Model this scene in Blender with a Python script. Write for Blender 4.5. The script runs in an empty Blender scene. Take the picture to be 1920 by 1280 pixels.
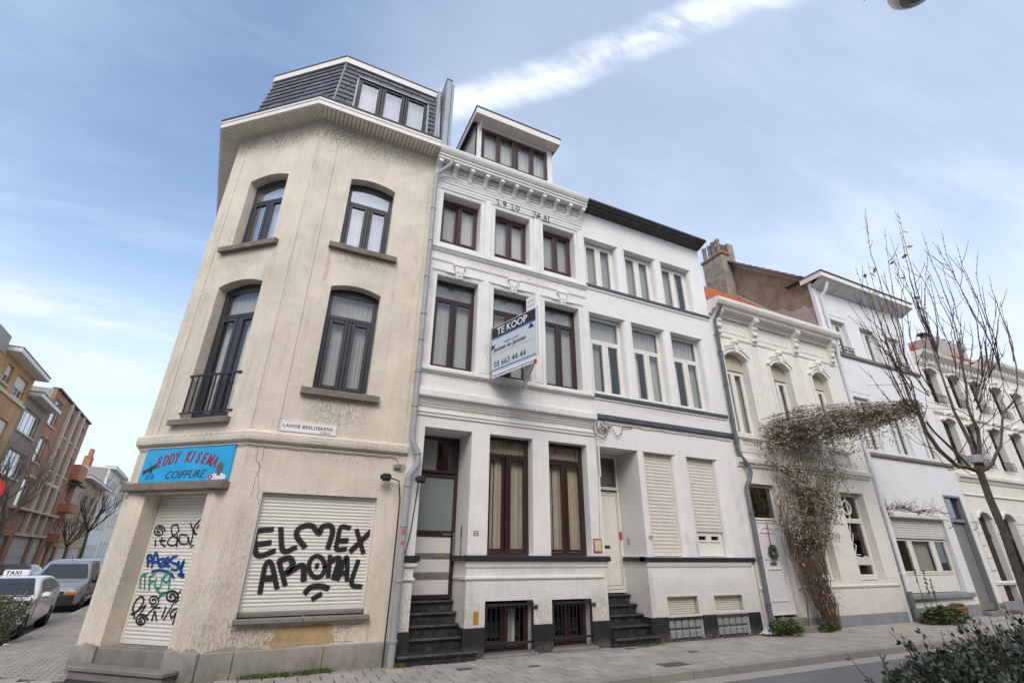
import bpy, bmesh, math, random
from mathutils import Vector, Matrix, noise
from mathutils.geometry import tessellate_polygon
random.seed(7)
R=math.radians; PI=math.pi
S=1.22          # one drawing unit = 1.22 m
scn=bpy.context.scene
col=scn.collection
# ---------------------------------------------------------------- camera
cam_d=bpy.data.cameras.new('camera'); cam=bpy.data.objects.new('camera',cam_d); col.objects.link(cam)
fw=Vector((0.391038,0.823475,0.411069)); rt=Vector((0.901973,-0.431739,0.006861)); up=Vector((-0.183124,-0.368090,0.911579))
cam.matrix_world=Matrix(((rt.x,up.x,-fw.x,0),(rt.y,up.y,-fw.y,-8.87*S),(rt.z,up.z,-fw.z,1.6*S),(0,0,0,1)))
cam_d.sensor_width=36; cam_d.lens=888.2/1920*36; cam_d.clip_end=2000; cam_d.clip_start=.05
scn.camera=cam
# ---------------------------------------------------------------- sky
SUN_EL=R(42); SUN_AZ=Vector((-0.38,-0.92,0)).normalized()   # direction towards the sun (horizontal)
w=bpy.data.worlds.new('World'); scn.world=w; w.use_nodes=True
nt=w.node_tree; nt.nodes.clear()
def N(nt,t,**k):
    n=nt.nodes.new(t)
    for a,b in k.items():
        if a.startswith('i_'):
            key=a[2:]; key=int(key) if key.isdigit() else key.replace('_',' ')
            n.inputs[key].default_value=b
        else: setattr(n,a,b)
    return n
def M(nt,op,a,b=None,clamp=False):
    n=nt.nodes.new('ShaderNodeMath'); n.operation=op; n.use_clamp=clamp
    for i,x in enumerate((a,b)):
        if x is None: continue
        if isinstance(x,(int,float)): n.inputs[i].default_value=x
        else: nt.links.new(x,n.inputs[i])
    return n.outputs[0]
def ramp(nt,fac,stops,interp='LINEAR'):
    n=nt.nodes.new('ShaderNodeValToRGB'); n.color_ramp.interpolation=interp
    e=n.color_ramp.elements
    while len(e)<len(stops): e.new(.5)
    for i,(p,c) in enumerate(stops):
        e[i].position=p; e[i].color=(c,c,c,1) if isinstance(c,(int,float)) else (*c,1)
    nt.links.new(fac,n.inputs[0]); return n.outputs[0]
def mixc(nt,f,a,b,blend='MIX'):
    n=nt.nodes.new('ShaderNodeMix'); n.data_type='RGBA'; n.blend_type=blend
    for s,x in ((0,f),(6,a),(7,b)):
        if isinstance(x,(int,float)): n.inputs[s].default_value=x
        elif isinstance(x,tuple): n.inputs[s].default_value=(*x,1)
        else: nt.links.new(x,n.inputs[s])
    return n.outputs[2]
out=N(nt,'ShaderNodeOutputWorld'); bg=N(nt,'ShaderNodeBackground')
sky=N(nt,'ShaderNodeTexSky'); sky.sky_type='NISHITA'; sky.sun_disc=False
sky.sun_elevation=SUN_EL; sky.sun_rotation=math.atan2(SUN_AZ.x,SUN_AZ.y); sky.air_density=1.0; sky.dust_density=1.0; sky.ozone_density=1.3
tc=N(nt,'ShaderNodeTexCoord')
sep=N(nt,'ShaderNodeSeparateXYZ'); nt.links.new(tc.outputs['Generated'],sep.inputs[0])
zc=M(nt,'ADD',M(nt,'MAXIMUM',sep.outputs[2],0.0),.18)
cx=M(nt,'DIVIDE',sep.outputs[0],zc); cy=M(nt,'DIVIDE',sep.outputs[1],zc)
cb=N(nt,'ShaderNodeCombineXYZ'); nt.links.new(cx,cb.inputs[0]); nt.links.new(cy,cb.inputs[1])
mp=N(nt,'ShaderNodeMapping'); mp.inputs['Rotation'].default_value=(0,0,R(38)); mp.inputs['Scale'].default_value=(.55,1.5,1)
nt.links.new(cb.outputs[0],mp.inputs[0])
n1=N(nt,'ShaderNodeTexNoise',i_Scale=1.3,i_Detail=9.0,i_Roughness=.58,i_Distortion=.35); nt.links.new(mp.outputs[0],n1.inputs[0])
n2=N(nt,'ShaderNodeTexNoise',i_Scale=.55,i_Detail=5.0,i_Roughness=.5); nt.links.new(cb.outputs[0],n2.inputs[0])
# thin cirrus veil, denser low down
veil=ramp(nt,n1.outputs[0],[(.42,0),(.70,1)],'EASE')
low=ramp(nt,sep.outputs[2],[(.0,1),(.30,.95),(.44,.40),(.6,.22),(.8,.12)])
base=M(nt,'MULTIPLY',veil,M(nt,'ADD',M(nt,'MULTIPLY',low,1.15),.12))
# broad milky patches
broad=ramp(nt,n2.outputs[0],[(.42,0),(.68,1)],'EASE')
base=M(nt,'ADD',base,M(nt,'MULTIPLY',broad,.14))
# the veil thickens towards the east
east=ramp(nt,M(nt,'ADD',M(nt,'MULTIPLY',sep.outputs[0],.5),.5),[(.42,0),(.62,1)],'EASE')
base=M(nt,'ADD',base,M(nt,'MULTIPLY',M(nt,'MULTIPLY',east,M(nt,'ADD',M(nt,'MULTIPLY',broad,.5),.6)),.62))
# a long streak of cirrus
a1=Vector((0.193,0.601,0.776)); a2=Vector((0.531,0.259,0.806)); nn=a1.cross(a2).normalized(); mid=(a1+a2).normalized()
dp=N(nt,'ShaderNodeVectorMath',operation='DOT_PRODUCT'); nt.links.new(tc.outputs['Generated'],dp.inputs[0]); dp.inputs[1].default_value=nn
dw=M(nt,'ADD',dp.outputs['Value'],M(nt,'MULTIPLY',M(nt,'SUBTRACT',n1.outputs[0],.5),.16))
band=ramp(nt,M(nt,'ABSOLUTE',dw),[(.0,.95),(.013,.5),(.042,0)],'EASE')
dm=N(nt,'ShaderNodeVectorMath',operation='DOT_PRODUCT'); nt.links.new(tc.outputs['Generated'],dm.inputs[0]); dm.inputs[1].default_value=mid
along=ramp(nt,dm.outputs['Value'],[(.86,0),(.97,1)],'EASE')
n3=N(nt,'ShaderNodeTexNoise',i_Scale=8.0,i_Detail=9.0,i_Roughness=.62,i_Distortion=.3); nt.links.new(mp.outputs[0],n3.inputs[0])
tex=ramp(nt,n3.outputs[0],[(.38,.12),(.60,1)])
streak=M(nt,'MULTIPLY',M(nt,'MULTIPLY',band,along),tex)
# horizon haze
hz=ramp(nt,sep.outputs[2],[(0,.92),(.2,.80),(.33,.42),(.46,.05),(1,0)])
cov=M(nt,'ADD',M(nt,'ADD',base,M(nt,'MULTIPLY',streak,1.2)),hz,clamp=True)
cov=M(nt,'MULTIPLY',cov,.97)
SKYV=SKYMUL=3.3
skyc=mixc(nt,1.0,sky.outputs[0],(1.36,1.25,1.12),'MULTIPLY')
hs=N(nt,'ShaderNodeHueSaturation'); hs.inputs['Saturation'].default_value=1.08; hs.inputs['Value'].default_value=1.33; nt.links.new(skyc,hs.inputs['Color'])
final=mixc(nt,cov,hs.outputs[0],(4.75,5.35,6.3))
final=mixc(nt,M(nt,'MULTIPLY',streak,.8,True),final,(6.2,6.4,6.6))
nt.links.new(final,bg.inputs[0]); bg.inputs[1].default_value=.145
nt.links.new(bg.outputs[0],out.inputs[0])
sd_=bpy.data.lights.new('sun','SUN'); sd_.energy=1.2; sd_.angle=R(30); sd_.color=(1,.93,.85)
sun=bpy.data.objects.new('sun',sd_); col.objects.link(sun)
sdir=Vector((SUN_AZ.x*math.cos(SUN_EL),SUN_AZ.y*math.cos(SUN_EL),math.sin(SUN_EL)))
sun.rotation_euler=sdir.to_track_quat('Z','Y').to_euler()
scn.view_settings.view_transform='Standard'; scn.view_settings.look='None'; scn.view_settings.gamma=1
scn.view_settings.use_curve_mapping=False
scn.view_settings.exposure=0.34
scn.render.engine='CYCLES'
# ---------------------------------------------------------------- helpers
WL={}
class Face:
    "vertical (or leaning) frame: u along, d into the building, z up"
    def __init__(s,ox=0,oy=0,ang=0,lean=0,z0=0):
        s.ox,s.oy=ox,oy; s.c,s.s=math.cos(R(ang)),math.sin(R(ang)); s.lean=lean; s.z0=z0; s.ang=ang
    def P(s,u,d,z):
        d=d+s.lean*(z-s.z0)
        return (s.ox+u*s.c-d*s.s, s.oy+u*s.s+d*s.c, z)
FR=Face()
CH=Face(-2.29,1.50,139.2-180)      # chamfered corner, u 0..2.3
SD=Face(-2.29+8*math.cos(R(95.4)),1.50+8*math.sin(R(95.4)),95.4-180)   # side wall, u 0..8
class MB:
    def __init__(s): s.v=[];s.f=[];s.m=[];s.smooth=False
    def add(s,vs,fs,mi=0):
        b=len(s.v); s.v+= [tuple(v) for v in vs]; s.f+=[tuple(i+b for i in f) for f in fs]; s.m+=[mi]*len(fs); return s
    def box(s,F,u0,u1,d0,d1,z0,z1,b=0,mi=0):
        if b<=0:
            c=[F.P(u,d,z) for z in (z0,z1) for d in (d0,d1) for u in (u0,u1)]
            return s.add(c,[(0,1,5,4),(1,3,7,5),(3,2,6,7),(2,0,4,6),(4,5,7,6),(0,2,3,1)],mi)
        b=min(b,abs(u1-u0)*.45,abs(d1-d0)*.45,abs(z1-z0)*.45)
        X=((u0,u0+b),(u1,u1-b));Y=((d0,d0+b),(d1,d1-b));Z=((z0,z0+b),(z1,z1-b))
        vs=[];idx={}
        for i in (0,1):
            for j in (0,1):
                for k in (0,1):
                    for a,(p) in enumerate(((X[i][0],Y[j][1],Z[k][1]),(X[i][1],Y[j][0],Z[k][1]),(X[i][1],Y[j][1],Z[k][0]))):
                        idx[(i,j,k,a)]=len(vs); vs.append(F.P(*p))
        fs=[]
        q=lambda *t: idx[t]
        fs+=[(q(0,0,0,0),q(0,0,1,0),q(0,1,1,0),q(0,1,0,0)),(q(1,0,0,0),q(1,1,0,0),q(1,1,1,0),q(1,0,1,0)),
             (q(0,0,0,1),q(1,0,0,1),q(1,0,1,1),q(0,0,1,1)),(q(0,1,0,1),q(0,1,1,1),q(1,1,1,1),q(1,1,0,1)),
             (q(0,0,0,2),q(0,1,0,2),q(1,1,0,2),q(1,0,0,2)),(q(0,0,1,2),q(1,0,1,2),q(1,1,1,2),q(0,1,1,2))]
        for i in (0,1):
            for j in (0,1): fs.append((q(i,j,0,0),q(i,j,0,1),q(i,j,1,1),q(i,j,1,0)) if i==j else (q(i,j,0,1),q(i,j,0,0),q(i,j,1,0),q(i,j,1,1)))
            for k in (0,1): fs.append((q(i,0,k,0),q(i,1,k,0),q(i,1,k,2),q(i,0,k,2)) if i==k else (q(i,1,k,0),q(i,0,k,0),q(i,0,k,2),q(i,1,k,2)))
        for j in (0,1):
            for k in (0,1): fs.append((q(0,j,k,1),q(0,j,k,2),q(1,j,k,2),q(1,j,k,1)) if j==k else (q(0,j,k,2),q(0,j,k,1),q(1,j,k,1),q(1,j,k,2)))
        for i in (0,1):
            for j in (0,1):
                for k in (0,1):
                    t=(q(i,j,k,0),q(i,j,k,1),q(i,j,k,2)); fs.append(t if (i+j+k)%2 else t[::-1])
        return s.add(vs,fs,mi)
    def prism(s,F,pts,d0,d1,mi=0):
        "polygon in (u,z) extruded from d0 to d1"
        n=len(pts); vs=[F.P(u,d0,z) for u,z in pts]+[F.P(u,d1,z) for u,z in pts]
        tri=tessellate_polygon([[Vector((u,z,0)) for u,z in pts]])
        return s.add(vs,[tuple(t) for t in tri]+[tuple(i+n for i in t[::-1]) for t in tri]+[(i,(i+1)%n,(i+1)%n+n,i+n) for i in range(n)],mi)
    def profile(s,F,prof,u0,u1,mi=0,cap=True):
        "profile in (d,z) swept along u"
        n=len(prof); vs=[F.P(u0,d,z) for d,z in prof]+[F.P(u1,d,z) for d,z in prof]
        fs=[(i,(i+1)%n,(i+1)%n+n,i+n) for i in range(n)]
        if cap:
            tri=tessellate_polygon([[Vector((d,z,0)) for d,z in prof]])
            fs+=[tuple(t) for t in tri]+[tuple(i+n for i in t[::-1]) for t in tri]
        return s.add(vs,fs,mi)
    def tube(s,pts,r,n=8,cap=True,mi=0):
        pts=[Vector(p) for p in pts]; rr=r if isinstance(r,(list,tuple)) else [r]*len(pts)
        rings=[]; prev=None
        for i,p in enumerate(pts):
            t=((pts[min(i+1,len(pts)-1)]-p).normalized()+(p-pts[max(i-1,0)]).normalized())
            if t.length<1e-6: t=Vector((0,0,1))
            t.normalize()
            if prev is None:
                a=Vector((0,0,1)) if abs(t.z)<.9 else Vector((1,0,0)); x=t.cross(a).normalized()
            else:
                x=prev-t*prev.dot(t)
                if x.length<1e-6: x=t.orthogonal()
                x.normalize()
            prev=x; y=t.cross(x)
            rings.append([p+(x*math.cos(2*PI*k/n)+y*math.sin(2*PI*k/n))*rr[i] for k in range(n)])
        vs=[v for g in rings for v in g]; fs=[]
        for i in range(len(rings)-1):
            for k in range(n): fs.append((i*n+k,i*n+(k+1)%n,(i+1)*n+(k+1)%n,(i+1)*n+k))
        if cap: fs+=[tuple(range(n))[::-1],tuple(range((len(rings)-1)*n,len(rings)*n))]
        return s.add(vs,fs,mi)
    def lathe(s,c,prof,n=16,mi=0,axis=None):
        "profile (r,h) about an axis through c"
        c=Vector(c); ax=Vector(axis) if axis else Vector((0,0,1)); ax.normalize(); x=ax.orthogonal().normalized(); y=ax.cross(x)
        vs=[c+ax*h+(x*math.cos(2*PI*k/n)+y*math.sin(2*PI*k/n))*r for r,h in prof for k in range(n)]
        fs=[(i*n+k,i*n+(k+1)%n,(i+1)*n+(k+1)%n,(i+1)*n+k) for i in range(len(prof)-1) for k in range(n)]
        fs+=[tuple(range(n))[::-1],tuple(range((len(prof)-1)*n,len(prof)*n))]
        return s.add(vs,fs,mi)
def obj(name,mb,mats,parent=None,origin=None,recalc=True):
    vs=mb.v
    if origin is None:
        xs=[v[0] for v in vs];ys=[v[1] for v in vs];zs=[v[2] for v in vs]
        origin=((min(xs)+max(xs))/2,(min(ys)+max(ys))/2,min(zs))
    me=bpy.data.meshes.new(name)
    ox,oy,oz=origin
    me.from_pydata([((v[0]-ox)*S,(v[1]-oy)*S,(v[2]-oz)*S) for v in vs],[],mb.f)
    if recalc:
        bm=bmesh.new(); bm.from_mesh(me); bmesh.ops.recalc_face_normals(bm,faces=bm.faces); bm.to_mesh(me); bm.free()
    if not isinstance(mats,(list,tuple)): mats=[mats]
    for m in mats: me.materials.append(m)
    if len(mats)>1: me.polygons.foreach_set('material_index',mb.m)
    if mb.smooth:
        me.polygons.foreach_set('use_smooth',[True]*len(me.polygons))
        if hasattr(me,'set_sharp_from_angle'): me.set_sharp_from_angle(angle=R(38))
    o=bpy.data.objects.new(name,me); col.objects.link(o)
    wp=Vector(origin)*S; WL[o.name]=wp
    if parent: o.parent=parent; o.location=wp-WL[parent.name]
    else: o.location=wp
    return o
def mo(F,prof,u0,u1,m=None,parent=None): return obj('moulding',MB().profile(F,prof,u0,u1),m or MOM[0],parent or MOM[1])
MOM=[None,None]
def clone(o,du=(0,0,0),parent=None):
    c=o.copy(); col.objects.link(c); WL[c.name]=WL[o.name]+Vector(du)*S
    if parent: c.parent=parent
    c.location=WL[c.name]-(WL[c.parent.name] if c.parent else Vector((0,0,0)))
    return c
def thing(name,label,cat,loc,group=None):
    o=bpy.data.objects.new(name,None); col.objects.link(o); o.empty_display_size=.2
    WL[o.name]=Vector(loc)*S; o.location=WL[o.name]
    return tag(o,label,cat,group)
def tag(o,label,cat,group=None):
    o['label']=label; o['category']=cat
    if group: o['group']=group
    return o
def struct(o): o['kind']='structure'; return o
def tri_wall(mb,F,outer,holes,t,mi=0,back=True,reveal=None):
    loops=[outer]+holes; flat=[p for l in loops for p in l]
    tri=tessellate_polygon([[Vector((u,z,0)) for u,z in l] for l in loops])
    n=len(flat)
    vs=[F.P(u,0,z) for u,z in flat]+[F.P(u,t,z) for u,z in flat]
    fs=[tuple(x) for x in tri]+([tuple(i+n for i in x[::-1]) for x in tri] if back else [])
    b=0
    for l in loops:
        m=len(l)
        for i in range(m): fs.append((b+i,b+(i+1)%m,b+(i+1)%m+n,b+i+n))
        b+=m
    return mb.add(vs,fs,mi)
def rect(u0,u1,z0,z1): return [(u0,z0),(u1,z0),(u1,z1),(u0,z1)]
def arch(u0,u1,z0,zs,rise,n=10):
    "opening with a segmental head: springing at zs"
    h=(u1-u0)/2; r=(h*h+rise*rise)/(2*rise); uc=(u0+u1)/2; a=math.asin(min(1,h/r))
    return [(u0,z0),(u1,z0)]+[(uc+r*math.sin(a-2*a*i/n), zs+rise-r+r*math.cos(a-2*a*i/n)) for i in range(n+1)]
def archtop(u0,u1,zs,rise,n=10): return arch(u0,u1,0,zs,rise,n)[2:]
def text(body,F,u,z,d,size,m,parent,name='lettering',shear=0,align='LEFT',ext=.002,rot=0,spacing=1,bold=0,xs=1):
    cu=bpy.data.curves.new('t','FONT'); cu.body=body; cu.size=size; cu.shear=shear; cu.align_x=align; cu.extrude=ext; cu.space_character=spacing; cu.offset=bold
    cu.resolution_u=2
    to=bpy.data.objects.new('t',cu); col.objects.link(to)
    me=bpy.data.meshes.new_from_object(to); bpy.data.objects.remove(to)
    mb=MB(); cr,sr=math.cos(rot),math.sin(rot)
    mb.add([F.P(u+v.co.x*xs*cr-v.co.y*sr,d-v.co.z,z+v.co.x*xs*sr+v.co.y*cr) for v in me.vertices],[tuple(p.vertices) for p in me.polygons])
    bpy.data.meshes.remove(me)
    return obj(name,mb,m,parent)
# ---------------------------------------------------------------- materials
def pos(nt,scale=(1,1,1),rz=0):
    g=N(nt,'ShaderNodeNewGeometry'); m=N(nt,'ShaderNodeMapping'); m.inputs['Scale'].default_value=scale; m.inputs['Rotation'].default_value=(0,0,rz)
    nt.links.new(g.outputs['Position'],m.inputs[0]); return m.outputs[0]
def noi(nt,vec,scale,detail=4,rough=.55,dist=0):
    n=N(nt,'ShaderNodeTexNoise',i_Scale=float(scale),i_Detail=float(detail),i_Roughness=rough,i_Distortion=float(dist)); nt.links.new(vec,n.inputs[0]); return n.outputs[0]
def mat(name,c,rough=.8,var=.12,vs=2.5,bump=0,bs=60,bd=.004,streak=0,sc=(.2,.18,.15),dirt=0,dc=(.15,.13,.1),ds=3,metal=0,rand=0,zones=(),spec=.5,fine=0,local=False,foot=0):
    m=bpy.data.materials.new(name); m.use_nodes=True; nt=m.node_tree
    b=nt.nodes['Principled BSDF']; b.inputs['Roughness'].default_value=rough; b.inputs['Metallic'].default_value=metal
    b.inputs['Specular IOR Level'].default_value=spec
    p=pos(nt)
    f=ramp(nt,noi(nt,p,vs,5,.6),[(.3,0),(.7,1)])
    cc=mixc(nt,f,tuple(x*(1-var) for x in c),tuple(min(1,x*(1+var*.6)) for x in c))
    if fine:
        g=ramp(nt,noi(nt,p,bs*1.3,3,.7),[(.35,0),(.6,1)])
        cc=mixc(nt,M(nt,'MULTIPLY',M(nt,'SUBTRACT',1.0,g),fine),cc,tuple(x*.45 for x in c))
    if streak:
        q=pos(nt,(9,9,.55)); g=ramp(nt,noi(nt,q,1.2,5,.65,.3),[(.5,0),(.75,1)])
        g2=ramp(nt,noi(nt,p,.9,2),[(.35,0),(.65,1)])
        cc=mixc(nt,M(nt,'MULTIPLY',M(nt,'MULTIPLY',g,g2),streak),cc,sc)
    if dirt:
        g=ramp(nt,noi(nt,p,ds,8,.7,.4),[(.48,0),(.72,1)]); cc=mixc(nt,M(nt,'MULTIPLY',g,dirt),cc,dc)
    cache={}
    for (cx_,cy_,cz_,rx,ry,rz,zc_,st,dens) in zones:
        mpn=N(nt,'ShaderNodeMapping',vector_type='POINT'); g=N(nt,'ShaderNodeNewGeometry'); nt.links.new(g.outputs['Position'],mpn.inputs[0])
        mpn.inputs['Location'].default_value=(-cx_/rx,-cy_/ry,-cz_/rz); mpn.inputs['Scale'].default_value=(1/(rx*S),1/(ry*S),1/(rz*S))
        ln=N(nt,'ShaderNodeVectorMath',operation='LENGTH'); nt.links.new(mpn.outputs[0],ln.inputs[0])
        fall=ramp(nt,ln.outputs['Value'],[(.25,1),(1.0,0)],'EASE')
        dens=5 if dens<6 else 26
        if dens not in cache: cache[dens]=ramp(nt,noi(nt,pos(nt,(dens,dens,dens*.42)),1.0,8,.8,.3),[(.44,0),(.66,1)])
        g=cache[dens]
        cc=mixc(nt,M(nt,'MULTIPLY',M(nt,'MULTIPLY',fall,g),st),cc,zc_)
    if foot:
        g=N(nt,'ShaderNodeNewGeometry'); sp=N(nt,'ShaderNodeSeparateXYZ'); nt.links.new(g.outputs['Position'],sp.inputs[0])
        fz=M(nt,'ADD',sp.outputs[2],M(nt,'MULTIPLY',noi(nt,p,3,4),-.45*foot[0]))
        fm=ramp(nt,M(nt,'MULTIPLY',fz,1/foot[0]),[(0,1),(1,0)],'EASE')
        g2=ramp(nt,noi(nt,p,7,6,.7),[(.35,.2),(.65,1)])
        cc=mixc(nt,M(nt,'MULTIPLY',M(nt,'MULTIPLY',fm,g2),foot[1]),cc,foot[2])
    if rand:
        oi=N(nt,'ShaderNodeObjectInfo'); hsv=N(nt,'ShaderNodeHueSaturation'); nt.links.new(cc,hsv.inputs['Color'])
        nt.links.new(M(nt,'ADD',M(nt,'MULTIPLY',oi.outputs['Random'],rand*2),1-rand),hsv.inputs['Value']); cc=hsv.outputs[0]
    nt.links.new(cc,b.inputs['Base Color'])
    if bump:
        bn=N(nt,'ShaderNodeBump',i_Strength=bump,i_Distance=bd); nt.links.new(noi(nt,p,bs,5,.6),bn.inputs['Height']); nt.links.new(bn.outputs[0],b.inputs['Normal'])
    return m
MOULD=(.065,.055,.038); RUST=(.42,.27,.09)
def fz(F,u,d,z): return F.P(u,d,z)
zn=[]
# dirt below the eaves, under the sills, rust runs below sill ends and up in the corners
for (F,u,z,ru,rz,c_,st,de) in [(FR,.6,10.35,1.9,.62,MOULD,.95,9),(FR,-.4,10.35,.9,.55,MOULD,.9,9),(CH,1.2,10.3,1.5,.5,MOULD,.85,9),(CH,.2,10.4,.6,.5,MOULD,.8,9),
        (FR,.75,3.95,.78,.5,MOULD,.85,10),(FR,.75,7.12,.75,.25,MOULD,.75,10),(CH,1.1,7.0,.7,.3,MOULD,.5,8),
        (FR,.10,6.75,.07,.95,RUST,.75,3),(FR,1.44,6.7,.09,.7,RUST,.5,3),(CH,.42,6.6,.12,1.2,RUST,.4,3),(CH,1.83,6.8,.08,.8,RUST,.35,3),(FR,1.85,7.0,.3,1.6,RUST,.35,4),(FR,1.9,4.5,.25,1.2,RUST,.3,4),(FR,-.05,5.3,.07,1.2,RUST,.35,3),
        (FR,-.1,.42,1.0,.5,MOULD,.75,8),(FR,.8,.55,1.2,.4,MOULD,.55,8),(FR,-.35,1.5,.3,1.0,MOULD,.5,12),(CH,2.15,.9,.45,.9,MOULD,.4,10),(CH,.3,1.2,.35,1.4,MOULD,.30,8),(CH,.62,1.6,.25,1.4,MOULD,.5,6),(FR,1.2,3.2,1.4,.35,MOULD,.45,14),(CH,1.3,3.45,1.4,.09,MOULD,.8,12)]:
    x,y,zz=F.P(u,0,z); 
    r=(ru if F is FR else ru*.9); zn.append((x,y,zz,r,.45 if F is FR else ru*.9,rz,c_,st,de))
STUCCO=mat('cream stucco',(.82,.74,.615),.93,.14,1.1,bump=1,bs=34,bd=.02,streak=.50,sc=(.36,.29,.19),dirt=.30,dc=(.42,.35,.25),ds=1.6,zones=zn,fine=.30)
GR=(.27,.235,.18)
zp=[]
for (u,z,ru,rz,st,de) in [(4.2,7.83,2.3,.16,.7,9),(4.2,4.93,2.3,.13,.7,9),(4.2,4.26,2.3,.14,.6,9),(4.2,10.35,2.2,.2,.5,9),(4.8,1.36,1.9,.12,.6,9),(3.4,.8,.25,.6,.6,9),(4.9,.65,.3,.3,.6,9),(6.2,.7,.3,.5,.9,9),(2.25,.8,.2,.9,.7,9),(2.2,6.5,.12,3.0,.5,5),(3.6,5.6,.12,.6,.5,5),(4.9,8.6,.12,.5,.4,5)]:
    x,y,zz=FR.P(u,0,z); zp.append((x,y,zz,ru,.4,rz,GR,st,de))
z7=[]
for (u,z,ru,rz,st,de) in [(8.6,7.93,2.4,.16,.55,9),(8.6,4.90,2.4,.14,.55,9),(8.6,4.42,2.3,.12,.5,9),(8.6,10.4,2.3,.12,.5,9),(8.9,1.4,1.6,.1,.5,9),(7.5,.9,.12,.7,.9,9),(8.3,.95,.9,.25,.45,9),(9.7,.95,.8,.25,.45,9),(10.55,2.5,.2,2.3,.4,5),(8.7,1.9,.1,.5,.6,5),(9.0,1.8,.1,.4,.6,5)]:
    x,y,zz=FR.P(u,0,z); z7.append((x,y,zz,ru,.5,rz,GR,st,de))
PAINT=mat('white painted render',(.80,.79,.76),.8,.06,1.3,bump=.35,bs=22,bd=.006,streak=.30,sc=(.40,.36,.30),dirt=.18,dc=(.42,.37,.30),ds=2.2,zones=zp,foot=(1.6,.55,(.36,.31,.24)))
PAINT57=mat('white smooth render',(.80,.79,.77),.82,.05,1.0,bump=.22,bs=30,bd=.004,streak=.22,sc=(.44,.40,.34),dirt=.12,dc=(.44,.39,.32),ds=2,zones=z7,foot=(1.5,.5,(.36,.31,.24)))
CREAM59=mat('ivory painted stucco',(.78,.755,.69),.8,.06,1.5,bump=.25,bs=26,bd=.004,streak=.28,sc=(.38,.33,.25),dirt=.1,dc=(.4,.35,.28),ds=2.5,foot=(1.4,.4,(.38,.33,.25)))
COOL61=mat('cool white render',(.76,.765,.775),.85,.04,1.0,bump=.15,bs=40,bd=.003,streak=.08,sc=(.5,.5,.5))
GREYBASE=mat('grey painted base',(.26,.28,.31),.7,.15,2,bump=.3,bs=40,dirt=.3,dc=(.12,.11,.1))
DARKBAND=mat('slate grey paint',(.07,.08,.10),.55,.12,3,bump=.2,bs=40,dirt=.15,dc=(.2,.2,.2))
BLACKPL=mat('black plinth paint',(.022,.024,.030),.5,.3,3,bump=.5,bs=45,bd=.006,dirt=.12,dc=(.12,.11,.10),ds=4,fine=.2,foot=(.22,.6,(.2,.17,.13)))
BLACKST=mat('worn black step paint',(.026,.026,.030),.42,.3,4,bump=.45,bs=40,dirt=.55,dc=(.15,.145,.14),ds=7)
STONE=mat('blue stone',(.25,.235,.21),.85,.22,3,bump=.5,bs=50,bd=.004,dirt=.4,dc=(.11,.1,.08),ds=5,fine=.35)
PLINTHST=mat('grey stone plinth',(.36,.34,.31),.85,.15,2,bump=.35,bs=45,streak=.3,sc=(.2,.18,.15),dirt=.35,dc=(.19,.17,.14),ds=3,foot=(.35,.6,(.14,.12,.09)))
SILL=mat('weathered stone sill',(.24,.20,.165),.9,.25,5,bump=.5,bs=50,dirt=.5,dc=(.08,.07,.055),ds=6,fine=.3)
FASCIA=mat('white fascia board',(.80,.78,.74),.55,.05,2,dirt=.1,dc=(.45,.4,.33))
SOFFIT=mat('beige soffit board',(.80,.75,.67),.6,.06,2,dirt=.25,dc=(.44,.38,.30),rand=.06)
SLATE=mat('slate',(.115,.125,.15),.6,.15,4,bump=.3,bs=60,bd=.002,rand=.22,dirt=.15,dc=(.2,.2,.2))
ZINC=mat('zinc',(.34,.37,.41),.5,.2,4,metal=.3,dirt=.35,dc=(.2,.21,.22),ds=4)
LEAD=mat('dark flashing',(.07,.07,.075),.6,.1)
ALU=mat('anthracite frame',(.028,.030,.037),.38,.1,5)
MAROON=mat('maroon frame',(.040,.017,.017),.35,.15,5,dirt=.1,dc=(.12,.06,.05))
BROWNF=mat('brown frame',(.062,.034,.030),.4,.15,5,dirt=.15,dc=(.16,.09,.07))
PVC=mat('white window frame',(.78,.765,.70),.42,.04,4,dirt=.08,dc=(.5,.45,.38))
SHUT=mat('shutter slat',(.70,.66,.58),.5,.05,3,rand=.03,dirt=.22,dc=(.42,.37,.29),ds=2.5)
SHUTW=mat('pale shutter slat',(.74,.72,.67),.5,.06,2,rand=.03,dirt=.3,dc=(.44,.40,.33),ds=2.2)
PANEL=mat('frosted door panel',(.62,.61,.60),.5,.03,4)
STEEL=mat('brushed steel',(.42,.41,.39),.35,.15,8,metal=.8)
IRON=mat('black iron',(.022,.022,.024),.5,.2,10,dirt=.2,dc=(.09,.07,.05))
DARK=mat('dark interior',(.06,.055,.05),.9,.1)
BRASS=mat('brass',(.45,.33,.12),.4,.1,metal=.6)
RED=mat('red paint',(.55,.03,.03),.5,.05)
WHITEP=mat('white print',(.82,.82,.82),.5,.01); BLACKP=mat('black print',(.02,.02,.022),.5,.01); BLUEP=mat('blue print',(.05,.17,.42),.5,.01)
GRAYP=mat('grey print',(.3,.3,.32),.5,.01)
SIGNBLUE=mat('bright blue sign board',(.0,.38,.74),.45,.10,1.5,streak=.25,sc=(.12,.34,.48),dirt=.12,dc=(.2,.38,.5),ds=3); SIGNRED=mat('red lettering',(.50,.02,.06),.5,.01)
PIPE=mat('grey drainpipe',(.36,.37,.38),.5,.1,3,dirt=.3,dc=(.2,.2,.19),ds=5); PIPED=mat('dark drainpipe',(.13,.145,.16),.45,.15,4,dirt=.2,dc=(.25,.25,.25))
CABLE=mat('cable',(.03,.03,.03),.6,.1); CABLEW=mat('pale cable',(.5,.46,.38),.6,.1)
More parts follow.
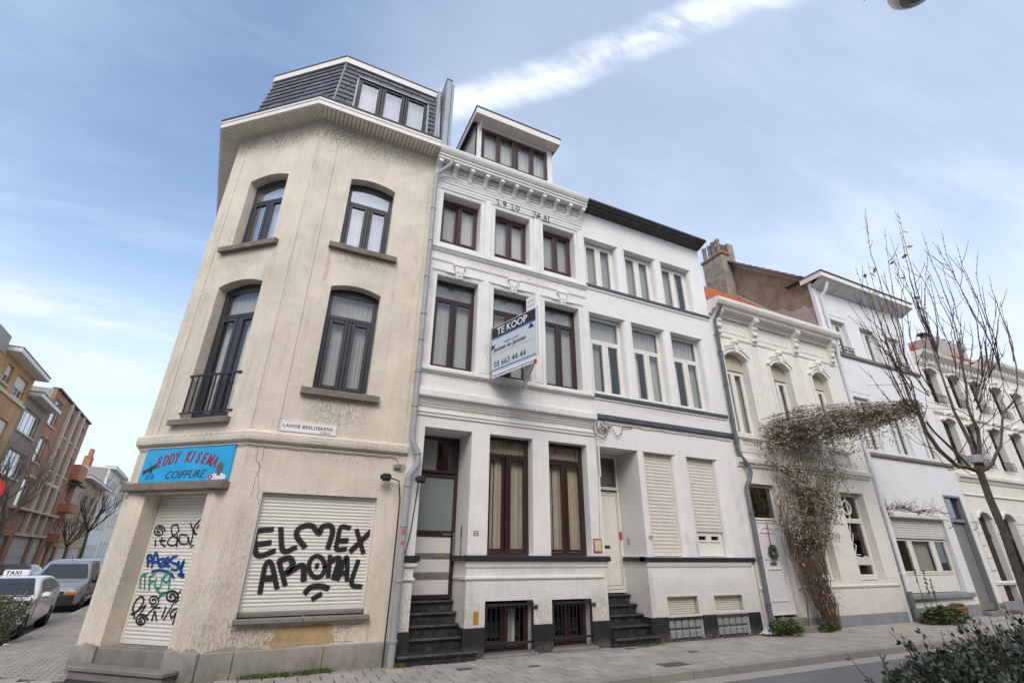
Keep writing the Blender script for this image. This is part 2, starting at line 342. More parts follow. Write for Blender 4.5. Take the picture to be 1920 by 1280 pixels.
OCHRE=mat('bare ochre plaster',(.50,.36,.20),.95,.2,3,bump=.6,bs=30,dirt=.4,dc=(.2,.15,.1),ds=5)
TILE=mat('orange roof tile',(.42,.12,.04),.85,.2,5,rand=.25,dirt=.3,dc=(.16,.07,.04)); TILEB=mat('brown ridge tile',(.15,.095,.07),.85,.2,5,rand=.2,dirt=.3,dc=(.07,.06,.05))
GABLE=mat('brown rendered gable',(.31,.245,.165),.95,.3,1.5,bump=.5,bs=25,bd=.01,streak=.7,sc=(.09,.07,.045),dirt=.6,dc=(.12,.095,.065),ds=2)
GREYRENDER=mat('grey cement render',(.40,.37,.345),.95,.12,2,bump=.4,bs=30,dirt=.3,dc=(.25,.22,.2))
FABRIC=mat('for sale panel',(.62,.66,.70),.5,.02)
def curtain_mat(name,c,tr=.35):
    m=bpy.data.materials.new(name); m.use_nodes=True; nt=m.node_tree; nt.nodes.clear()
    o=N(nt,'ShaderNodeOutputMaterial'); d=N(nt,'ShaderNodeBsdfDiffuse'); t=N(nt,'ShaderNodeBsdfTranslucent'); mx=N(nt,'ShaderNodeMixShader',i_0=tr)
    d.inputs[0].default_value=(*c,1); t.inputs[0].default_value=(*c,1)
    nt.links.new(d.outputs[0],mx.inputs[1]); nt.links.new(t.outputs[0],mx.inputs[2]); nt.links.new(mx.outputs[0],o.inputs[0]); return m
CURT=curtain_mat('white curtain',(.88,.87,.86),.2); CURTG=curtain_mat('grey curtain',(.66,.66,.63),.25); CURTB=curtain_mat('beige curtain',(.74,.66,.52),.25); BLIND=curtain_mat('grey blind',(.50,.51,.49),.2)
def glass(name,tint=(.93,.94,.93),refl=.03,rough=.01,wob=.004):
    m=bpy.data.materials.new(name); m.use_nodes=True; nt=m.node_tree; nt.nodes.clear()
    o=N(nt,'ShaderNodeOutputMaterial'); t=N(nt,'ShaderNodeBsdfTransparent'); t.inputs[0].default_value=(*tint,1)
    g=N(nt,'ShaderNodeBsdfGlossy',i_Roughness=rough); g.inputs[0].default_value=(.95,.96,1,1)
    fr=N(nt,'ShaderNodeFresnel',i_IOR=1.5); bn=N(nt,'ShaderNodeBump',i_Strength=.25,i_Distance=wob); nt.links.new(noi(nt,pos(nt),1.6,1),bn.inputs['Height'])
    nt.links.new(bn.outputs[0],g.inputs['Normal'])
    f=M(nt,'ADD',M(nt,'MULTIPLY',fr.outputs[0],1.15),refl,clamp=True); gb=N(nt,'ShaderNodeNewGeometry'); f=M(nt,'MULTIPLY',f,M(nt,'SUBTRACT',1.0,gb.outputs['Backfacing']))
    mx=N(nt,'ShaderNodeMixShader'); nt.links.new(f,mx.inputs[0]); nt.links.new(t.outputs[0],mx.inputs[1]); nt.links.new(g.outputs[0],mx.inputs[2]); nt.links.new(mx.outputs[0],o.inputs[0]); return m
GLASS=glass('window glass'); GLASSD=glass('far window glass',(.5,.52,.52),.15); FROST=mat('frosted glass',(.20,.23,.24),.25,.05,2)
SKYG=glass('sky bright window glass',(.93,.94,.93),.34); MIRR=glass('bright window glass',(.8,.82,.84),.30)
# ---------------------------------------------------------------- building pieces
def bars(F,u0,u1,z0,z1,d0,d1,w,b=.006):
    mb=MB(); mb.box(F,u0,u0+w,d0,d1,z0,z1,b); mb.box(F,u1-w,u1,d0,d1,z0,z1,b)
    mb.box(F,u0+w,u1-w,d0+.002,d1-.002,z0,z0+w,b); mb.box(F,u0+w,u1-w,d0+.002,d1-.002,z1-w,z1,b); return mb
def curtain(F,u0,u1,d,z0,z1,m,parent,folds=9,amp=.018,name='curtain',gather=0):
    mb=MB(); n=max(8,int(folds*6)); vs=[]; ph=random.random()*6
    for j in range(4):
        t=j/3; z=z1+(z0-z1)*t; 
        for i in range(n+1):
            a=i/n; u=u0+(u1-u0)*a
            if gather: 
                gq=gather*t*(1-t)*2; u=u0+(u1-u0)*a*(1-gq) if gather>0 else u1-(u1-u0)*(1-a)*(1+gq)
            vs.append(F.P(u,d+amp*math.sin(a*folds*2*PI+ph+.5*math.sin(a*7+t))*(.7+.3*math.sin(a*3.1+ph)),z))
    mb.add(vs,[(j*(n+1)+i,j*(n+1)+i+1,(j+1)*(n+1)+i+1,(j+1)*(n+1)+i) for j in range(3) for i in range(n)])
    mb.smooth=True
    return obj(name,mb,m,parent,recalc=False)
def window(parent,F,u0,u1,z0,z1,d,fm,fw=.055,transom=None,mull=True,rise=0,cur=None,curtop=None,bottom=0,glassm=None,sill_leaf=.05,transfolds=9,th=.07,label=None,opened=False):
    """frame > sashes, panes, curtains"""
    g=glassm or GLASS
    zt=z1
    mb=MB()
    mb.box(F,u0,u0+fw,d,d+th,z0,zt,.006); mb.box(F,u1-fw,u1,d,d+th,z0,zt,.006)
    zb=z0+fw+bottom; mb.box(F,u0+fw,u1-fw,d+.002,d+th-.002,z0,zb,.006)
    if rise: mb.prism(F,[(u0,z1-fw*.6)]+[(u1,z1-fw*.6)]+archtop(u0,u1,z1,rise),d+.004,d+th-.004)
    mb.box(F,u0+fw,u1-fw,d+.002,d+th-.002,z1-fw,z1,.006)
    ztop=z1-fw
    uc=(u0+u1)/2
    zl=ztop
    if transom: mb.box(F,u0+fw,u1-fw,d-.008,d+th-.004,transom-fw*.5,transom+fw*.5,.008); zl=transom-fw*.5
    if mull: mb.box(F,uc-fw*.38,uc+fw*.38,d-.006,d+th-.006,zb,zl,.006)
    fr=obj('window',mb,fm,parent,F.P(uc,d,z0))
    if label: fr['label']=label
    sw=fw*.8
    cells=[(u0+fw,uc-fw*.38),(uc+fw*.38,u1-fw)] if mull else [(u0+fw,u1-fw)]
    for i,(a,b) in enumerate(cells):
        if opened and i==0:
            F2=Face(*F.P(a,d-.0,0)[:2],F.ang); c_,s_=math.cos(R(F.ang+9)),math.sin(R(F.ang+9)); F2=Face(*F.P(a,d,0)[:2],F.ang+9)
            obj('sash',bars(F2,.004,b-a-.004,zb+.004,zl-.004,-.018,th-.02,sw),fm,fr)
            obj('pane',MB().box(F2,sw,b-a-sw,.02,.026,zb+sw,zl-sw),g,fr)
            continue
        obj('sash',bars(F,a+.004,b-.004,zb+.004,zl-.004,d-.018,d+th-.02,sw),fm,fr)
        obj('pane',MB().box(F,a+sw,b-sw,d+.02,d+.026,zb+sw,zl-sw),g,fr)
    if transom: obj('pane',MB().box(F,u0+fw,u1-fw,d+.02,d+.026,transom+fw*.5,ztop),g,fr)
    dc=d+th+.07
    if cur:
        for (a,b,m,kw) in cur: curtain(F,u0+fw*.5+(u1-u0-fw)*a,u0+fw*.5+(u1-u0-fw)*b,dc,z0+.02,zl+.02,m,fr,**kw)
    if transom and curtop is not None: curtain(F,u0+fw*.5,u1-fw*.5,dc,zl+.02,z1,curtop,fr,folds=transfolds)
    return fr
def sill(parent,F,u0,u1,z0,z1,out=.11,inn=.2,m=None,name='window_sill',b=.012):
    return obj(name,MB().profile(F,[(-out,z0),(-out,z1-.015),(-out+.012,z1),(inn,z1+.012),(inn,z0+.01),(-.02,z0+.01),(-out+.02,z0)],u0,u1),m or SILL,parent)
def shutter(parent,F,u0,u1,z0,z1,d,pitch,m,rail=.035,bottombar=True,railm=None):
    mb=MB(); mb.box(F,u0,u0+rail,d-.02,d+.04,z0,z1,.004); mb.box(F,u1-rail,u1,d-.02,d+.04,z0,z1,.004)
    if bottombar: mb.box(F,u0+rail,u1-rail,d-.006,d+.02,z0,z0+.06,.006)
    sh=obj('roller_shutter',mb,railm or m,parent,F.P((u0+u1)/2,d,z0))
    n=int((z1-z0-(.06 if bottombar else 0))/pitch); base=z0+(.062 if bottombar else 0); pitch=(z1-base)/n
    sl=MB(); a,b=u0+rail*.6,u1-rail*.6
    prof=[(0,0),(-.002,.004)]+[(-.002-.0075*math.sin(PI*t/6),.006+(pitch-.012)*t/6) for t in range(7)]+[(0,pitch-.003),(.008,pitch-.003),(.008,0)]
    sl.profile(F,[(d+p,base+q) for p,q in prof],a,b)
    s0=obj('slat',sl,m,sh)
    for k in range(1,n): clone(s0,(0,0,k*pitch),sh)
    return sh
def interior(F,u0,u1,d0,d1,z0,z1,parent,holes_wall=None):
    mb=MB(); mb.box(F,u0,u1,d0,d1,z0,z1); return mb
def keystone(mb,F,u,z,d=0):
    mb.box(F,u-.11,u+.11,d-.05,d+.01,z+.27,z+.33,.008); mb.box(F,u-.085,u+.085,d-.035,d+.01,z+.22,z+.27,.006)
    mb.prism(F,[(u-.075,z+.22),(u-.05,z+.02),(u+.05,z+.02),(u+.075,z+.22)],d-.045,d+.01)
    for s in (-1,1):
        mb.box(F,u+s*.115-.03,u+s*.115+.03,d-.02,d+.005,z+.115,z+.15,.006); mb.box(F,u+s*.18-.05,u+s*.18+.05,d-.015,d+.005,z+.12,z+.135,.004)
        mb.lathe(F.P(u+s*.035,d-.05,z+.15),[(.018,0),(.012,.012)],8,axis=F.P(0,-1,0) if False else (Vector(F.P(0,-1,0))-Vector(F.P(0,0,0))))
    mb.box(F,u-.03,u+.03,d-.06,d-.04,z+.06,z+.075,.003); mb.box(F,u-.012,u+.012,d-.062,d-.04,z+.09,z+.14,.003)
def scaled(mb,c,k):
    c=Vector(c); mb.v=[tuple(c+(Vector(v)-c)*k) for v in mb.v]; return mb
def moulding(F,u0,u1,z0,z1,out,steps=3):
    h=z1-z0; p=[(.0,z0)]
    for i in range(steps):
        t=(i+1)/steps; p+=[(-out*t*.9,z0+h*i/steps*.8),(-out*t*.9,z0+h*(i+.6)/steps*.8)]
    p+=[(-out,z1-h*.22),(-out,z1-.008),(-out+.01,z1),(0,z1+.012)]
    return p
# ================================================================ CORNER HOUSE
CO=thing('corner_house','cream rendered corner house with chamfered corner, blue shop sign and slate mansard roof','house',(-.5,1,0))
T=.34
wins_f=[arch(.24,1.21,7.43,9.18,.10),arch(.24,1.21,4.31,6.44,.10)]
Lc=2.3
cw3=(.68,1.68); cw2=(.68,1.72)
mb=MB()
tri_wall(mb,FR,rect(-.55,2.07,0.0,10.6),wins_f+[rect(-.19,1.62,.73,2.50)],T)
obj('front_wall',mb,STUCCO,CO)
mb=MB()
tri_wall(mb,CH,rect(0,Lc,0.0,10.6),[arch(cw3[0],cw3[1],7.42,9.15,.10),arch(cw2[0],cw2[1],3.73,6.43,.11),rect(.46,1.73,.0,2.5)],T)
obj('chamfer_wall',mb,STUCCO,CO)
mb=MB(); tri_wall(mb,SD,rect(0,8,0,10.6),[rect(1.5,2.5,4.3,6.4),rect(4.5,5.5,4.3,6.4),rect(1.5,2.5,7.4,9.2),rect(4.5,5.5,7.4,9.2)],T)
obj('side_wall',mb,STUCCO,CO)
for zz,h in ((4.3,2.1),(7.4,1.8)):
    for u in (1.5,4.5): window(CO,SD,u,u+1,zz,zz+h,.2,ALU,transom=zz+h*.75)
# rear and inner faces
def offs(d):
    "corner of front/chamfer and chamfer/side lines moved d into the building"
    def L(F): p=Vector(F.P(0,d,0)[:2]); return p,Vector((F.c,F.s))
    def X(A,B):
        (p,r),(q,s)=A,B; den=r.x*s.y-r.y*s.x; t=((q.x-p.x)*s.y-(q.y-p.y)*s.x)/den; return p+r*t
    c1=X(L(FR),L(CH)); c2=X(L(CH),L(SD)); e=Vector(SD.P(0,d,0)[:2]); return [(2.07,d),(c1.x,c1.y),(c2.x,c2.y),(e.x,e.y)]
def slab(pts,z0,z1):
    n=len(pts); mb=MB(); tri=tessellate_polygon([[Vector((x,y,0)) for x,y in pts]])
    return mb.add([(x,y,z0) for x,y in pts]+[(x,y,z1) for x,y in pts],[tuple(t) for t in tri]+[tuple(i+n for i in t) for t in tri]+[(i,(i+1)%n,(i+1)%n+n,i+n) for i in range(n)])
q=offs(T+.001); q=q+[(2.07,q[3][1])]
mb=MB()
for z0,z1 in ((.001,.3),(2.95,3.3),(6.75,7.0),(10.2,10.55)): b=slab(q,z0,z1); mb.add(b.v,b.f)
mb.box(FR,1.98,2.069,T+.001,9.4,0,10.55); mb.box(FR,-3.0,2.0,9.4,9.5,0,10.55); mb.box(FR,-2.0,1.97,2.4,2.5,.31,10.1)
obj('interior',mb,DARK,CO)
# pilaster strips and string course
mb=MB()
def round_strip(F,u0,u1,z0,z1,d=-.02,top=True):
    r=(u1-u0)/2; n=8
    pts=[(u0,z0),(u1,z0)]+[(u0+r+r*math.cos(PI*i/n),z1-r*.6+r*.6*math.sin(PI*i/n)) for i in range(n+1)]
    mb.prism(F,pts,d,.0005)
round_strip(FR,1.66,1.98,3.47,10.15); round_strip(FR,-.53,-.17,3.47,10.12); round_strip(CH,1.99,2.22,3.47,10.0) if False else None
round_strip(CH,.03,.30,3.47,10.0); round_strip(CH,Lc-.32,Lc-.02,3.47,10.12)
obj('pilaster_strip',mb,STUCCO,CO)
mb=MB()
def ringcourse(prof,offs=offs):
    "sweep a (d,z) profile round front, chamfer and side"
    rows=[]
    for d,z in prof:
        o=offs(d); rows.append([(2.07,d,z),(o[1][0],o[1][1],z),(o[2][0],o[2][1],z),(o[3][0],o[3][1],z)])
    n=len(prof); vs=[rows[i][k] for k in range(4) for i in range(n)]; m=MB()
    m.add(vs,[(k*n+i,k*n+(i+1)%n,(k+1)*n+(i+1)%n,(k+1)*n+i) for k in range(3) for i in range(n)]+[tuple(range(n)),tuple(range(3*n,4*n))[::-1]])
    return m
obj('string_course',ringcourse([(.01,3.27),(-.05,3.29),(-.075,3.31),(-.085,3.36),(-.085,3.43),(-.06,3.46),(.01,3.49)]),STUCCO,CO)
# stone base: slabs of the plinth, each its own stone
for F,u0,u1,edges in ((FR,-.545,2.065,[-.545,-.12,1.08,2.065]),(CH,-.01,.455,[-.01,.455]),(CH,1.735,2.31,[1.735,2.31]),(SD,0,8,[0,2,4,6,8.01])):
    for a,b in zip(edges[:-1],edges[1:]):
        obj('plinth_stone',MB().box(F,a+.003,b-.003,-.045,.02,-.1,.335,.01),PLINTHST,CO)
# windows with stone sills
shg=dict(folds=7,amp=.012)
window(CO,FR,.24,1.21,7.43,9.18,.2,ALU,fw=.075,transom=8.70,rise=.10,cur=[(0,1,CURT,dict(folds=10))],curtop=CURT,glassm=SKYG)
window(CO,FR,.24,1.21,4.31,6.44,.2,ALU,fw=.085,transom=5.87,rise=.10,cur=[(0,.5,CURTG,dict(folds=6)),(.5,1,CURTG,dict(folds=7)),(.42,.66,CURT,dict(folds=3))],curtop=CURTG)
window(CO,CH,cw3[0],cw3[1],7.42,9.15,.2,ALU,fw=.075,transom=8.68,rise=.10,cur=[(.18,1,CURT,dict(folds=8))],curtop=CURT,glassm=SKYG)
window(CO,CH,cw2[0],cw2[1],3.73,6.43,.2,ALU,fw=.085,transom=5.84,rise=.11,cur=[(0.05,.5,CURTG,dict(folds=5)),(.6,1,CURT,dict(folds=4))],curtop=CURTG)
sill(CO,FR,.05,1.42,7.29,7.41); sill(CO,FR,.06,1.43,4.18,4.30); sill(CO,CH,.47,1.86,7.25,7.37); sill(CO,CH,.55,1.80,3.62,3.72)
# juliet rail
t=obj('balcony_rail',MB().box(CH,.66,1.80,-.03,.0,4.52,4.56,.006).box(CH,.66,1.80,-.028,-.004,3.83,3.86,.005),IRON,CO)
b0=obj('bar',MB().box(CH,.72,.742,-.025,-.006,3.86,4.52),IRON,t)
du=(CH.c*.13,CH.s*.13)
for k in range(1,8): clone(b0,(du[0]*k,du[1]*k,0),t)
# shop front: lintel beam, shutters, steps
obj('lintel_beam',MB().box(CH,.05,2.12,-.16,.05,2.52,2.65,.015),SILL,CO)
def vprism(F,pts,z0,z1):
    n=len(pts); return MB().add([F.P(u,d,z0) for u,d in pts]+[F.P(u,d,z1) for u,d in pts],[(i,(i+1)%n,(i+1)%n+n,i+n) for i in range(n)]+[tuple(range(n))[::-1],tuple(range(n,2*n))])
JL=[(.10,.0005),(.15,-.055),(.30,-.06),(.40,-.03),(.457,.0005)]; JR=[(1.733,.0005),(1.78,-.05),(1.90,-.055),(1.97,.0005)]
for J in (JL,JR):
    obj('door_jamb',vprism(CH,J,.34,2.515),STUCCO,CO)
    obj('jamb_base',vprism(CH,[(u,(d-.03 if d<0 else -.046)) for u,d in J],-.05,.339),PLINTHST,CO)
random.seed(17)
for F,u0,u1 in ((CH,.12,.44),(CH,1.74,1.95),(CH,2.0,2.28),(FR,-.50,.25)):
    n=9; pts=[(u0+(u1-u0)*i/n,.336) for i in range(n+1)]+[(u1-(u1-u0)*i/n,.343+.05*max(0,math.sin(PI*i/n))*random.uniform(.3,1)) for i in range(n+1)]
    dd=-.066 if F is CH and u1<2 else -.004
    obj('chipped_render',MB().prism(F,pts,dd,dd+.02),PLINTHST,CO)
sh_d=shutter(CO,CH,.47,1.72,.33,2.5,.3,.052,SHUTW)
sh_f=shutter(CO,FR,-.19,1.62,.80,2.50,.1,.052,SHUTW)
obj('shutter_threshold',MB().box(FR,-.18,1.61,.04,.3,.735,.80,.01),STONE,CO)
for a,b in ((-.23,.72),(.726,1.70)): obj('window_sill',MB().box(FR,a,b,-.12,.1,.66,.73,.012),STONE,CO)
obj('step',MB().box(CH,.465,1.725,-.02,.32,.02,.325,.012),STONE,CO)
obj('step',MB().box(CH,.34,2.08,-.30,-.051,.075,.135,.012).box(CH,.37,2.05,-.27,-.055,-.10,.074),STONE,CO)
# bare plaster patch below the shop window
random.seed(3)
pp=[(.33,.345),(.31,.42),(.38,.5),(.36,.56),(.5,.60),(.66,.585),(.72,.625),(.80,.60),(.95,.625),(1.12,.61),(1.18,.57),(1.16,.5),(1.22,.44),(1.2,.37),(1.05,.352),(.8,.36),(.6,.345)]
obj('bare_plaster_patch',MB().prism(FR,pp,-.006,.01),OCHRE,CO)
mb=MB()
def crack(F,pts,wd=.0035):
    for (a,b),(c,d) in zip(pts[:-1],pts[1:]):
        l=math.hypot(c-a,d-b) or 1; nx,nz=-(d-b)/l*wd,(c-a)/l*wd
        mb.prism(F,[(a-nx,b-nz),(c-nx,d-nz),(c+nx*.6,d+nz*.6),(a+nx*.6,b+nz*.6)],-.0012,.001)
def wander(p,q,n,j):
    return [(p[0]+(q[0]-p[0])*i/n+random.uniform(-j,j)*(0<i<n),p[1]+(q[1]-p[1])*i/n+random.uniform(-j,j)*(0<i<n)) for i in range(n+1)]
for F,p,q,n,j in ((FR,(-.42,3.25),(-.22,2.3),14,.03),(FR,(-.3,3.24),(-.36,2.4),12,.03),(FR,(-.27,.66),(-.1,.36),8,.03),(FR,(.2,.36),(.33,.5),6,.02),(FR,(1.2,.5),(1.6,.62),9,.03),(FR,(1.2,.38),(1.5,.36),5,.01)): crack(F,wander(p,q,n,j))
obj('plaster_crack',mb,DARK,CO)
# ---- eaves
ZE=10.6
mb=MB()
eo=offs(-.42); eo[0]=(2.12,-.42); ei=offs(.02)
fas=ringcourse([(-.44,ZE-.02),(-.44,ZE+.19),(-.40,ZE+.19),(-.40,ZE-.02)])
ea=obj('eaves',fas,FASCIA,CO)
obj('eaves_trim',ringcourse([(-.455,ZE+.10),(-.455,ZE+.125),(-.44,ZE+.125),(-.44,ZE+.10)]),FASCIA,ea)
obj('eaves_cover',ringcourse([(-.46,ZE+.192),(-.46,ZE+.225),(.2,ZE+.235),(.2,ZE+.20)]),LEAD,ea)
obj('eaves_trim',ringcourse([(-.03,ZE-.045),(-.03,ZE-.02),(.0,ZE-.02),(.0,ZE-.045)]),SOFFIT,ea)
def soffit(F,L,m0,m1,flip=0):
    W=.088; n=int(round((L+m0+m1)/W)); W=(L+m0+m1)/n
    for k in range(n):
        a=-m0+k*W+.008; b=a+W-.016
        def din(u):
            if u<0: return -.40*(-u)/max(m0,1e-6)
            if u>L: return -.40*(u-L)/max(m1,1e-6)
            return 0
        da,db=din(a),din(b)
        if da<-.385 and db<-.385: continue
        obj('soffit_plank',MB().add([F.P(a,da,ZE-.012),F.P(b,db,ZE-.012),F.P(b,-.40,ZE-.012),F.P(a,-.40,ZE-.012),F.P(a,da,ZE),F.P(b,db,ZE),F.P(b,-.40,ZE),F.P(a,-.40,ZE)],
            [(0,1,2,3),(7,6,5,4),(0,4,5,1),(1,5,6,2),(2,6,7,3),(3,7,4,0)]),SOFFIT,ea)
m1=.4*math.tan(R((180-139.2)/2)); m2=.4*math.tan(R((139.2-95.4)/2))
FRs=Face(-.55,0,0)
soffit(FRs,2.62,m1,0); soffit(CH,Lc,m2,m1); soffit(SD,8,0,m2)
obj('soffit_board',ringcourse([(-.40,ZE+.001),(-.40,ZE+.01),(.01,ZE+.01),(.01,ZE+.001)]),SILL,ea)
# ---- mansard
ZM0,ZM1=10.82,13.2; k=.148
def mp(d,z): return offs(d)
d0,d1=.10,.10+k*(ZM1-ZM0)
def offs2(d):
    o=offs(d); q=Vector(o[2])-Vector(o[1]); q.normalize(); s_=Vector(o[2])+q*.24; return [o[0],o[1],(s_.x,s_.y),(o[3][0]-.24,o[3][1])]
A0,A1=offs2(d0),offs2(d1)
mb=MB()
inn=.03
def ringm(d0,z0,d1,z1):
    a,b=offs2(d0),offs2(d1); vs=[(x,y,z0) for x,y in a]+[(x,y,z1) for x,y in b]
    return vs,[(0,1,5,4),(1,2,6,5),(2,3,7,6)]
# window opening in the front slope: 0..1.80, z 11.5..12.78
FM=Face(0,.10,0,k,ZM0)
wo=(-.02,1.80,11.45,12.74)
c0,c1=A0[1][0],A1[1][0]
tri_wall(mb,Face(0,.12,0,k,ZM0),[(c0,ZM0),(2.07,ZM0),(2.07,ZM1),(c1,ZM1)],[rect(*wo)],.05)
vs,fs=ringm(.12,ZM0,d1+.02,ZM1); mb.add(vs,[fs[1],fs[2]])
mans=obj('mansard_roof',mb,LEAD,CO)
b=slab([(2.07,d1+.03),A1[1],A1[2],A1[3],(2.07,A1[3][1])],ZM1-.05,ZM1+.02); obj('flat_roof',b,LEAD,mans)
obj('roof_side_wall',MB().box(FR,2.0,2.068,.13,9.0,10.8,13.15),ZINC,mans)
obj('roof_fascia',ringcourse([(d1-.06,ZM1-.02),(d1-.06,ZM1+.17),(d1-.02,ZM1+.17),(d1-.02,ZM1-.02)],offs2),FASCIA,mans)
obj('roof_edge',ringcourse([(d1-.075,ZM1+.172),(d1-.075,ZM1+.20),(d1+.3,ZM1+.20),(d1+.3,ZM1+.172)],offs2),LEAD,mans)
rows=13; rh=(ZM1-.02-ZM0)/rows
def slates(F,uL,uR,hole=None):
    for r in range(rows):
        z0=ZM0+r*rh; z1=z0+rh+.02
        a,b=uL(z0),uR(z0); u=a-random.uniform(0,.25) - (.24 if r%2 else 0)
        while u<b:
            wd=.42; p,q=max(u+.010,a),min(u+wd-.010,b)
            u+=wd
            if q-p<.05: continue
            segs=[(p,q)]
            if hole and z1>hole[2] and z0<hole[3]:
                segs=[(p,min(q,hole[0]-.03)),(max(p,hole[1]+.03),q)]
            for p2,q2 in segs:
                if q2-p2<.04: continue
                aa=[F.P(p2,-.026,z0),F.P(q2,-.026,z0),F.P(q2,.004,z1),F.P(p2,.004,z1),F.P(p2,-.012,z0),F.P(q2,-.012,z0),F.P(q2,.016,z1),F.P(p2,.016,z1)]
                obj('slate',MB().add(aa,[(0,1,2,3),(7,6,5,4),(0,4,5,1),(1,5,6,2),(2,6,7,3),(3,7,4,0)]),SLATE,mans)
tt=lambda z:(z-ZM0)/(ZM1-ZM0)
slates(FM,lambda z:c0+(c1-c0)*tt(z),lambda z:2.06,wo)
CHM=Face(*CH.P(0,.10,0)[:2],CH.ang,k,ZM0)
def cu_(pt,d): 
    v=Vector(pt)-Vector((CH.ox,CH.oy)); return v.x*CH.c+v.y*CH.s
l0,l1=cu_(A0[2],0),cu_(A1[2],0); r0,r1=cu_(A0[1],0),cu_(A1[1],0)
slates(CHM,lambda z:l0+(l1-l0)*tt(z),lambda z:r0+(r1-r0)*tt(z))
for i in (1,2):
    obj('hip_flashing',MB().tube([(A0[i][0],A0[i][1]-.012*(i==1),ZM0),(A1[i][0],A1[i][1]-.012*(i==1),ZM1)],.022,6),ZINC,mans)
# dormer window strip in the mansard
mb=MB(); zA,zB=wo[2],wo[3]
for a,b in ((wo[0]-.03,wo[0]+.012),(wo[1]-.012,wo[1]+.03)):
    mb.prism(Face(a,0,90),[(.08+k*(zA-ZM0),zA-.03),(.46,zA-.03),(.50,zB+.03),(.08+k*(zB-ZM0)-.0,zB+.03)],0,-(b-a))
mb.box(FR,wo[0],wo[1],.32,.50,zB,zB+.03); mb.box(FR,wo[0],wo[1],.14,.5,zA-.03,zA+.01)
obj('window_surround',mb,ZINC,mans)
for i in range(3):
    u=wo[0]+.02+i*.60
    window(CO,FR,u,u+.585,zA+.01,zB,.36,ALU,fw=.05,mull=False,cur=[(0,1,CURT,dict(folds=7))],glassm=SKYG)
# zinc party-wall upstand with vent pipe
mb=MB(); mb.box(FR,2.16,2.30,-.10,3.2,10.95,13.42,.015); mb.box(FR,2.32,2.40,-.02,3.2,10.95,13.40,.01)
mb.box(FR,2.15,2.31,-.12,3.2,13.42,13.46)
obj('zinc_parapet',mb,ZINC,CO)
obj('zinc_pipe',MB().tube([(2.1,.02,10.9),(2.1,.3,13.3)],.035,8),ZINC,CO)
# ================================================================ SHOP SIGN, STREET PLATE
t=thing('shop_sign','bright blue hairdresser sign board with red arched name above the graffitied shop door','sign',CH.P(1.15,-.02,2.68))
obj('board',MB().box(CH,.22,2.08,-.03,-.005,2.67,3.25,.004),SIGNBLUE,t)
name='EDDY KISEMA'; arcR=2.6
for i,ch in enumerate(name):
    if ch==' ': continue
    x=(i-5)*.113; a=-x*.42
    for m_,dx,dd,bo in ((BLACKP,.007,-.0315,.008),(SIGNRED,0,-.0345,.002)):
        text(ch,CH,1.13+x-.04+dx,2.985-x*x*.26,dd,.25,m_,t,'letter',shear=.3,rot=a,ext=.001,bold=bo,xs=(.58 if ch!='I' else .7))
text('COIFFURE',CH,.76,2.72,-.033,.18,BLACKP,t,'letter',shear=.35,ext=.001,bold=.0)
mb=MB()
def rotp(cx,cz,a,pts): return [(cx+x*math.cos(a)-y*math.sin(a),cz+x*math.sin(a)+y*math.cos(a)) for x,y in pts]
mb.prism(CH,rotp(.42,2.88,.42,[(-.16,0),(.16,0),(.16,.045),(-.16,.045)]),-.033,-.031)
for i in range(16): mb.prism(CH,rotp(.42,2.88,.42,[(-.155+i*.02,-.03),(-.145+i*.02,-.03),(-.145+i*.02,.002),(-.155+i*.02,.002)]),-.033,-.031)
for a in (1.1,2.0): mb.prism(CH,rotp(.44,2.86,a,[(-.02,-.012),(.17,0),(-.02,.012)]),-.035,-.033); 
for a,cx_,cz_ in ((1.1,.40,2.75),(2.0,.50,2.76)):
    o_=[(cx_+.03*math.cos(x*PI/6),cz_+.035*math.sin(x*PI/6)) for x in range(12)]; i_=[(cx_+.02*math.cos(x*PI/6),cz_+.024*math.sin(x*PI/6)) for x in range(12)]
    tri_wall(mb,Face(*CH.P(0,-.035,0)[:2],CH.ang),o_,[i_],.002)
mb.prism(CH,[(.405,2.78),(.445,2.87),(.455,2.87),(.42,2.78)],-.035,-.033); mb.prism(CH,[(.485,2.79),(.435,2.87),(.445,2.875),(.50,2.79)],-.035,-.033)
obj('scissors_and_comb_print',mb,BLACKP,t)
SKIN=mat('printed skin tone',(.16,.085,.05),.5,.05); SHIRT=mat('printed white shirt',(.7,.72,.75),.5,.1)
ell=lambda cx,cz,rx,rz,n=16:[(cx+rx*math.cos(2*PI*i/n),cz+rz*math.sin(2*PI*i/n)) for i in range(n)]
obj('portrait_print',MB().prism(CH,[(1.66,2.68),(2.03,2.68),(2.02,2.745),(1.93,2.775),(1.80,2.775),(1.69,2.755)],-.033,-.031),SHIRT,t)
obj('portrait_print',MB().prism(CH,ell(1.87,2.865,.062,.092),-.036,-.034).prism(CH,[(1.84,2.74),(1.91,2.74),(1.91,2.82),(1.84,2.82)],-.035,-.0335),SKIN,t)
mb=MB()
for a in range(5): mb.prism(CH,ell(1.72+.035*math.cos(a*1.257),2.725+.03*math.sin(a*1.257),.018,.018,8),-.037,-.0345)
obj('flower_print',mb,SIGNRED,t)
t=thing('street_name_plate','white enamel street name plate above the string course of the cream corner house','sign',FR.P(.31,-.02,3.5))
obj('plate',MB().box(FR,-.15,.775,-.025,-.002,3.49,3.685,.005),WHITEP,t)
mb=MB()
for a,b,c_,d_ in ((-.14,.765,3.5,3.503),(-.14,.765,3.672,3.675),(-.14,-.137,3.503,3.672),(.762,.765,3.503,3.672)): mb.box(FR,a,b,-.0262,-.0245,c_,d_)
obj('plate_border',mb,BLACKP,t)
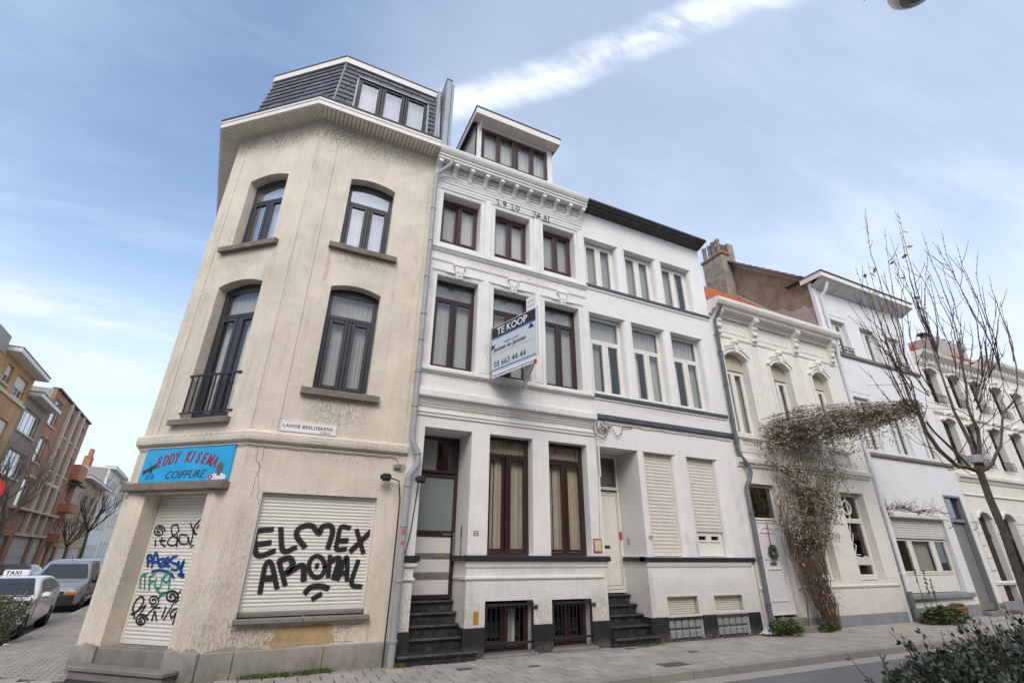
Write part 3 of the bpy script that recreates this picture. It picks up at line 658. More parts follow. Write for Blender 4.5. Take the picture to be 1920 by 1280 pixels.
text('LANGE BEELDEKENS',FR,-.105,3.568,-.026,.083,BLACKP,t,ext=.001,spacing=1.08,bold=.001); text('STRAAT',FR,.50,3.510,-.026,.05,BLACKP,t,ext=.001)
# ================================================================ GRAFFITI
def spray(name,strokes,F,d,wd,colr,parent,alpha=1.0):
    m=bpy.data.materials.new(name+' paint'); m.use_nodes=True; nt=m.node_tree; b=nt.nodes['Principled BSDF']
    b.inputs['Base Color'].default_value=(*colr,1); b.inputs['Roughness'].default_value=.6
    at=N(nt,'ShaderNodeAttribute'); at.attribute_name='cover'
    g=M(nt,'ADD',at.outputs['Fac'],M(nt,'MULTIPLY',M(nt,'SUBTRACT',noi(nt,pos(nt),90,3),.5),.5))
    lf=ramp(nt,noi(nt,pos(nt),7,4,.6),[(.3,.90),(.6,1)]); al=M(nt,'MULTIPLY',ramp(nt,g,[(.12,0),(.70,alpha)],'EASE'),lf); nt.links.new(al,b.inputs['Alpha'])
    vs=[];fs=[];cv=[]
    for si,st in enumerate(strokes):
        P=[Vector(p) for p in st]; P=[P[0]*2-P[1]]+P+[P[-1]*2-P[-2]]; pts=[]
        for i in range(1,len(P)-2):
            nseg=max(2,int((P[i+1]-P[i]).length/.02))
            for j in range(nseg):
                t=j/nseg; a,b_,c,dd=P[i-1],P[i],P[i+1],P[i+2]
                pts.append(.5*((2*b_)+(c-a)*t+(2*a-5*b_+4*c-dd)*t*t+(3*b_-a-3*c+dd)*t**3))
        pts.append(P[-2])
        # pad the two ends with the round spray cap
        w_=wd*(1+.12*math.sin(si*3))
        e0=(pts[0]-pts[1]).normalized()*w_*.5; e1=(pts[-1]-pts[-2]).normalized()*w_*.5
        pts=[pts[0]+e0]+pts+[pts[-1]+e1]; base=len(vs); n=len(pts)
        dof=d-.0006*si/ max(1,len(strokes))-.001
        for i,p in enumerate(pts):
            tg=(pts[min(i+1,n-1)]-pts[max(i-1,0)]); tg=tg.normalized() if tg.length else Vector((1,0)); nx=Vector((-tg.y,tg.x))
            for kx,(o_,c_) in enumerate(((-.86,0),(-.40,.9),(0,1),(.40,.9),(.86,0))):
                pp_=p+nx*w_*o_; vs.append(F.P(pp_.x,dof,pp_.y)); cv.append(0 if i in (0,n-1) else c_)
        for i in range(n-1):
            for q_ in range(4): fs.append((base+i*5+q_,base+i*5+q_+1,base+(i+1)*5+q_+1,base+(i+1)*5+q_))
    mb=MB(); mb.add(vs,fs); o=obj(name,mb,m,parent,recalc=False)
    a=o.data.attributes.new('cover','FLOAT','POINT'); a.data.foreach_set('value',cv); return o
G_BIG= [[(0.059, 1.951), (-0.167, 1.891), (-0.084, 1.577), (0.147, 1.636)], [(-0.114, 1.724), (0.064, 1.758)], [(0.172, 1.974), (0.271, 1.644), (0.45, 1.692)], [(0.582, 1.697), (0.443, 1.843), (0.425, 1.943), (0.514, 2.014), (0.641, 2.017), (0.763, 1.908), (0.798, 2.012), (0.927, 2.026), (0.971, 1.918), (0.934, 1.683)], [(1.24, 2.003), (1.095, 2.012), (1.071, 1.817), (1.074, 1.675), (1.225, 1.676)], [(1.082, 1.797), (1.227, 1.807)], [(1.353, 1.98), (1.512, 1.618)], [(1.593, 1.954), (1.3, 1.642)], [(0.058, 1.052), (0.06, 1.441), (0.141, 1.45), (0.284, 1.111)], [(0.065, 1.244), (0.219, 1.254)], [(0.24, 1.488), (0.391, 1.155)], [(0.239, 1.495), (0.376, 1.536), (0.447, 1.441), (0.38, 1.318), (0.591, 1.429), (0.649, 1.214)], [(0.933, 1.411), (0.932, 1.344), (0.907, 1.29), (0.863, 1.261), (0.81, 1.261), (0.757, 1.291), (0.714, 1.345), (0.691, 1.412), (0.691, 1.479), (0.716, 1.533), (0.759, 1.564), (0.813, 1.564), (0.867, 1.534), (0.91, 1.479), (0.933, 1.411)], [(0.799, 1.423), (0.82, 1.423)], [(0.987, 1.576), (1.006, 1.258)], [(1.006, 1.49), (1.136, 1.527), (1.097, 1.233)], [(1.156, 1.22), (1.251, 1.553), (1.306, 1.206)], [(1.199, 1.312), (1.284, 1.324)], [(1.446, 1.503), (1.385, 1.169), (1.544, 1.112)], [(0.696, 1.039), (0.768, 1.119), (0.915, 1.133), (1.034, 1.097)], [(0.821, 0.955), (0.938, 1.022)]]
G_BLACK= [[(0.629, 1.918), (0.629, 1.909), (0.617, 1.904), (0.595, 1.909), (0.576, 1.924), (0.57, 1.945), (0.585, 1.962), (0.62, 1.966), (0.661, 1.952), (0.691, 1.923), (0.695, 1.889), (0.667, 1.865), (0.615, 1.861), (0.556, 1.883), (0.516, 1.924), (0.513, 1.97), (0.552, 2.002), (0.622, 2.005), (0.696, 1.976), (0.745, 1.923)], [(0.591, 1.795), (0.625, 1.694)], [(0.713, 1.833), (0.727, 1.745), (0.839, 1.69)], [(0.675, 1.78), (0.802, 1.785)], [(0.954, 2.025), (0.852, 2.0), (0.918, 1.871), (1.067, 1.795), (0.998, 1.707), (0.865, 1.74), (0.886, 1.82), (1.02, 1.922), (0.961, 2.025)], [(1.023, 1.858), (1.072, 1.69)], [(1.222, 1.858), (1.082, 1.866), (1.12, 1.745), (1.272, 1.745), (1.243, 1.845), (1.332, 1.72), (1.327, 1.895), (1.222, 2.048)], [(1.419, 2.098), (1.325, 1.996), (1.375, 1.882), (1.47, 1.92), (1.423, 2.008), (1.38, 1.965)], [(1.346, 1.681), (1.407, 1.716)], [(0.631, 0.67), (0.539, 0.803), (0.564, 0.919), (0.645, 0.968), (0.714, 0.9), (0.632, 0.76), (0.531, 0.721)], [(0.632, 0.76), (0.779, 0.851), (0.701, 0.717)], [(0.785, 0.644), (0.785, 0.635), (0.773, 0.63), (0.752, 0.633), (0.733, 0.646), (0.727, 0.665), (0.743, 0.682), (0.776, 0.687), (0.816, 0.676), (0.845, 0.65), (0.849, 0.619), (0.822, 0.596), (0.771, 0.59), (0.714, 0.608), (0.675, 0.644), (0.672, 0.686), (0.71, 0.717), (0.778, 0.722), (0.851, 0.698), (0.898, 0.652)], [(0.894, 0.913), (0.883, 0.918), (0.878, 0.928), (0.887, 0.939), (0.909, 0.942), (0.935, 0.933), (0.955, 0.914), (0.955, 0.891), (0.932, 0.875), (0.891, 0.873), (0.848, 0.89), (0.821, 0.921), (0.824, 0.954), (0.86, 0.977), (0.917, 0.977), (0.975, 0.953), (1.009, 0.911), (1.003, 0.868), (0.956, 0.841), (0.883, 0.841)], [(1.244, 0.97), (1.232, 0.966), (1.214, 0.972), (1.202, 0.987), (1.207, 1.004), (1.23, 1.015), (1.266, 1.011), (1.3, 0.991), (1.315, 0.962), (1.301, 0.934), (1.259, 0.919), (1.203, 0.928), (1.154, 0.959), (1.136, 1.002), (1.158, 1.041), (1.217, 1.058), (1.292, 1.045), (1.353, 1.003), (1.375, 0.948), (1.344, 0.901)], [(0.851, 0.718), (0.96, 0.816), (1.077, 0.828)], [(0.984, 0.78), (0.979, 0.646)], [(0.99, 0.781), (1.076, 0.649)], [(1.181, 0.845), (1.158, 0.688)], [(1.383, 1.078), (1.306, 0.894), (1.205, 0.667)], [(1.401, 0.829), (1.302, 0.777), (1.349, 0.694), (1.418, 0.785), (1.394, 0.619)], [(1.004, 0.954), (1.028, 1.019), (1.136, 1.038)]]
G_BLUE= [[(0.595, 1.391), (0.543, 1.544)], [(0.485, 1.513), (0.568, 1.569), (0.64, 1.495), (0.566, 1.455)], [(0.678, 1.385), (0.677, 1.599), (0.83, 1.406)], [(0.666, 1.456), (0.789, 1.467)], [(0.771, 1.496), (0.889, 1.509), (0.843, 1.399), (0.948, 1.41)], [(0.926, 1.449), (1.003, 1.478), (0.944, 1.527), (0.92, 1.448), (1.041, 1.397)], [(1.131, 1.553), (1.034, 1.523), (1.064, 1.46), (1.191, 1.427), (1.198, 1.355), (1.088, 1.364)], [(1.186, 1.475), (1.257, 1.375), (1.295, 1.488), (1.292, 1.333), (1.371, 1.263), (1.254, 1.294)], [(0.704, 1.32), (0.872, 1.344), (1.083, 1.306), (1.187, 1.241)]]
G_GREEN= [[(0.502, 1.273), (0.571, 1.079)], [(0.487, 1.244), (0.63, 1.299)], [(0.587, 1.287), (0.663, 1.071)], [(0.697, 1.252), (0.76, 1.059)], [(0.682, 1.247), (0.793, 1.287)], [(0.716, 1.167), (0.811, 1.192)], [(0.843, 1.231), (0.856, 1.113), (0.975, 1.111), (0.95, 1.233)], [(1.038, 1.301), (0.977, 1.233), (1.067, 1.173), (1.107, 1.259), (1.056, 1.306)], [(1.107, 1.259), (1.15, 1.045)], [(0.888, 1.086), (1.033, 1.005), (1.098, 1.025)]]

spray('graffiti_tag',G_BIG,FR,.1-.0115,.063,(.012,.012,.013),sh_f)
spray('graffiti_tag',G_BLACK,CH,.3-.012,.022,(.01,.01,.012),sh_d)
spray('graffiti_tag',G_BLUE,CH,.3-.0142,.036,(.0,.06,.26),sh_d)
spray('graffiti_tag',G_GREEN,CH,.3-.0164,.022,(.0,.26,.16),sh_d)
# ================================================================ HOUSE 55
H5=thing('row_house','white row house numbered 55 with maroon window frames, bracketed cornice and attic dormer','house',(4.2,1,0))
T5=.30
holes=[rect(a,b,8.17,9.63) for a,b in ((2.35,3.33),(3.72,4.70),(5.09,6.06))]+[rect(a,b,5.13,7.30) for a,b in ((2.36,3.34),(3.73,4.70),(5.09,6.07))]
holes+=[rect(3.73,4.71,1.60,3.86),rect(5.10,6.07,1.60,3.86),rect(3.72,4.69,.03,.85),rect(5.09,5.98,.05,.84)]
outer=[(2.072,0),(2.37,0),(2.37,3.86),(3.34,3.86),(3.34,0),(6.385,0),(6.385,3.2),(6.33,3.2),(6.33,10.75),(2.072,10.75)]
obj('front_wall',tri_wall(MB(),FR,outer,holes,T5),PAINT,H5)
def body(parent,x0,x1,ztop,depth=9,rl=0,y0=.301,skip=None):
    mb=MB()
    for z0,z1 in ((.001,.02),(1.2,1.5),(4.3,4.6),(7.6,7.9),(ztop-.3,ztop-.02)): mb.box(FR,x0+.05,x1-.05,(.95 if z0<1.3 else y0),depth,z0,z1)
    mb.box(FR,x0,x0+.06,y0,depth,0,ztop); mb.box(FR,x1-.06,x1,y0,depth,0,ztop); mb.box(FR,x0+.06,x1-.06,depth-.1,depth,0,ztop)
    mb.box(FR,x0+.06,x1-.06,2.2,2.3,1.6,ztop-.4)
    return obj('interior',mb,DARK,parent)
body(H5,2.073,6.34,10.74)
# recessed entrance
mb=MB(); mb.box(FR,3.341,3.41,T5,.95,.0,3.93); mb.box(FR,2.30,2.37,T5,.95,.0,3.93); mb.box(FR,2.37,3.341,T5,.95,3.861,3.93)
obj('porch_wall',mb,PAINT,H5)
dr=obj('front_door',bars(FR,2.40,3.335,.85,3.10,.70,.77,.075).box(FR,2.47,3.26,.702,.768,1.92,2.03,.006),MAROON,H5)
obj('glass_panel',MB().box(FR,2.475,3.26,.725,.735,2.03,3.025),FROST,dr)
for a,b in ((.925,1.17),(1.30,1.52),(1.63,1.92)): obj('white_panel',MB().box(FR,2.475,3.26,.722,.74,a,b,.004),PANEL,dr)
for a,b in ((1.17,1.30),(1.52,1.63)): obj('letter_slot',MB().box(FR,2.475,3.26,.716,.74,a,b,.008),STEEL,dr)
obj('letter_slot',MB().box(FR,2.95,3.12,.70,.72,1.56,1.60,.005),BRASS,dr)
obj('door_handle',MB().tube([FR.P(3.295,.70,1.55),FR.P(3.295,.66,1.56),FR.P(3.295,.66,1.98),FR.P(3.295,.70,1.99)],.014,8).box(FR,3.08,3.25,.675,.70,1.95,1.975,.006),STEEL,dr)
tr=obj('transom_window',bars(FR,2.40,3.335,3.12,3.84,.70,.76,.05),MAROON,H5); obj('pane',MB().box(FR,2.45,3.285,.725,.731,3.17,3.79),GLASS,tr)
curtain(FR,2.5,2.9,.85,3.14,3.84,CURTG,tr,3)
obj('bell_panel',MB().box(Face(3.34,0,90),.30,.36,-.0,.018,1.52,2.12,.004),STEEL,H5)
for i,(tz,td) in enumerate(zip((.84,.67,.5,.33,.15),(.64,.45,.27,.10,-.20))):
    a,b=(2.372,3.338)
    if i==4: a,b=2.16,3.52
    nb=MB(); back=.72
    w0=td
    nb.profile(FR,[(w0-.035,tz-.045),(w0-.045,tz-.025),(w0-.03,tz),(back if i<4 else .10,tz+.001),(back if i<4 else .10,tz-.05),(w0,tz-.055)],a,b)
    nb.box(FR,a+.012,b-.012,w0+.005,back-.01 if i<4 else .09,(-.12 if i==4 else tz-.20),tz-.052)
    obj('step',nb,BLACKST,H5)
for (a,b),cu in (((2.35,3.33),None),((3.72,4.70),None),((5.09,6.06),None)):
    window(H5,FR,a,b,8.34,9.60,.24,MAROON if False else BROWNF,fw=.06,opened=(a<3),cur=([(0,.5,CURTG,dict(folds=5)),(.5,1,CURT,dict(folds=6))] if a<3 else [(0,1,CURT,dict(folds=9))] if a<5 else [(0,1,CURTG,dict(folds=1,amp=.003))]))
    obj('window_board',MB().box(FR,a+.002,b-.002,.20,.30,8.17,8.338,.004),PAINT,H5)
c55=[[(0,.35,CURTG,dict(folds=3)),(.1,1,CURTG,dict(folds=1,amp=.004))],[(0,1,CURTG,dict(folds=1,amp=.004))],[(0,1,CURTG,dict(folds=2,amp=.004))]]
for i,(a,b) in enumerate(((2.36,3.34),(3.73,4.70),(5.09,6.07))):
    window(H5,FR,a,b,5.14,7.29,.22,MAROON,fw=.062,transom=6.84,cur=c55[i],curtop=(CURTG if i==0 else CURT),transfolds=1)
for i,(a,b) in enumerate(((3.73,4.71),(5.10,6.07))):
    window(H5,FR,a,b,1.60,3.85,.20,MAROON,fw=.062,transom=3.49,opened=(i==0),cur=[(0.0,.22,CURTB,dict(folds=3)),(.25,.5,CURTB,dict(folds=2)),(.55,.85,CURTB,dict(folds=3)),(.85,1,CURTB,dict(folds=2))],curtop=CURTB)
for (a,b,z0,z1) in ((3.72,4.69,.03,.80),(5.09,5.98,.05,.80)):
    window(H5,FR,a,b,z0,z1,.22,MAROON,fw=.05,cur=[(.55,.8,CURT,dict(folds=2))] if a<4 else None)
    mb=MB(); g0=a+.02; g1=b-.0
    mb.box(FR,g0,g1,.0,.03,z1-.04,z1-.0,.004); mb.box(FR,g0,g1,-.02,.012,z0+.14,z0+.18,.004); mb.box(FR,g0,g0+.03,.0,.025,z0+.1,z1,.004); mb.box(FR,g1-.04,g1,-.02,.02,z0+.05,z1+.02,.004)
    gr=obj('window_grille',mb,IRON,H5)
    b0=obj('bar',MB().box(FR,g0+.10,g0+.112,.003,.012,z0+.18,z1-.04),IRON,gr)
    for k_ in range(1,8): clone(b0,((g1-g0-.2)/8*k_,0,0),gr)
    mb=MB()
    for zz in (z0+.12,z1-.06): mb.tube([FR.P(g1-.02,-.02,zz),FR.P(g1+.05,-.03,zz)],.018,6); mb.box(FR,g1+.03,g1+.08,-.04,.0,zz-.03,zz+.03,.005)
    obj('hinge',mb,IRON,gr)
    obj('window_kerb',MB().box(FR,a-.05,b+.05,-.12,.19,-.08,z0+.005,.015),STONE,H5)
MOM[:]=[PAINT,H5]
# black plinth blocks and painted sill band
for a,b in ((3.343,3.718),(4.692,5.088),(5.982,6.383),(2.13,2.39)):
    mb=MB().box(FR,a,b,-.035,(.02 if a>2.5 else .02),-.1,.45,.008); 
    obj('plinth_block',mb,BLACKPL,H5)
obj('plinth_block',MB().box(FR,3.312,3.342,-.035,.69,-.05,.45,.004),BLACKPL,H5)
mb=MB(); prof=[(-.075,1.50),(-.085,1.515),(-.085,1.575),(-.07,1.59),(.0,1.60),(.0,1.50)]
mb.profile(FR,prof,3.28,6.46); mb.box(Face(3.34,0,90),.0,.69,.0,.06,1.50,1.59,.006); mb.box(FR,2.13,2.45,-.085,.0,1.49,1.585,.008)
obj('sill_band',mb,BLACKPL,H5)
mb=MB()
mo(FR,[(0,1.38),(-.02,1.40),(-.03,1.45),(-.06,1.495),(0,1.499)],3.31,6.42); obj('moulding',MB().box(FR,2.13,2.43,-.05,.0,1.40,1.488,.02),PAINT,H5)
mo(FR,[(0,1.19),(-.028,1.20),(-.035,1.22),(-.028,1.245),(0,1.255)],3.31,6.30); obj('moulding',MB().box(FR,2.14,2.40,-.04,.0,1.19,1.24,.012),PAINT,H5)
obj('moulding',MB().box(Face(3.34,0,90),-.02,.66,.0,.03,1.19,1.25,.008),PAINT,H5)
# mouldings higher up
mo(FR,[(0,3.30+.76),(-.03,4.08),(-.03,4.12),(-.05,4.14),(-.05,4.17),(0,4.19)],2.08,6.32)
led=[(0,4.33),(-.03,4.34),(-.03,4.37),(-.05,4.375),(-.05,4.40),(-.07,4.405),(-.07,4.43),(-.12,4.44),(-.13,4.46),(-.13,4.57),(-.12,4.585),(0,4.60)]
mo(FR,led,2.08,6.33)
mo(FR,[(0,4.97),(-.05,4.985),(-.06,5.0),(-.085,5.01),(-.085,5.075),(-.07,5.09),(.2,5.12),(.2,4.97)],2.09,6.33)
mo(FR,[(0,7.66),(-.02,7.67),(-.03,7.71),(0,7.73)],2.12,6.32)
mo(FR,[(0,7.90),(-.04,7.93),(-.07,7.98),(-.09,7.985),(-.09,8.04),(-.075,8.055),(0,8.07)],2.09,6.33)
mo(FR,[(0,9.83),(-.015,9.84),(-.02,9.87),(0,9.885)],2.10,6.32); mo(FR,[(0,9.93),(-.02,9.94),(-.03,10.0),(-.045,10.02),(-.045,10.05),(0,10.07)],2.10,6.32)

for (a,b),z0,z1 in [(x,8.08,9.63) for x in ((2.35,3.33),(3.72,4.70),(5.09,6.06))]+[(x,5.12,7.30) for x in ((2.36,3.34),(3.73,4.70),(5.09,6.07))]:
    w_=.10; mb=MB()
    mb.box(FR,a-w_,a-w_+.025,-.022,.001,z0,z1+.12,.006); mb.box(FR,b+w_-.025,b+w_,-.022,.001,z0,z1+.12,.006)
    mb.profile(FR,[(0,z1+.09),(-.02,z1+.10),(-.035,z1+.125),(-.035,z1+.14),(0,z1+.15)],a-w_-.03,b+w_+.03)
    mb.box(FR,a-.03,a-.018,-.01,.001,z0,z1+.03,.003); mb.box(FR,b+.018,b+.03,-.01,.001,z0,z1+.03,.003); mb.box(FR,a-.03,b+.03,-.01,.001,z1+.022,z1+.034,.003); obj('window_surround',mb,PAINT,H5)
for x in (3.525,4.895): mb=MB(); mb.box(FR,x-.09,x+.09,-.018,.001,8.1,9.7,.006); mb.box(FR,x-.09,x+.09,-.018,.001,5.14,7.4,.006); obj('pilaster_strip',mb,PAINT,H5)

for u in (2.85,4.215,5.58):
    mb=MB(); keystone(mb,FR,u,7.24,-.02); scaled(mb,FR.P(u,0,7.24),1.3); obj('keystone_ornament',mb,PAINT,H5)
# iron year letters
mb=MB()
def ironstroke(pts,r=.011): mb.tube([FR.P(u,-.03,z) for u,z in pts],r,6)
z=9.76
for pts in ([(3.72,z+.13),(3.78,z+.17),(3.78,z)],[(3.73,z),(3.84,z)],[(3.86,z+.0),(3.86,z+.008)],[(3.99,z+.10),(3.93,z+.09),(3.92,z+.15),(3.97,z+.18),(4.0,z+.14),(3.99,z+.02),(3.93,z)],
   [(4.14,z+.12),(4.19,z+.17),(4.19,z-.01)],[(4.14,z-.01),(4.25,z-.01)],[(4.33,z-.01),(4.29,z+.05),(4.29,z+.12),(4.33,z+.17),(4.38,z+.12),(4.38,z+.04),(4.33,z-.01)],
   [(4.78,z+.13),(4.88,z+.13),(4.77,z-.04),(4.84,z-.03)],[(4.88,z-.03),(4.95,z+.12),(4.98,z+.12),(5.02,z-.02)],[(4.9,z+.03),(5.0,z+.03)],[(5.06,z-.03),(5.10,z-.03)],[(5.12,z-.03),(5.12,z+.12),(5.18,z+.11),(5.18,z+.06),(5.12,z+.05),(5.2,z+.02),(5.18,z-.03),(5.12,z-.03)],[(5.26,z+.13),(5.26,z-.03)],[(5.23,z+.13),(5.29,z+.13)],[(5.23,z-.03),(5.29,z-.03)]):
    ironstroke(pts)
for u in (3.78,4.19,4.33,4.88,5.12): ironstroke([(u,z+.06),(u,z+.06)]) if False else None
obj('iron_year_lettering',mb,IRON,H5)
# cornice with brackets
co=obj('cornice',MB().profile(FR,[(0,10.40),(-.30,10.41),(-.30,10.47),(-.33,10.48),(-.33,10.53),(-.36,10.545),(-.40,10.60),(-.42,10.66),(-.42,10.70),(-.40,10.715),(.3,10.76),(.3,10.40)],2.075,6.34),PAINT,H5)
obj('cornice_frieze',MB().profile(FR,[(0,10.07),(-.03,10.09),(-.04,10.12),(-.04,10.40),(0,10.40)],2.08,6.335),PAINT,co)
br=MB().profile(FR,[(-.04,10.12),(-.06,10.13),(-.075,10.18),(-.10,10.24),(-.16,10.30),(-.25,10.335),(-.27,10.36),(-.27,10.395),(-.04,10.395)],2.10,2.21)
br.box(FR,2.105,2.205,-.285,-.26,10.30,10.395,.01)
b0=obj('bracket',br,PAINT,co)
n=11; stp=(6.20-2.10)/(n-1)
for k_ in range(1,n): clone(b0,(stp*k_,0,0),co)
d0_=obj('dentil',MB().box(FR,2.235,2.26,-.10,-.04,10.24,10.31,.004),PAINT,co); mb=MB().box(FR,2.10,6.3,-.07,-.03,10.20,10.235,.004).box(FR,2.10,6.3,-.11,-.03,10.315,10.34,.004); obj('dentil_rail',mb,PAINT,co)
for g in range(10):
    for k_ in range(5):
        if g or k_: clone(d0_,(g*stp+k_*.052,0,0),co)
# roof and attic dormer
mb=MB(); mb.profile(FR,[(.05,10.74),(4.0,13.0),(8.6,10.76)],2.08,6.335); obj('roof',mb,TILEB,H5)
DF=.45
wal=tri_wall(MB(),Face(0,DF),rect(3.28,5.72,10.8,13.06),[rect(3.42,5.56,11.62,12.80)],.12)
dm=obj('dormer',wal,FASCIA,H5)
obj('side_cladding',MB().prism(Face(3.28,0,90),[(DF+.001,10.8),(DF+.001,13.06),(3.4,13.06),(3.4,12.3)],-.05,0),FASCIA,dm); obj('side_cladding',MB().prism(Face(5.72,0,90),[(DF+.001,10.8),(DF+.001,13.06),(3.4,13.06),(3.4,12.3)],0,.05),FASCIA,dm)
obj('roof_slab',MB().box(FR,3.10,5.85,.08,3.5,13.10,13.13),LEAD,dm)
obj('fascia_board',MB().box(FR,3.12,5.83,.10,.125,12.88,13.10,.006),FASCIA,dm); obj('fascia_board',MB().box(FR,3.12,3.145,.125,3.4,12.88,13.10,.006),FASCIA,dm); obj('fascia_board',MB().box(FR,5.805,5.83,.125,3.4,12.88,13.10,.006),FASCIA,dm)
s0=obj('soffit_plank',MB().box(FR,3.15,3.228,.126,DF-.001,12.90,12.912),SOFFIT,dm)
for k_ in range(1,33): clone(s0,(.0835*k_*.975,0,0),dm)
p0=obj('cladding_board',MB().box(FR,3.29,3.358,DF-.012,DF-.001,12.81,12.895,.003),SOFFIT,dm)
for k_ in range(1,34): clone(p0,(.0715*k_,0,0),dm)
window(H5,Face(0,DF),3.42,4.49,11.62,12.80,.03,BROWNF,fw=.055,cur=None); window(H5,Face(0,DF),4.49,5.56,11.62,12.80,.03,BROWNF,fw=.055)
curtain(FR,3.45,5.53,DF+.2,11.65,12.78,CURT,H5,16)
obj('dormer_pipe',MB().tube([FR.P(3.36,DF-.14,12.86),FR.P(3.36,DF-.13,12.80),FR.P(3.31,DF-.03,12.66),FR.P(3.31,DF-.03,10.9)],.022,8),FASCIA,dm)
obj('dormer_base',MB().box(FR,3.28,5.72,DF-.03,DF,10.9,11.58,.006).profile(FR,[(DF-.05,11.57),(DF-.05,11.60),(DF,11.62),(DF,11.57)],3.28,5.72),FASCIA,dm)
obj('interior',MB().box(FR,3.34,5.66,DF+.9,3.0,11.0,13.0),DARK,dm)
text('55',FR,3.44,1.93,-.004,.12,IRON,H5,'house_number',ext=.004)
obj('gas_marker_plate',MB().box(FR,3.50,3.60,-.012,-.001,.50,.70,.004),mat('ochre plate',(.45,.24,.03),.5,.2,9),H5)
obj('hazard_plate',MB().box(FR,6.10,6.31,-.02,-.002,1.66,1.93,.006),mat('red plate border',(.45,.07,.04),.5,.1),H5)
obj('hazard_plate_face',MB().box(FR,6.125,6.285,-.025,-.019,1.69,1.90,.003),mat('cream plate face',(.62,.6,.42),.5,.1,20,dirt=.5,dc=(.2,.19,.15),ds=30),H5)
# ================================================================ HOUSE 57
H7=thing('row_house','white row house numbered 57 with pale shutters, black gutter and slate grey sill bands','house',(8.6,1,0))
T7=.22
def round_pier(mb,u0,u1,z0,z1,r=.10):
    "soft rounded edges of the piers: quarter rounds set into each opening side"
    n=6
    for s,u in ((1,u0),(-1,u1)):
        pts=[]
        for i in range(n+1):
            a=PI/2*i/n; pts.append((u+s*(-r+r*math.sin(a))*1.0, .0+r*(1-math.cos(a))))
        # pts from (u-s r,0) to (u,r)
        vs=[];
        for (pu,pd) in pts: vs+=[FR.P(pu,pd-.0,z0),FR.P(pu,pd,z1)]
        mb.add(vs,[(2*i,2*i+2,2*i+3,2*i+1) for i in range(n)])
U3=((6.44,7.47),(7.80,8.84),(9.15,10.22))
# wall with rounded jambs built as courses: spandrels full width, piers as rounded blocks
def rounded_bay_wall(parent,bands,x0,x1,depth,m,r=.11):
    mb=MB()
    for z0,z1,ops in bands:
        if not ops: mb.box(FR,x0,x1,0,depth,z0,z1); continue
        e=[x0]+[v for o_ in ops for v in o_]+[x1]
        for i in range(0,len(e),2):
            a,b=e[i],e[i+1]; ra=0 if i==0 else r; rb=0 if i==len(e)-2 else r
            n=6; top=[]
            if ra: top+=[(a+r-r*math.sin(PI/2*k/n)*1.0, r-r*math.cos(PI/2*k/n)) for k in range(n+1)][::-1]
            else: top+=[(a,0)]
            if rb: top+=[(b-r+r*math.sin(PI/2*k/n), r-r*math.cos(PI/2*k/n)) for k in range(n+1)]
            else: top+=[(b,0)]
            poly=[(a,depth)]+top+[(b,depth)]
            nn=len(poly); vs=[FR.P(u,d,z0) for u,d in poly]+[FR.P(u,d,z1) for u,d in poly]
            mb.add(vs,[(k,(k+1)%nn,(k+1)%nn+nn,k+nn) for k in range(nn)]+[tuple(range(nn))[::-1],tuple(range(nn,2*nn))])
    mb.smooth=True
    return obj('front_wall',mb,m,parent)
X0,X1=6.332,10.745
rounded_bay_wall(H7,[(9.64,10.60,None),(8.14,9.64,U3),(7.31,8.14,None),(5.12,7.31,((6.44,7.48),(7.79,8.83),(9.15,10.22))),(3.87,5.12,None)],X0,X1,T7,PAINT57)
# ground floor
rounded_bay_wall(H7,[(1.60,3.869,((7.74,8.60),(9.08,10.0))) ],7.50,X1,T7,PAINT57)
mb=MB()
tri_wall(mb,FR,rect(7.46,X1-.04,0,1.60),[rect(7.87,8.80,.44,.85),rect(9.22,10.17,.46,.84),rect(7.88,8.81,.03,.40),rect(9.25,10.21,.03,.39)],.18)
mb.box(FR,7.46,7.50,.18,.90,0,1.6)
mb.box(FR,7.50,7.56,T7,.9,1.6,3.87); mb.box(FR,6.36,6.40,.30,.95,0,3.87); mb.box(FR,6.4,7.5,T7,.95,3.871,3.95); mb.box(FR,6.388,6.42,.0,.30,3.2,3.869)
obj('ground_floor_wall',mb,PAINT57,H7)
body(H7,6.342,10.74,10.6,y0=.221)
for a,b in ((7.86,8.81),(9.21,10.18)):
    obj('vent_frame',bars(FR,a,b,.43 if a<9 else .45,.86 if a<9 else .85,-.012,.02,.045),PAINT57,H7)
    v=obj('basement_shutter',MB().box(FR,a+.04,b-.04,.12,.17,.46,.84),SHUT,H7); s0=obj('slat',MB().box(FR,a+.05,b-.05,.10,.12,.48,.515,.008),SHUT,v)
    for k_ in range(1,8): clone(s0,(0,0,.043*k_),v)
GB=bpy.data.materials.new('glass block'); GB.use_nodes=True; _b=GB.node_tree.nodes['Principled BSDF']; _b.inputs['Base Color'].default_value=(.42,.45,.43,1); _b.inputs['Roughness'].default_value=.12; _b.inputs['Transmission Weight'].default_value=.35; _b.inputs['IOR'].default_value=1.45
for a,b in ((7.88,8.81),(9.25,10.21)):
    obj('mortar_grid',MB().box(FR,a,b,.06,.14,.02,.41),GREYBASE,H7)
    w_=(b-a)/5; h_=.185; g=MB().box(FR,a+.012,a+w_-.012,.0,.06,.035,.035+h_-.02,.03)
    g0=obj('glass_block',g,GB,H7)
    for i in range(5):
        for j in range(2):
            if i or j: clone(g0,(w_*i,0,h_*j),H7)
for a,b in ((7.40,7.87),(8.82,9.24),(10.22,10.62)): obj('plinth_block',MB().box(FR,a,b,-.03,.0,-.06,.45,.01),BLACKPL,H7)
obj('plinth_block',MB().box(FR,7.43,7.459,-.03,.45,-.05,.45,.004),BLACKPL,H7)
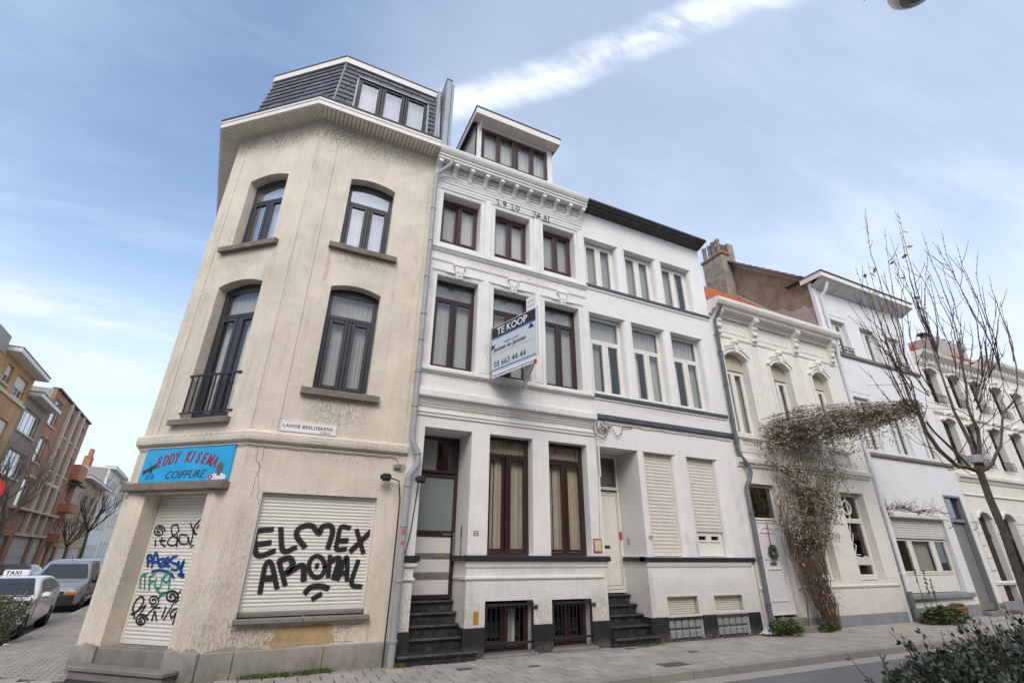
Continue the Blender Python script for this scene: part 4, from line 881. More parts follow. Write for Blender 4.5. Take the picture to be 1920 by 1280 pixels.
for a,b in ((7.87,8.82),(9.24,10.22)):
    obj('plinth_block',MB().box(FR,a,b,-.05,.05,-.06,.03,.01),BLACKPL,H7); obj('plinth_block',MB().box(FR,a,b,-.03,.01,.405,.435,.004),BLACKPL,H7)
mb=MB().profile(FR,[(-.06,1.495),(-.07,1.51),(-.07,1.57),(-.055,1.585),(.17,1.60),(.17,1.495)],6.98+.43,X1-.02); mb.box(Face(7.46,0,90),.0,.76,.0,.05,1.495,1.585,.004)
obj('sill_band',mb,BLACKPL,H7)
for z0,z1,a,b in ((8.04,8.13,6.345,10.70),(5.02,5.11,6.345,10.70),(4.50,4.62,6.36,10.76)):
    obj('sill_band',MB().profile(FR,[(-.05,z0),(-.06,z0+.01),(-.06,z1-.012),(-.045,z1),(.06,z1+.006),(.06,z0)],a,b),DARKBAND,H7)
MOM[:]=[PAINT57,H7]; mo(FR,[(0,7.96),(-.03,7.99),(-.04,8.035),(0,8.038)],6.345,10.68); mo(FR,[(0,4.96),(-.03,4.98),(-.035,5.015),(0,5.018)],6.345,10.68); mo(FR,[(0,1.38),(-.02,1.40),(-.045,1.49),(0,1.493)],7.44,10.6)
for a,b in U3: window(H7,FR,a,b,8.17,9.63,.215,PVC,fw=.07,cur=([(0,1,BLIND,dict(folds=2,amp=.004))] if a<9 else [(0,.5,BLIND,dict(folds=2,amp=.004)),(.55,.8,CURTG,dict(folds=3))]))
for i,(a,b) in enumerate(((6.44,7.48),(7.79,8.83),(9.15,10.22))): window(H7,FR,a,b,5.14,7.30,.215,PVC,fw=.07,transom=6.62,curtop=CURTG,cur=[(0,.3,CURTG,dict(folds=3)),(.6,1,BLIND,dict(folds=3))] if i==2 else ([(0,.42,BLIND,dict(folds=5,amp=.02)),(.5,.75,CURTG,dict(folds=3))] if i==0 else [(.05,.3,CURTG,dict(folds=3)),(.7,1,CURTG,dict(folds=4))]),transfolds=6)
shutter(H7,FR,7.75,8.59,1.61,3.86,.14,.078,SHUT)
sh=shutter(H7,FR,9.09,9.99,2.14,3.86,.14,.078,SHUT)
window(H7,FR,9.10,9.98,1.61,2.16,.17,PVC,fw=.06,bottom=.24)
d7=obj('front_door',bars(FR,6.45,7.49,.86,3.05,.80,.87,.06).box(FR,6.5,7.44,.802,.865,2.98,3.04).box(FR,6.52,7.42,.815,.86,.93,2.97,.006),PVC,H7)
obj('door_groove',MB().box(FR,7.38,7.388,.812,.816,1.0,2.92).box(FR,6.6,7.38,.812,.816,1.0,1.008).box(FR,6.6,7.38,.812,.816,2.912,2.92),BLACKP,d7)
obj('letter_slot',MB().box(FR,6.95,7.12,.80,.815,1.76,1.82,.006),IRON,d7)
obj('door_handle',MB().box(FR,7.40,7.47,.78,.81,1.95,2.12,.01),RED,d7)
obj('pane',MB().box(FR,6.52,7.44,.83,.836,3.1,3.8),GLASSD,d7); obj('transom_frame',bars(FR,6.45,7.49,3.052,3.865,.80,.87,.06),PVC,d7)
for i,(tz,td) in enumerate(zip((.84,.67,.5,.33,.15),(.68,.48,.30,.11,-.11))):
    a,b=6.402,7.458
    if i==4: a,b=6.36,7.52
    nb=MB(); bk=.80 if i<4 else .05
    nb.profile(FR,[(td-.035,tz-.045),(td-.045,tz-.025),(td-.03,tz),(bk,tz+.001),(bk,tz-.05),(td,tz-.055)],a if i<4 else 6.388,b if i<4 else b)
    nb.box(FR,a+.01,b-.01,td+.005,bk-.01,(-.12 if i==4 else tz-.20),tz-.052)
    obj('step',nb,BLACKST,H7)
gp=[(0,10.50),(-.06,10.50),(-.10,10.52),(-.14,10.525),(-.18,10.55),(-.24,10.56),(-.28,10.59),(-.36,10.605),(-.40,10.63),(-.40,10.68),(-.385,10.69),(.1,10.72),(.1,10.50)]
obj('gutter',MB().profile(FR,gp,6.345,10.76),mat('dark painted gutter',(.035,.034,.036),.55,.2,4,dirt=.3,dc=(.14,.11,.09),streak=.3,sc=(.14,.12,.11)),H7)
obj('roof',MB().profile(FR,[(.1,10.72),(4.0,13.0),(8.6,10.72)],6.345,10.74),TILEB,H7)
for (u,d,zz,w_,h_) in ((8.0,1.6,11.2,.42,1.0),(9.0,1.4,11.2,.5,.52)):
    ch=obj('chimney',MB().box(FR,u,u+w_,d,d+.5,zz-.5,zz+h_,.02),GREYRENDER if w_<.45 else GABLE,H7)
obj('antenna',MB().tube([FR.P(8.6,.2,10.7),FR.P(8.6,.2,10.9)],.01,4),IRON,H7)
text('57',FR,7.58,1.94,-.004,.11,IRON,H7,'house_number',ext=.004)
obj('bell_box',MB().box(Face(7.46,0,90),.55,.62,-.02,0,1.86,1.98,.01),STEEL,H7)
# ================================================================ HOUSE 59
H9=thing('row_house','ornate ivory two storey house with arched windows, carved brackets and orange tiled roof','house',(13.6,1,0))
x0,x1=10.75,16.47
aw=((11.03,11.94),(12.98,13.84),(14.93,15.70))
ops=[arch(a,b,4.64,6.93,.20) for a,b in aw]
tri_wall(mb:=MB(),FR,rect(x0,x1,0,8.3),ops+[rect(11.06,12.06,.02,3.36),rect(12.86,13.92,1.03,3.36),rect(14.80,15.92,1.03,3.36)],.25)
obj('front_wall',mb,CREAM59,H9)
mb=MB()
for z0,z1 in ((.001,.02),(3.7,4.3),(7.9,8.2)): mb.box(FR,x0+.06,x1-.06,.26,7,z0,z1)
mb.box(FR,x0,x0+.06,.26,7,0,8.2);mb.box(FR,x1-.06,x1,.26,7,0,8.2);mb.box(FR,x0,x1,2.3,2.4,0,8.2)
obj('interior',mb,DARK,H9)
for i,(a,b) in enumerate(aw):
    fr=window(H9,FR,a,b,4.66,6.60,.2,PVC,fw=.06,cur=[(.5,1,CURTG,dict(folds=3)),(0,.3,CURTG,dict(folds=2))],opened=(i==1))
    obj('shutter_box',MB().prism(FR,[(a,6.61),(b,6.61)]+archtop(a,b,6.93,.20),.16,.24),mat('beige shutter box',(.55,.48,.37),.6) if i==0 else bpy.data.materials['beige shutter box'],H9)
    mb=MB(); o_=archtop(a-.10,b+.10,6.99,.24); i_=archtop(a-.0,b+.0,6.93,.20)
    mb.prism(FR,o_+i_[::-1],-.07,.001); mb.prism(FR,archtop(a-.13,b+.13,7.02,.26)+archtop(a-.10,b+.10,6.99,.245)[::-1],-.10,.001)
    mb.box(FR,a-.10,a-.0,-.04,.001,4.7,6.985,.01); mb.box(FR,b+.0,b+.10,-.04,.001,4.7,6.985,.01)
    obj('window_surround',mb,CREAM59,H9)
    mb=MB(); uc=(a+b)/2
    mb.prism(FR,[(uc-.10,7.42),(uc-.06,7.08),(uc+.06,7.08),(uc+.10,7.42)],-.15,.0); mb.lathe(FR.P(uc,-.10,7.38),[(.02,-.05),(.10,-.02),(.12,.04),(.08,.11),(.03,.15)],10)
    for s in (-1,1):
        for k_ in range(5): mb.lathe(FR.P(uc+s*(.13+.055*k_),-.07,7.33-.018*k_),[(.01,-.05),(.045-.003*k_,-.02),(.045-.003*k_,.02),(.01,.05)],8)
    mb.smooth=True; obj('keystone_ornament',mb,CREAM59,H9)
    obj('window_sill',MB().profile(FR,[(0,4.48),(-.05,4.50),(-.10,4.54),(-.10,4.62),(.2,4.65),(.2,4.48)],a-.12,b+.12).box(FR,a-.05,a+.03,-.07,0,4.15,4.49,.015).box(FR,b-.03,b+.05,-.07,0,4.15,4.49,.015),CREAM59,H9)
    obj('apron_panel',bars(FR,a+.08,b-.08,4.17,4.42,-.02,.001,.03),CREAM59,H9)
MOM[:]=[CREAM59,H9]
for u in (12.46,14.38):
    for k_ in range(3): obj('pilaster_strip',MB().box(FR,u-.14+k_*.11,u-.07+k_*.11,-.02,.001,4.4,7.5,.008),CREAM59,H9)
mo(FR,[(0,3.76),(-.05,3.79),(-.06,3.85),(-.12,3.88),(-.13,3.98),(0,4.02)],x0+.02,x1-.02)
mo(FR,[(0,7.55),(-.03,7.57),(-.04,7.62),(0,7.64)],x0+.02,x1-.02); mo(FR,[(0,.87),(-.03,.89),(-.04,.93),(0,.96)],12.1,x1-.02); mo(FR,[(0,.87),(-.03,.89),(-.04,.93),(0,.96)],x0,11.05)

for a,b in ((11.05,12.22),(12.70,14.12),(14.62,15.95)): obj('frieze_panel',bars(FR,a,b,7.75,8.12,-.018,.001,.035),CREAM59,H9)
co=obj('cornice',MB().profile(FR,[(0,8.26),(-.12,8.27),(-.12,8.33),(-.16,8.34),(-.30,8.36),(-.32,8.42),(-.40,8.46),(-.45,8.54),(-.46,8.62),(-.44,8.66),(.2,8.70),(.2,8.26)],x0-.02,x1+.02),CREAM59,H9)
b9=MB()
pr=[(0,7.52),(-.05,7.54),(-.06,7.60),(-.10,7.63),(-.09,7.72),(-.11,7.80),(-.16,7.88),(-.17,7.98),(-.15,8.06),(-.19,8.12),(-.27,8.18),(-.28,8.26),(-.28,8.35),(0,8.35)]
b9.profile(FR,pr,10.84,11.02)
for k_ in range(4): b9.box(FR,10.82+.055*k_,10.855+.055*k_,-.32,-.27,8.22,8.35,.006)
for zz,dd in ((7.66,-.10),(7.84,-.14),(8.02,-.17)): b9.lathe(FR.P(10.83,dd,zz),[(.02,0),(.045,.02),(.045,.18),(.02,.20)],8,axis=(1,0,0))
b0=obj('carved_bracket',b9,CREAM59,co)
for u in (12.36,14.28,16.14): clone(b0,(u-10.84,0,0),co)
dd0=obj('dentil',MB().box(FR,11.08,11.105,-.11,-.0,8.19,8.26,.003),CREAM59,co)
for g,(a,b) in enumerate(((11.08,12.3),(12.62,14.2),(14.54,16.08))):
    k_=0; u=a
    while u<b:
        if not(g==0 and k_==0): clone(dd0,(u-11.08,0,0),co)
        u+=.055; k_+=1
# roof with tiles you can tell apart near the eaves
obj('roof',MB().profile(FR,[(-.05,8.52),(3.6,12.32),(7.0,8.6)],x0+.02,16.44),TILE,H9)
RF=Face(0,0,0)
t0=MB()
def roof_tile(u,s):
    "s: distance up the slope"
    cs,sn=math.cos(math.atan(1.041)),math.sin(math.atan(1.041))
    m=MB(); vs=[]
    for t_ in (0,.26):
        for i in range(5):
            a=i/4; vs.append(FR.P(u+.19*a,-.05+(s+t_)*cs-sn*(.02+.03*math.sin(a*PI)-t_*.04),8.56+(s+t_)*sn+cs*(.02+.03*math.sin(a*PI)-t_*.04)))
    m.add(vs,[(i,i+1,i+6,i+5) for i in range(4)]); n=len(m.v)
    m.add([FR.P(u,-.05+s*cs,8.56+s*sn),FR.P(u+.19,-.05+s*cs,8.56+s*sn)],[]); m.f.append((0,1,2,3,4,n+1,n)); m.m.append(0)
    return m
_t=roof_tile(10.80,0); base_v,base_f=list(_t.v),list(_t.f)
base_t=obj('roof_tile',_t,TILE,H9,FR.P(10.80,-.05,8.68),recalc=False)
cs,sn=math.cos(math.atan(1.041)),math.sin(math.atan(1.041))
for r_ in range(20):
    for c_ in range(29 if r_<10 else 0):
        if r_ or c_: clone(base_t,(.195*c_+random.uniform(-.004,.004),r_*.235*cs,r_*.235*sn+random.uniform(-.003,.003)),H9)
m=MB()
for r_ in range(10,17):
    for c_ in range(29):
        m.add([(x+.195*c_,y+r_*.235*cs,z+r_*.235*sn) for x,y,z in base_v],base_f)
o=obj('roof_tile',m,TILE,H9,recalc=False); o['kind']='stuff'
obj('lead_flashing',MB().tube([FR.P(16.40,.35,9.02),FR.P(16.40,3.4,12.2)],.07,6),ZINC,H9)
# windows, ground floor
for i,(a,b) in enumerate(((12.88,13.90),(14.82,15.90))):
    fr=window(H9,FR,a,b,1.05,3.34,.2,PVC,fw=.07,mull=False,transom=2.62,curtop=None,cur=[(0,1,CURTG,dict(folds=2,amp=.005))] if i==0 else None)
    mb=MB(); mb.box(FR,(a+b)/2-.02,(a+b)/2+.02,.2,.25,2.65,3.28,.004)
    o_=[((a+b)/2-.1+.21*math.cos(x*PI/12),2.95+.21*math.sin(x*PI/12)) for x in range(24)]; i2=[((a+b)/2-.1+.17*math.cos(x*PI/12),2.95+.17*math.sin(x*PI/12)) for x in range(24)]
    tri_wall(mb,Face(0,.17),o_,[i2],.03); obj('glazing_bar',mb,PVC,fr)
    if i==1:
        mb=MB(); zz=[(15.22,2.48),(15.14,2.24),(15.24,2.22),(15.12,1.96),(15.26,1.94),(15.12,1.70),(15.34,1.68)]
        mb.tube([FR.P(u,.19,z) for u,z in zz],.013,6); obj('window_tree_decoration',mb,WHITEP,fr)
        obj('snow_decoration',MB().prism(FR,[(14.95,1.42),(15.78,1.42),(15.78,1.62),(15.6,1.66),(15.4,1.61),(15.2,1.66),(14.95,1.60)],.205,.215),PANEL,fr)
obj('plinth_block',MB().box(FR,12.1,x1-.02,-.02,.0,-.1,.26,.006),GREYBASE,H9)
d9=obj('front_door',bars(FR,11.08,12.05,.33,2.46,.12,.19,.05).box(FR,11.12,12.01,.14,.18,.37,2.42,.004),mat('white panel door',(.72,.73,.74),.45,.03,3),H9)
DW=bpy.data.materials['white panel door']
for a,b,c_,d_ in ((11.30,11.86,.62,1.35),(11.28,11.88,1.55,2.2)): obj('door_panel',bars(FR,a,b,c_,d_,.118,.145,.035),DW,d9)
obj('door_panel',MB().prism(FR,archtop(11.30,11.86,2.2,.14)+archtop(11.34,11.82,2.2,.10)[::-1],.118,.145),DW,d9)
obj('letter_slot',MB().box(FR,11.46,11.70,.12,.14,1.42,1.49,.006),STEEL,d9); obj('door_knocker',MB().lathe(FR.P(11.58,.11,1.62),[(.01,0),(.035,.03),(.02,.09),(.008,.14)],8),IRON,d9)
obj('transom_frame',bars(FR,11.08,12.05,2.48,3.34,.12,.19,.05),PVC,H9); obj('pane',MB().box(FR,11.13,12.0,.15,.156,2.53,3.29),GLASSD,H9)
obj('step',MB().box(FR,11.0,12.16,-.05,.3,.02,.28,.012),STONE,H9); obj('step',MB().box(FR,10.95,12.3,-.28,-.051,-.1,.12,.012),STONE,H9)
# ================================================================ HOUSE 61
H61=thing('row_house','cool white three storey house with deep boarded eaves, grey base and shuttered shop window','house',(19,1,0))
x0,x1=16.48,21.86
mb=MB()
c=[rect(16.93,17.80,8.16,9.50),rect(18.66,19.60,8.16,9.52),rect(20.42,21.28,8.16,9.50)]
c2=[rect(16.92,17.84,4.72,6.58),rect(18.62,19.60,4.72,6.58),rect(20.40,21.30,4.72,6.58)]
tri_wall(mb,FR,rect(x0,x1,0,10.62),c+c2+[rect(16.95,19.95,.66,2.86),rect(20.44,21.56,.05,3.58)],.22)
obj('front_wall',mb,COOL61,H61)
mb=MB()
for z0,z1 in ((.001,.02),(3.7,4.3),(7.0,7.6),(10.3,10.6)): mb.box(FR,x0+.06,x1-.06,.23,7,z0,z1)
mb.box(FR,x1-.06,x1,.23,7,0,10.6);mb.box(FR,x0+.06,x1-.06,2.3,2.4,0,10.6); obj('interior',mb,DARK,H61)
for a,b in ((16.93,17.80),(18.66,19.60),(20.42,21.28)): window(H61,FR,a,b,8.17,9.49,.17,PVC,fw=.06,cur=[(0,1,CURTG,dict(folds=3))])
for a,b in ((16.92,17.84),(18.62,19.60),(20.40,21.30)): window(H61,FR,a,b,4.73,6.57,.12,PVC,fw=.06,cur=[(0,1,CURTG,dict(folds=3))])
for a,b,zz in [(16.93,17.80,9.5),(18.66,19.60,9.5),(20.42,21.28,9.5),(16.92,17.84,6.58),(18.62,19.6,6.58),(20.4,21.3,6.58)]: obj('window_head',MB().box(FR,a-.16,b+.16,-.012,.001,zz+.16,zz+.185,.004),COOL61,H61)
for a,b in ((16.93,17.80),(20.42,21.28)):
    mb=MB().box(FR,a-.02,b+.02,-.06,-.045,8.42,8.445).box(FR,a-.02,b+.02,-.06,-.045,8.17,8.19)
    for k_ in range(9): mb.box(FR,a+.02+k_*.1,a+.032+k_*.1,-.058,-.046,8.19,8.42)
    for k_ in range(4): mb.lathe(FR.P(a+.14+k_*.2,-.06,8.3),[(.055,0),(.055,.012)],10,axis=(0,1,0))
    obj('window_railing',mb,IRON,H61)
obj('sill_band',MB().profile(FR,[(0,8.02),(-.08,8.05),(-.09,8.14),(.15,8.16),(.15,8.02)],x0+.02,x1-.02),GREYBASE if False else STONE,H61)
obj('sill_band',MB().profile(FR,[(0,4.56),(-.08,4.59),(-.09,4.68),(.1,4.71),(.1,4.56)],16.75,x1-.02),STONE,H61)
ev=obj('eaves',MB().box(FR,16.28,22.05,-.52,-.49,10.86,11.06,.008).box(FR,16.28,16.31,-.49,.3,10.86,11.06).box(FR,22.02,22.05,-.49,.3,10.86,11.06),FASCIA,H61)
obj('eaves_cover',MB().box(FR,16.25,22.08,-.56,.9,11.062,11.09),LEAD,ev)
sp0=obj('soffit_plank',MB().add([FR.P(16.32,-.489,10.87),FR.P(16.395,-.489,10.87),FR.P(16.395,0,10.64),FR.P(16.32,0,10.64),FR.P(16.32,-.489,10.885),FR.P(16.395,-.489,10.885),FR.P(16.395,0,10.655),FR.P(16.32,0,10.655)],[(0,1,2,3),(7,6,5,4),(0,4,5,1),(1,5,6,2),(2,6,7,3),(3,7,4,0)]),mat('white soffit board',(.68,.68,.67),.6,rand=.05),ev)
for k_ in range(1,70): clone(sp0,(.0825*k_,0,0),ev)
obj('chimney_cap',MB().box(FR,16.5,16.7,.2,.5,11.05,11.2),LEAD,H61) if False else None
# party wall above the neighbour's roof (faces the viewer)
G=Face(16.46,0,90)
gw=obj('gable_wall',MB().prism(G,[(.02,7.5),(.02,11.05),(.25,11.12),(3.45,13.85),(7.2,11.0),(7.2,7.5)],-.22,0),GABLE,H61)
random.seed(11)
pts=[(.03,8.5),(.03,9.55)]; 
for i in range(1,60):
    t_=i/60; yy=.03+t_*3.0; zb=9.85+yy*.40+.26*noise.noise(Vector((yy*1.6,3,0)))+.16*noise.noise(Vector((yy*5,1,0)))+.07*noise.noise(Vector((yy*16,1,0)))
    pts.append((yy,zb))
pts+=[(3.05,11.35),(3.1,10.4)]
obj('cement_patch',MB().prism(G,pts,0,.006),GREYRENDER,H61)
mb=MB(); obj('verge_board',MB().prism(G,[(.2,10.98),(.22,11.19),(3.45,13.95),(3.45,13.74)],-.30,.03),PIPE,H61)
tl=(3.45-.25); th=(13.85-11.12); L_=math.hypot(tl,th); ty,tz=tl/L_,th/L_
m=MB(); 
for t_ in (0,.34):
    for i in range(5):
        a=i/4*PI; m.v.append((16.46-.13+.22*math.cos(a)*.9, .25+t_*ty-tz*(.03+.07*math.sin(a)+(.03 if t_==0 else 0)), 11.12+t_*tz+ty*(.03+.07*math.sin(a)+(.03 if t_==0 else 0))))
m.f=[(i,i+1,i+6,i+5) for i in range(4)]+[(0,1,2,3,4)]; m.m=[0]*5
rt0=obj('ridge_tile',m,TILEB,H61,recalc=False)
for k_ in range(1,12): clone(rt0,(0,ty*.36*k_*.98,tz*.36*k_*.98),H61)
obj('roof',MB().profile(FR,[(.2,11.1),(3.45,13.75),(7.2,11.0)],16.47,x1),TILEB,H61)
obj('corner_strip',MB().box(FR,16.40,16.62,-.02,.12,8.7,10.9,.01),COOL61,H61)
# chimney stack behind house 59's roof (on this wall)
ck=thing('chimney_stack','crumbling chimney stack with clay pots beside the brown gable above the orange roof','chimney',(16.2,4,11))
CB=mat('eroded chimney render',(.34,.29,.23),.95,.3,2,bump=.9,bs=12,bd=.03,dirt=.7,dc=(.07,.06,.05),ds=3.2)
CBR=mat('eroded chimney brick',(.17,.085,.055),.95,.3,5,bump=.9,bs=10,bd=.03,dirt=.5,dc=(.12,.1,.08),ds=4)
obj('stack',MB().box(FR,15.9,16.44,3.0,4.15,9.5,13.9,.06),CB,ck); obj('stack_cap',MB().box(FR,15.85,16.45,2.95,4.2,13.9,14.06,.05),CB,ck)
obj('stack',MB().box(FR,16.55,16.95,3.45,4.0,12.5,14.95,.07),CBR,ck); obj('stack',MB().box(FR,16.96,17.35,3.4,3.95,12.5,15.05,.04),CB,ck)
pot=obj('chimney_pot',MB().lathe((16.03,3.22,14.03),[(.10,0),(.095,.1),(.085,.62),(.105,.66),(.105,.72),(.06,.72)],12),mat('grey clay pot',(.25,.22,.19),.9,.25,4,dirt=.5),ck)
pot.data.polygons.foreach_set('use_smooth',[True]*len(pot.data.polygons))
for dx,dy,dz in ((0,.24,.02),(.02,.48,-.03),(-.02,.74,-.02),(.7,.5,.6)): clone(pot,(dx,dy,dz),ck)
# shop window and door
sb=shutter(H61,FR,17.02,19.88,2.16,2.80,.06,.07,mat('shop shutter',(.62,.61,.58),.5,rand=.03))
obj('shutter_box',MB().box(FR,17.05,19.9,-.12,.06,2.74,2.90,.02),FASCIA,H61)
fr=window(H61,FR,17.0,17.82,1.14,2.20,.12,PVC,fw=.06,mull=False); window(H61,FR,17.82,19.08,1.14,2.20,.12,PVC,fw=.06,mull=False,cur=[(0,1,BLIND,dict(folds=2,amp=.01))]); window(H61,FR,19.08,19.90,1.14,2.20,.12,PVC,fw=.06,mull=False)
obj('window_panel',MB().box(FR,17.0,18.45,.13,.18,.68,1.13,.008).box(FR,18.46,19.9,.13,.18,.68,1.13,.008),PVC,H61)
obj('window_sill',MB().box(FR,16.70,20.15,-.12,.1,.53,.66,.015),GREYBASE,H61)
obj('plinth_block',MB().box(FR,16.60,20.42,-.02,.0,-.1,.32,.006),GREYBASE,H61)
obj('plinth_block',MB().box(FR,21.57,21.85,-.02,.0,-.1,.32,.006),GREYBASE,H61)
GD=mat('grey painted door',(.22,.225,.235),.5,.1,3)
d61=obj('front_door',MB().box(FR,20.46,21.54,.16,.21,.3,2.72,.01),GD,H61); obj('door_frame',bars(FR,20.44,21.56,.05,3.58,.0,.15,.07),GD,H61)
obj('transom_bar',MB().box(FR,20.5,21.5,.06,.2,2.72,2.82,.01),GD,H61); obj('pane',MB().box(FR,20.55,21.45,.14,.146,2.85,3.5),GLASSD,H61)
obj('door_knob',MB().lathe(FR.P(20.62,.1,1.4),[(.02,-.02),(.05,0),(.05,.03),(.02,.05)],10),STEEL,d61)
obj('step',MB().box(FR,20.35,21.65,-.25,.12,-.1,.12,.012),STONE,H61); obj('step',MB().box(FR,20.5,21.5,.10,.2,.12,.30,.01),STONE,H61)
obj('gas_marker_plate',MB().box(FR,20.25,20.36,-.03,-.0,.18,.34,.005),mat('yellow plate',(.55,.33,.03),.5),H61)
for u in (20.15,21.72): obj('wall_hook',MB().tube([FR.P(u,0,2.75),FR.P(u,-.12,2.70),FR.P(u,-.12,2.55),FR.P(u,-.0,2.5)],.01,6).tube([FR.P(u,-.12,2.7),FR.P(u+.15,-.2,2.7)],.008,6),IRON,H61)
# ================================================================ HOUSES 63, 65, 67
def fancy(x0,x1,ztop,label,cat='house',seed=0,ledge=4.55,wz=((7.1,8.5),(4.75,6.45)),ground=(1.05,3.0),nb=3,door=0,m=CREAM59):
    h=thing('row_house',label,cat,((x0+x1)/2,1,0)); w_=(x1-x0); bw=w_/nb; ww=bw*.5
    cs_=[x0+bw*(i+.5) for i in range(nb)]
    ho=[]
    for z0,z1 in wz: ho+=[arch(c-ww/2,c+ww/2,z0,z1-.1,.14,6) for c in cs_]
    ho+=[arch(c-ww/2,c+ww/2,(.12 if i==door else ground[0]),ground[1]-.1,.22,6) for i,c in enumerate(cs_)]
    obj('front_wall',tri_wall(MB(),FR,rect(x0,x1,0,ztop),ho,.24),m,h)
    mb=MB(); mb.box(FR,x0,x0+.05,.25,7,0,ztop); mb.box(FR,x1-.05,x1,.25,7,0,ztop); mb.box(FR,x0,x1,1.6,1.7,0,ztop); mb.box(FR,x0+.05,x1-.05,.25,1.6,ztop-.2,ztop-.02); obj('interior',mb,DARK,h)
    for z0,z1 in wz:
        for c in cs_:
            fr=window(h,FR,c-ww/2,c+ww/2,z0,z1-.1,.2,ALU if z0<6 else ALU,fw=.06,transom=z0+(z1-z0)*.7,rise=.14,cur=[(0,1,CURTG,dict(folds=2))])
            mb=MB().prism(FR,archtop(c-ww/2-.1,c+ww/2+.1,z1-.05,.2,6)+archtop(c-ww/2,c+ww/2,z1-.1,.14,6)[::-1],-.09,.001)
            mb.lathe(FR.P(c,-.09,z1+.15),[(.05,0),(.12,.05),(.1,.12),(.04,.17)],8)
            for s in (-1,1): mb.lathe(FR.P(c+s*.18,-.06,z1+.12),[(.02,0),(.07,.03),(.07,.08),(.02,.11)],8)
            obj('window_surround',mb,m,h)
            mb=MB().box(FR,c-ww/2,c+ww/2,-.10,-.085,z0+.32,z0+.34).box(FR,c-ww/2,c+ww/2,-.10,-.085,z0,z0+.02)
            for k_ in range(7): mb.tube([FR.P(c-ww/2+ww*(k_+.5)/7,-.09,z0),FR.P(c-ww/2+ww*(k_+.2)/7,-.13,z0+.15),FR.P(c-ww/2+ww*(k_+.5)/7,-.09,z0+.33)],.01,4)
            obj('window_railing',mb,IRON,h)
    for i,c in enumerate(cs_):
        if i==door: obj('front_door',MB().box(FR,c-ww/2,c+ww/2,.18,.22,.12,ground[1]-.1).prism(FR,archtop(c-ww/2,c+ww/2,ground[1]-.1,.22,6),.18,.22).box(FR,c-.02,c+.02,.165,.185,.12,2.3).box(FR,c-ww/2,c+ww/2,.16,.18,2.3,2.4),IRON,h); obj('step',MB().box(FR,c-ww/2-.2,c+ww/2+.2,-.3,.1,-.1,.12,.01),STONE,h)
        else: window(h,FR,c-ww/2,c+ww/2,ground[0],ground[1]-.1,.2,ALU,fw=.06,transom=ground[0]+1.3,rise=.22)
        mb=MB().prism(FR,archtop(c-ww/2-.1,c+ww/2+.1,ground[1]-.08,.27,6)+archtop(c-ww/2,c+ww/2,ground[1]-.1,.22,6)[::-1],-.05,.001); obj('window_surround',mb,m,h)
    for z in [1.25+.38*k_ for k_ in range(5)]:
        e=[x0]+[v for c in cs_ for v in (c-ww/2-.06,c+ww/2+.06)]+[x1]
        for k_ in range(0,len(e),2): obj('rusticated_block',MB().box(FR,e[k_]+.02,e[k_+1]-.02,-.035,.001,z,z+.35,.012),m,h)

    MOM[:]=[m,h]; mo(FR,[(0,ledge-.9),(-.05,ledge-.88),(-.05,ledge-.85),(0,ledge-.82)],x0,x1); mo(FR,[(0,ledge-.42),(-.04,ledge-.40),(-.06,ledge-.3),(-.14,ledge-.26),(-.15,ledge-.16),(0,ledge-.12)],x0,x1)
    zz=(wz[0][0]+wz[1][1])/2-.05
    mo(FR,[(0,zz-.1),(-.08,zz-.06),(-.09,zz+.04),(0,zz+.08)],x0,x1); mo(FR,[(0,.8),(-.04,.83),(-.05,.9),(0,.94)],x0,x1)

    co=obj('cornice',MB().profile(FR,[(0,ztop-.45),(-.05,ztop-.42),(-.06,ztop-.2),(-.25,ztop-.16),(-.40,ztop-.05),(-.45,ztop+.06),(.3,ztop+.1),(.3,ztop-.4)],x0,x1),m,h)
    b0=obj('bracket',MB().box(FR,x0+.05,x0+.14,-.22,0,ztop-.40,ztop-.17,.02),m,co)
    n=int(w_/.3)
    for k_ in range(1,n): clone(b0,(w_/n*k_,0,0),co)
    obj('roof',MB().profile(FR,[(0,ztop+.08),(3.2,ztop+2.4),(7,ztop+.1)],x0+.02,x1-.02),TILE,h)
    obj('plinth_block',MB().box(FR,x0,x1,-.03,0,-.1,.35),GREYBASE,h)
    return h
fancy(21.87,27.0,9.05,'first cream stucco house with black windows, directly right of the cool white house')
fancy(27.02,32.6,9.6,'second cream stucco house with black windows after the cool white house')
fancy(32.62,38.5,9.3,'third cream stucco house from the cool white house, farthest along the street')
ck=thing('chimney_stack','squat brown brick chimney with orange pots behind the bare tree','chimney',(24.2,2,10))
obj('stack',MB().box(FR,22.6,24.6,1.3,2.2,9.5,11.9,.04).box(FR,24.6,24.65,1.2,2.3,9.5,12),CB,ck)
obj('chimney_pot',MB().lathe((23.2,1.7,11.88),[(.16,0),(.13,.1),(.13,.4),(.16,.44)],10),TILE,ck); obj('chimney_pot',MB().lathe((23.9,1.7,11.88),[(.16,0),(.13,.1),(.13,.5),(.16,.54)],10),TILE,ck); obj('cowl',MB().lathe((24.4,1.7,11.9),[(.05,0),(.05,.3),(.2,.32),(.05,.4)],10),IRON,ck)
ck=thing('chimney_stack','broad grey chimney block with flat cowls above the far cream house','chimney',(30,2,10))
obj('stack',MB().box(FR,28.5,31.6,1.6,3.2,9.5,11.9,.04),GREYRENDER,ck)
for u in (28.8,29.4,30.0,30.6,31.2): obj('cowl',MB().lathe((u,2.1,11.9),[(.09,0),(.09,.25),(.22,.27),(.22,.33),(.05,.4)],10),IRON,ck)
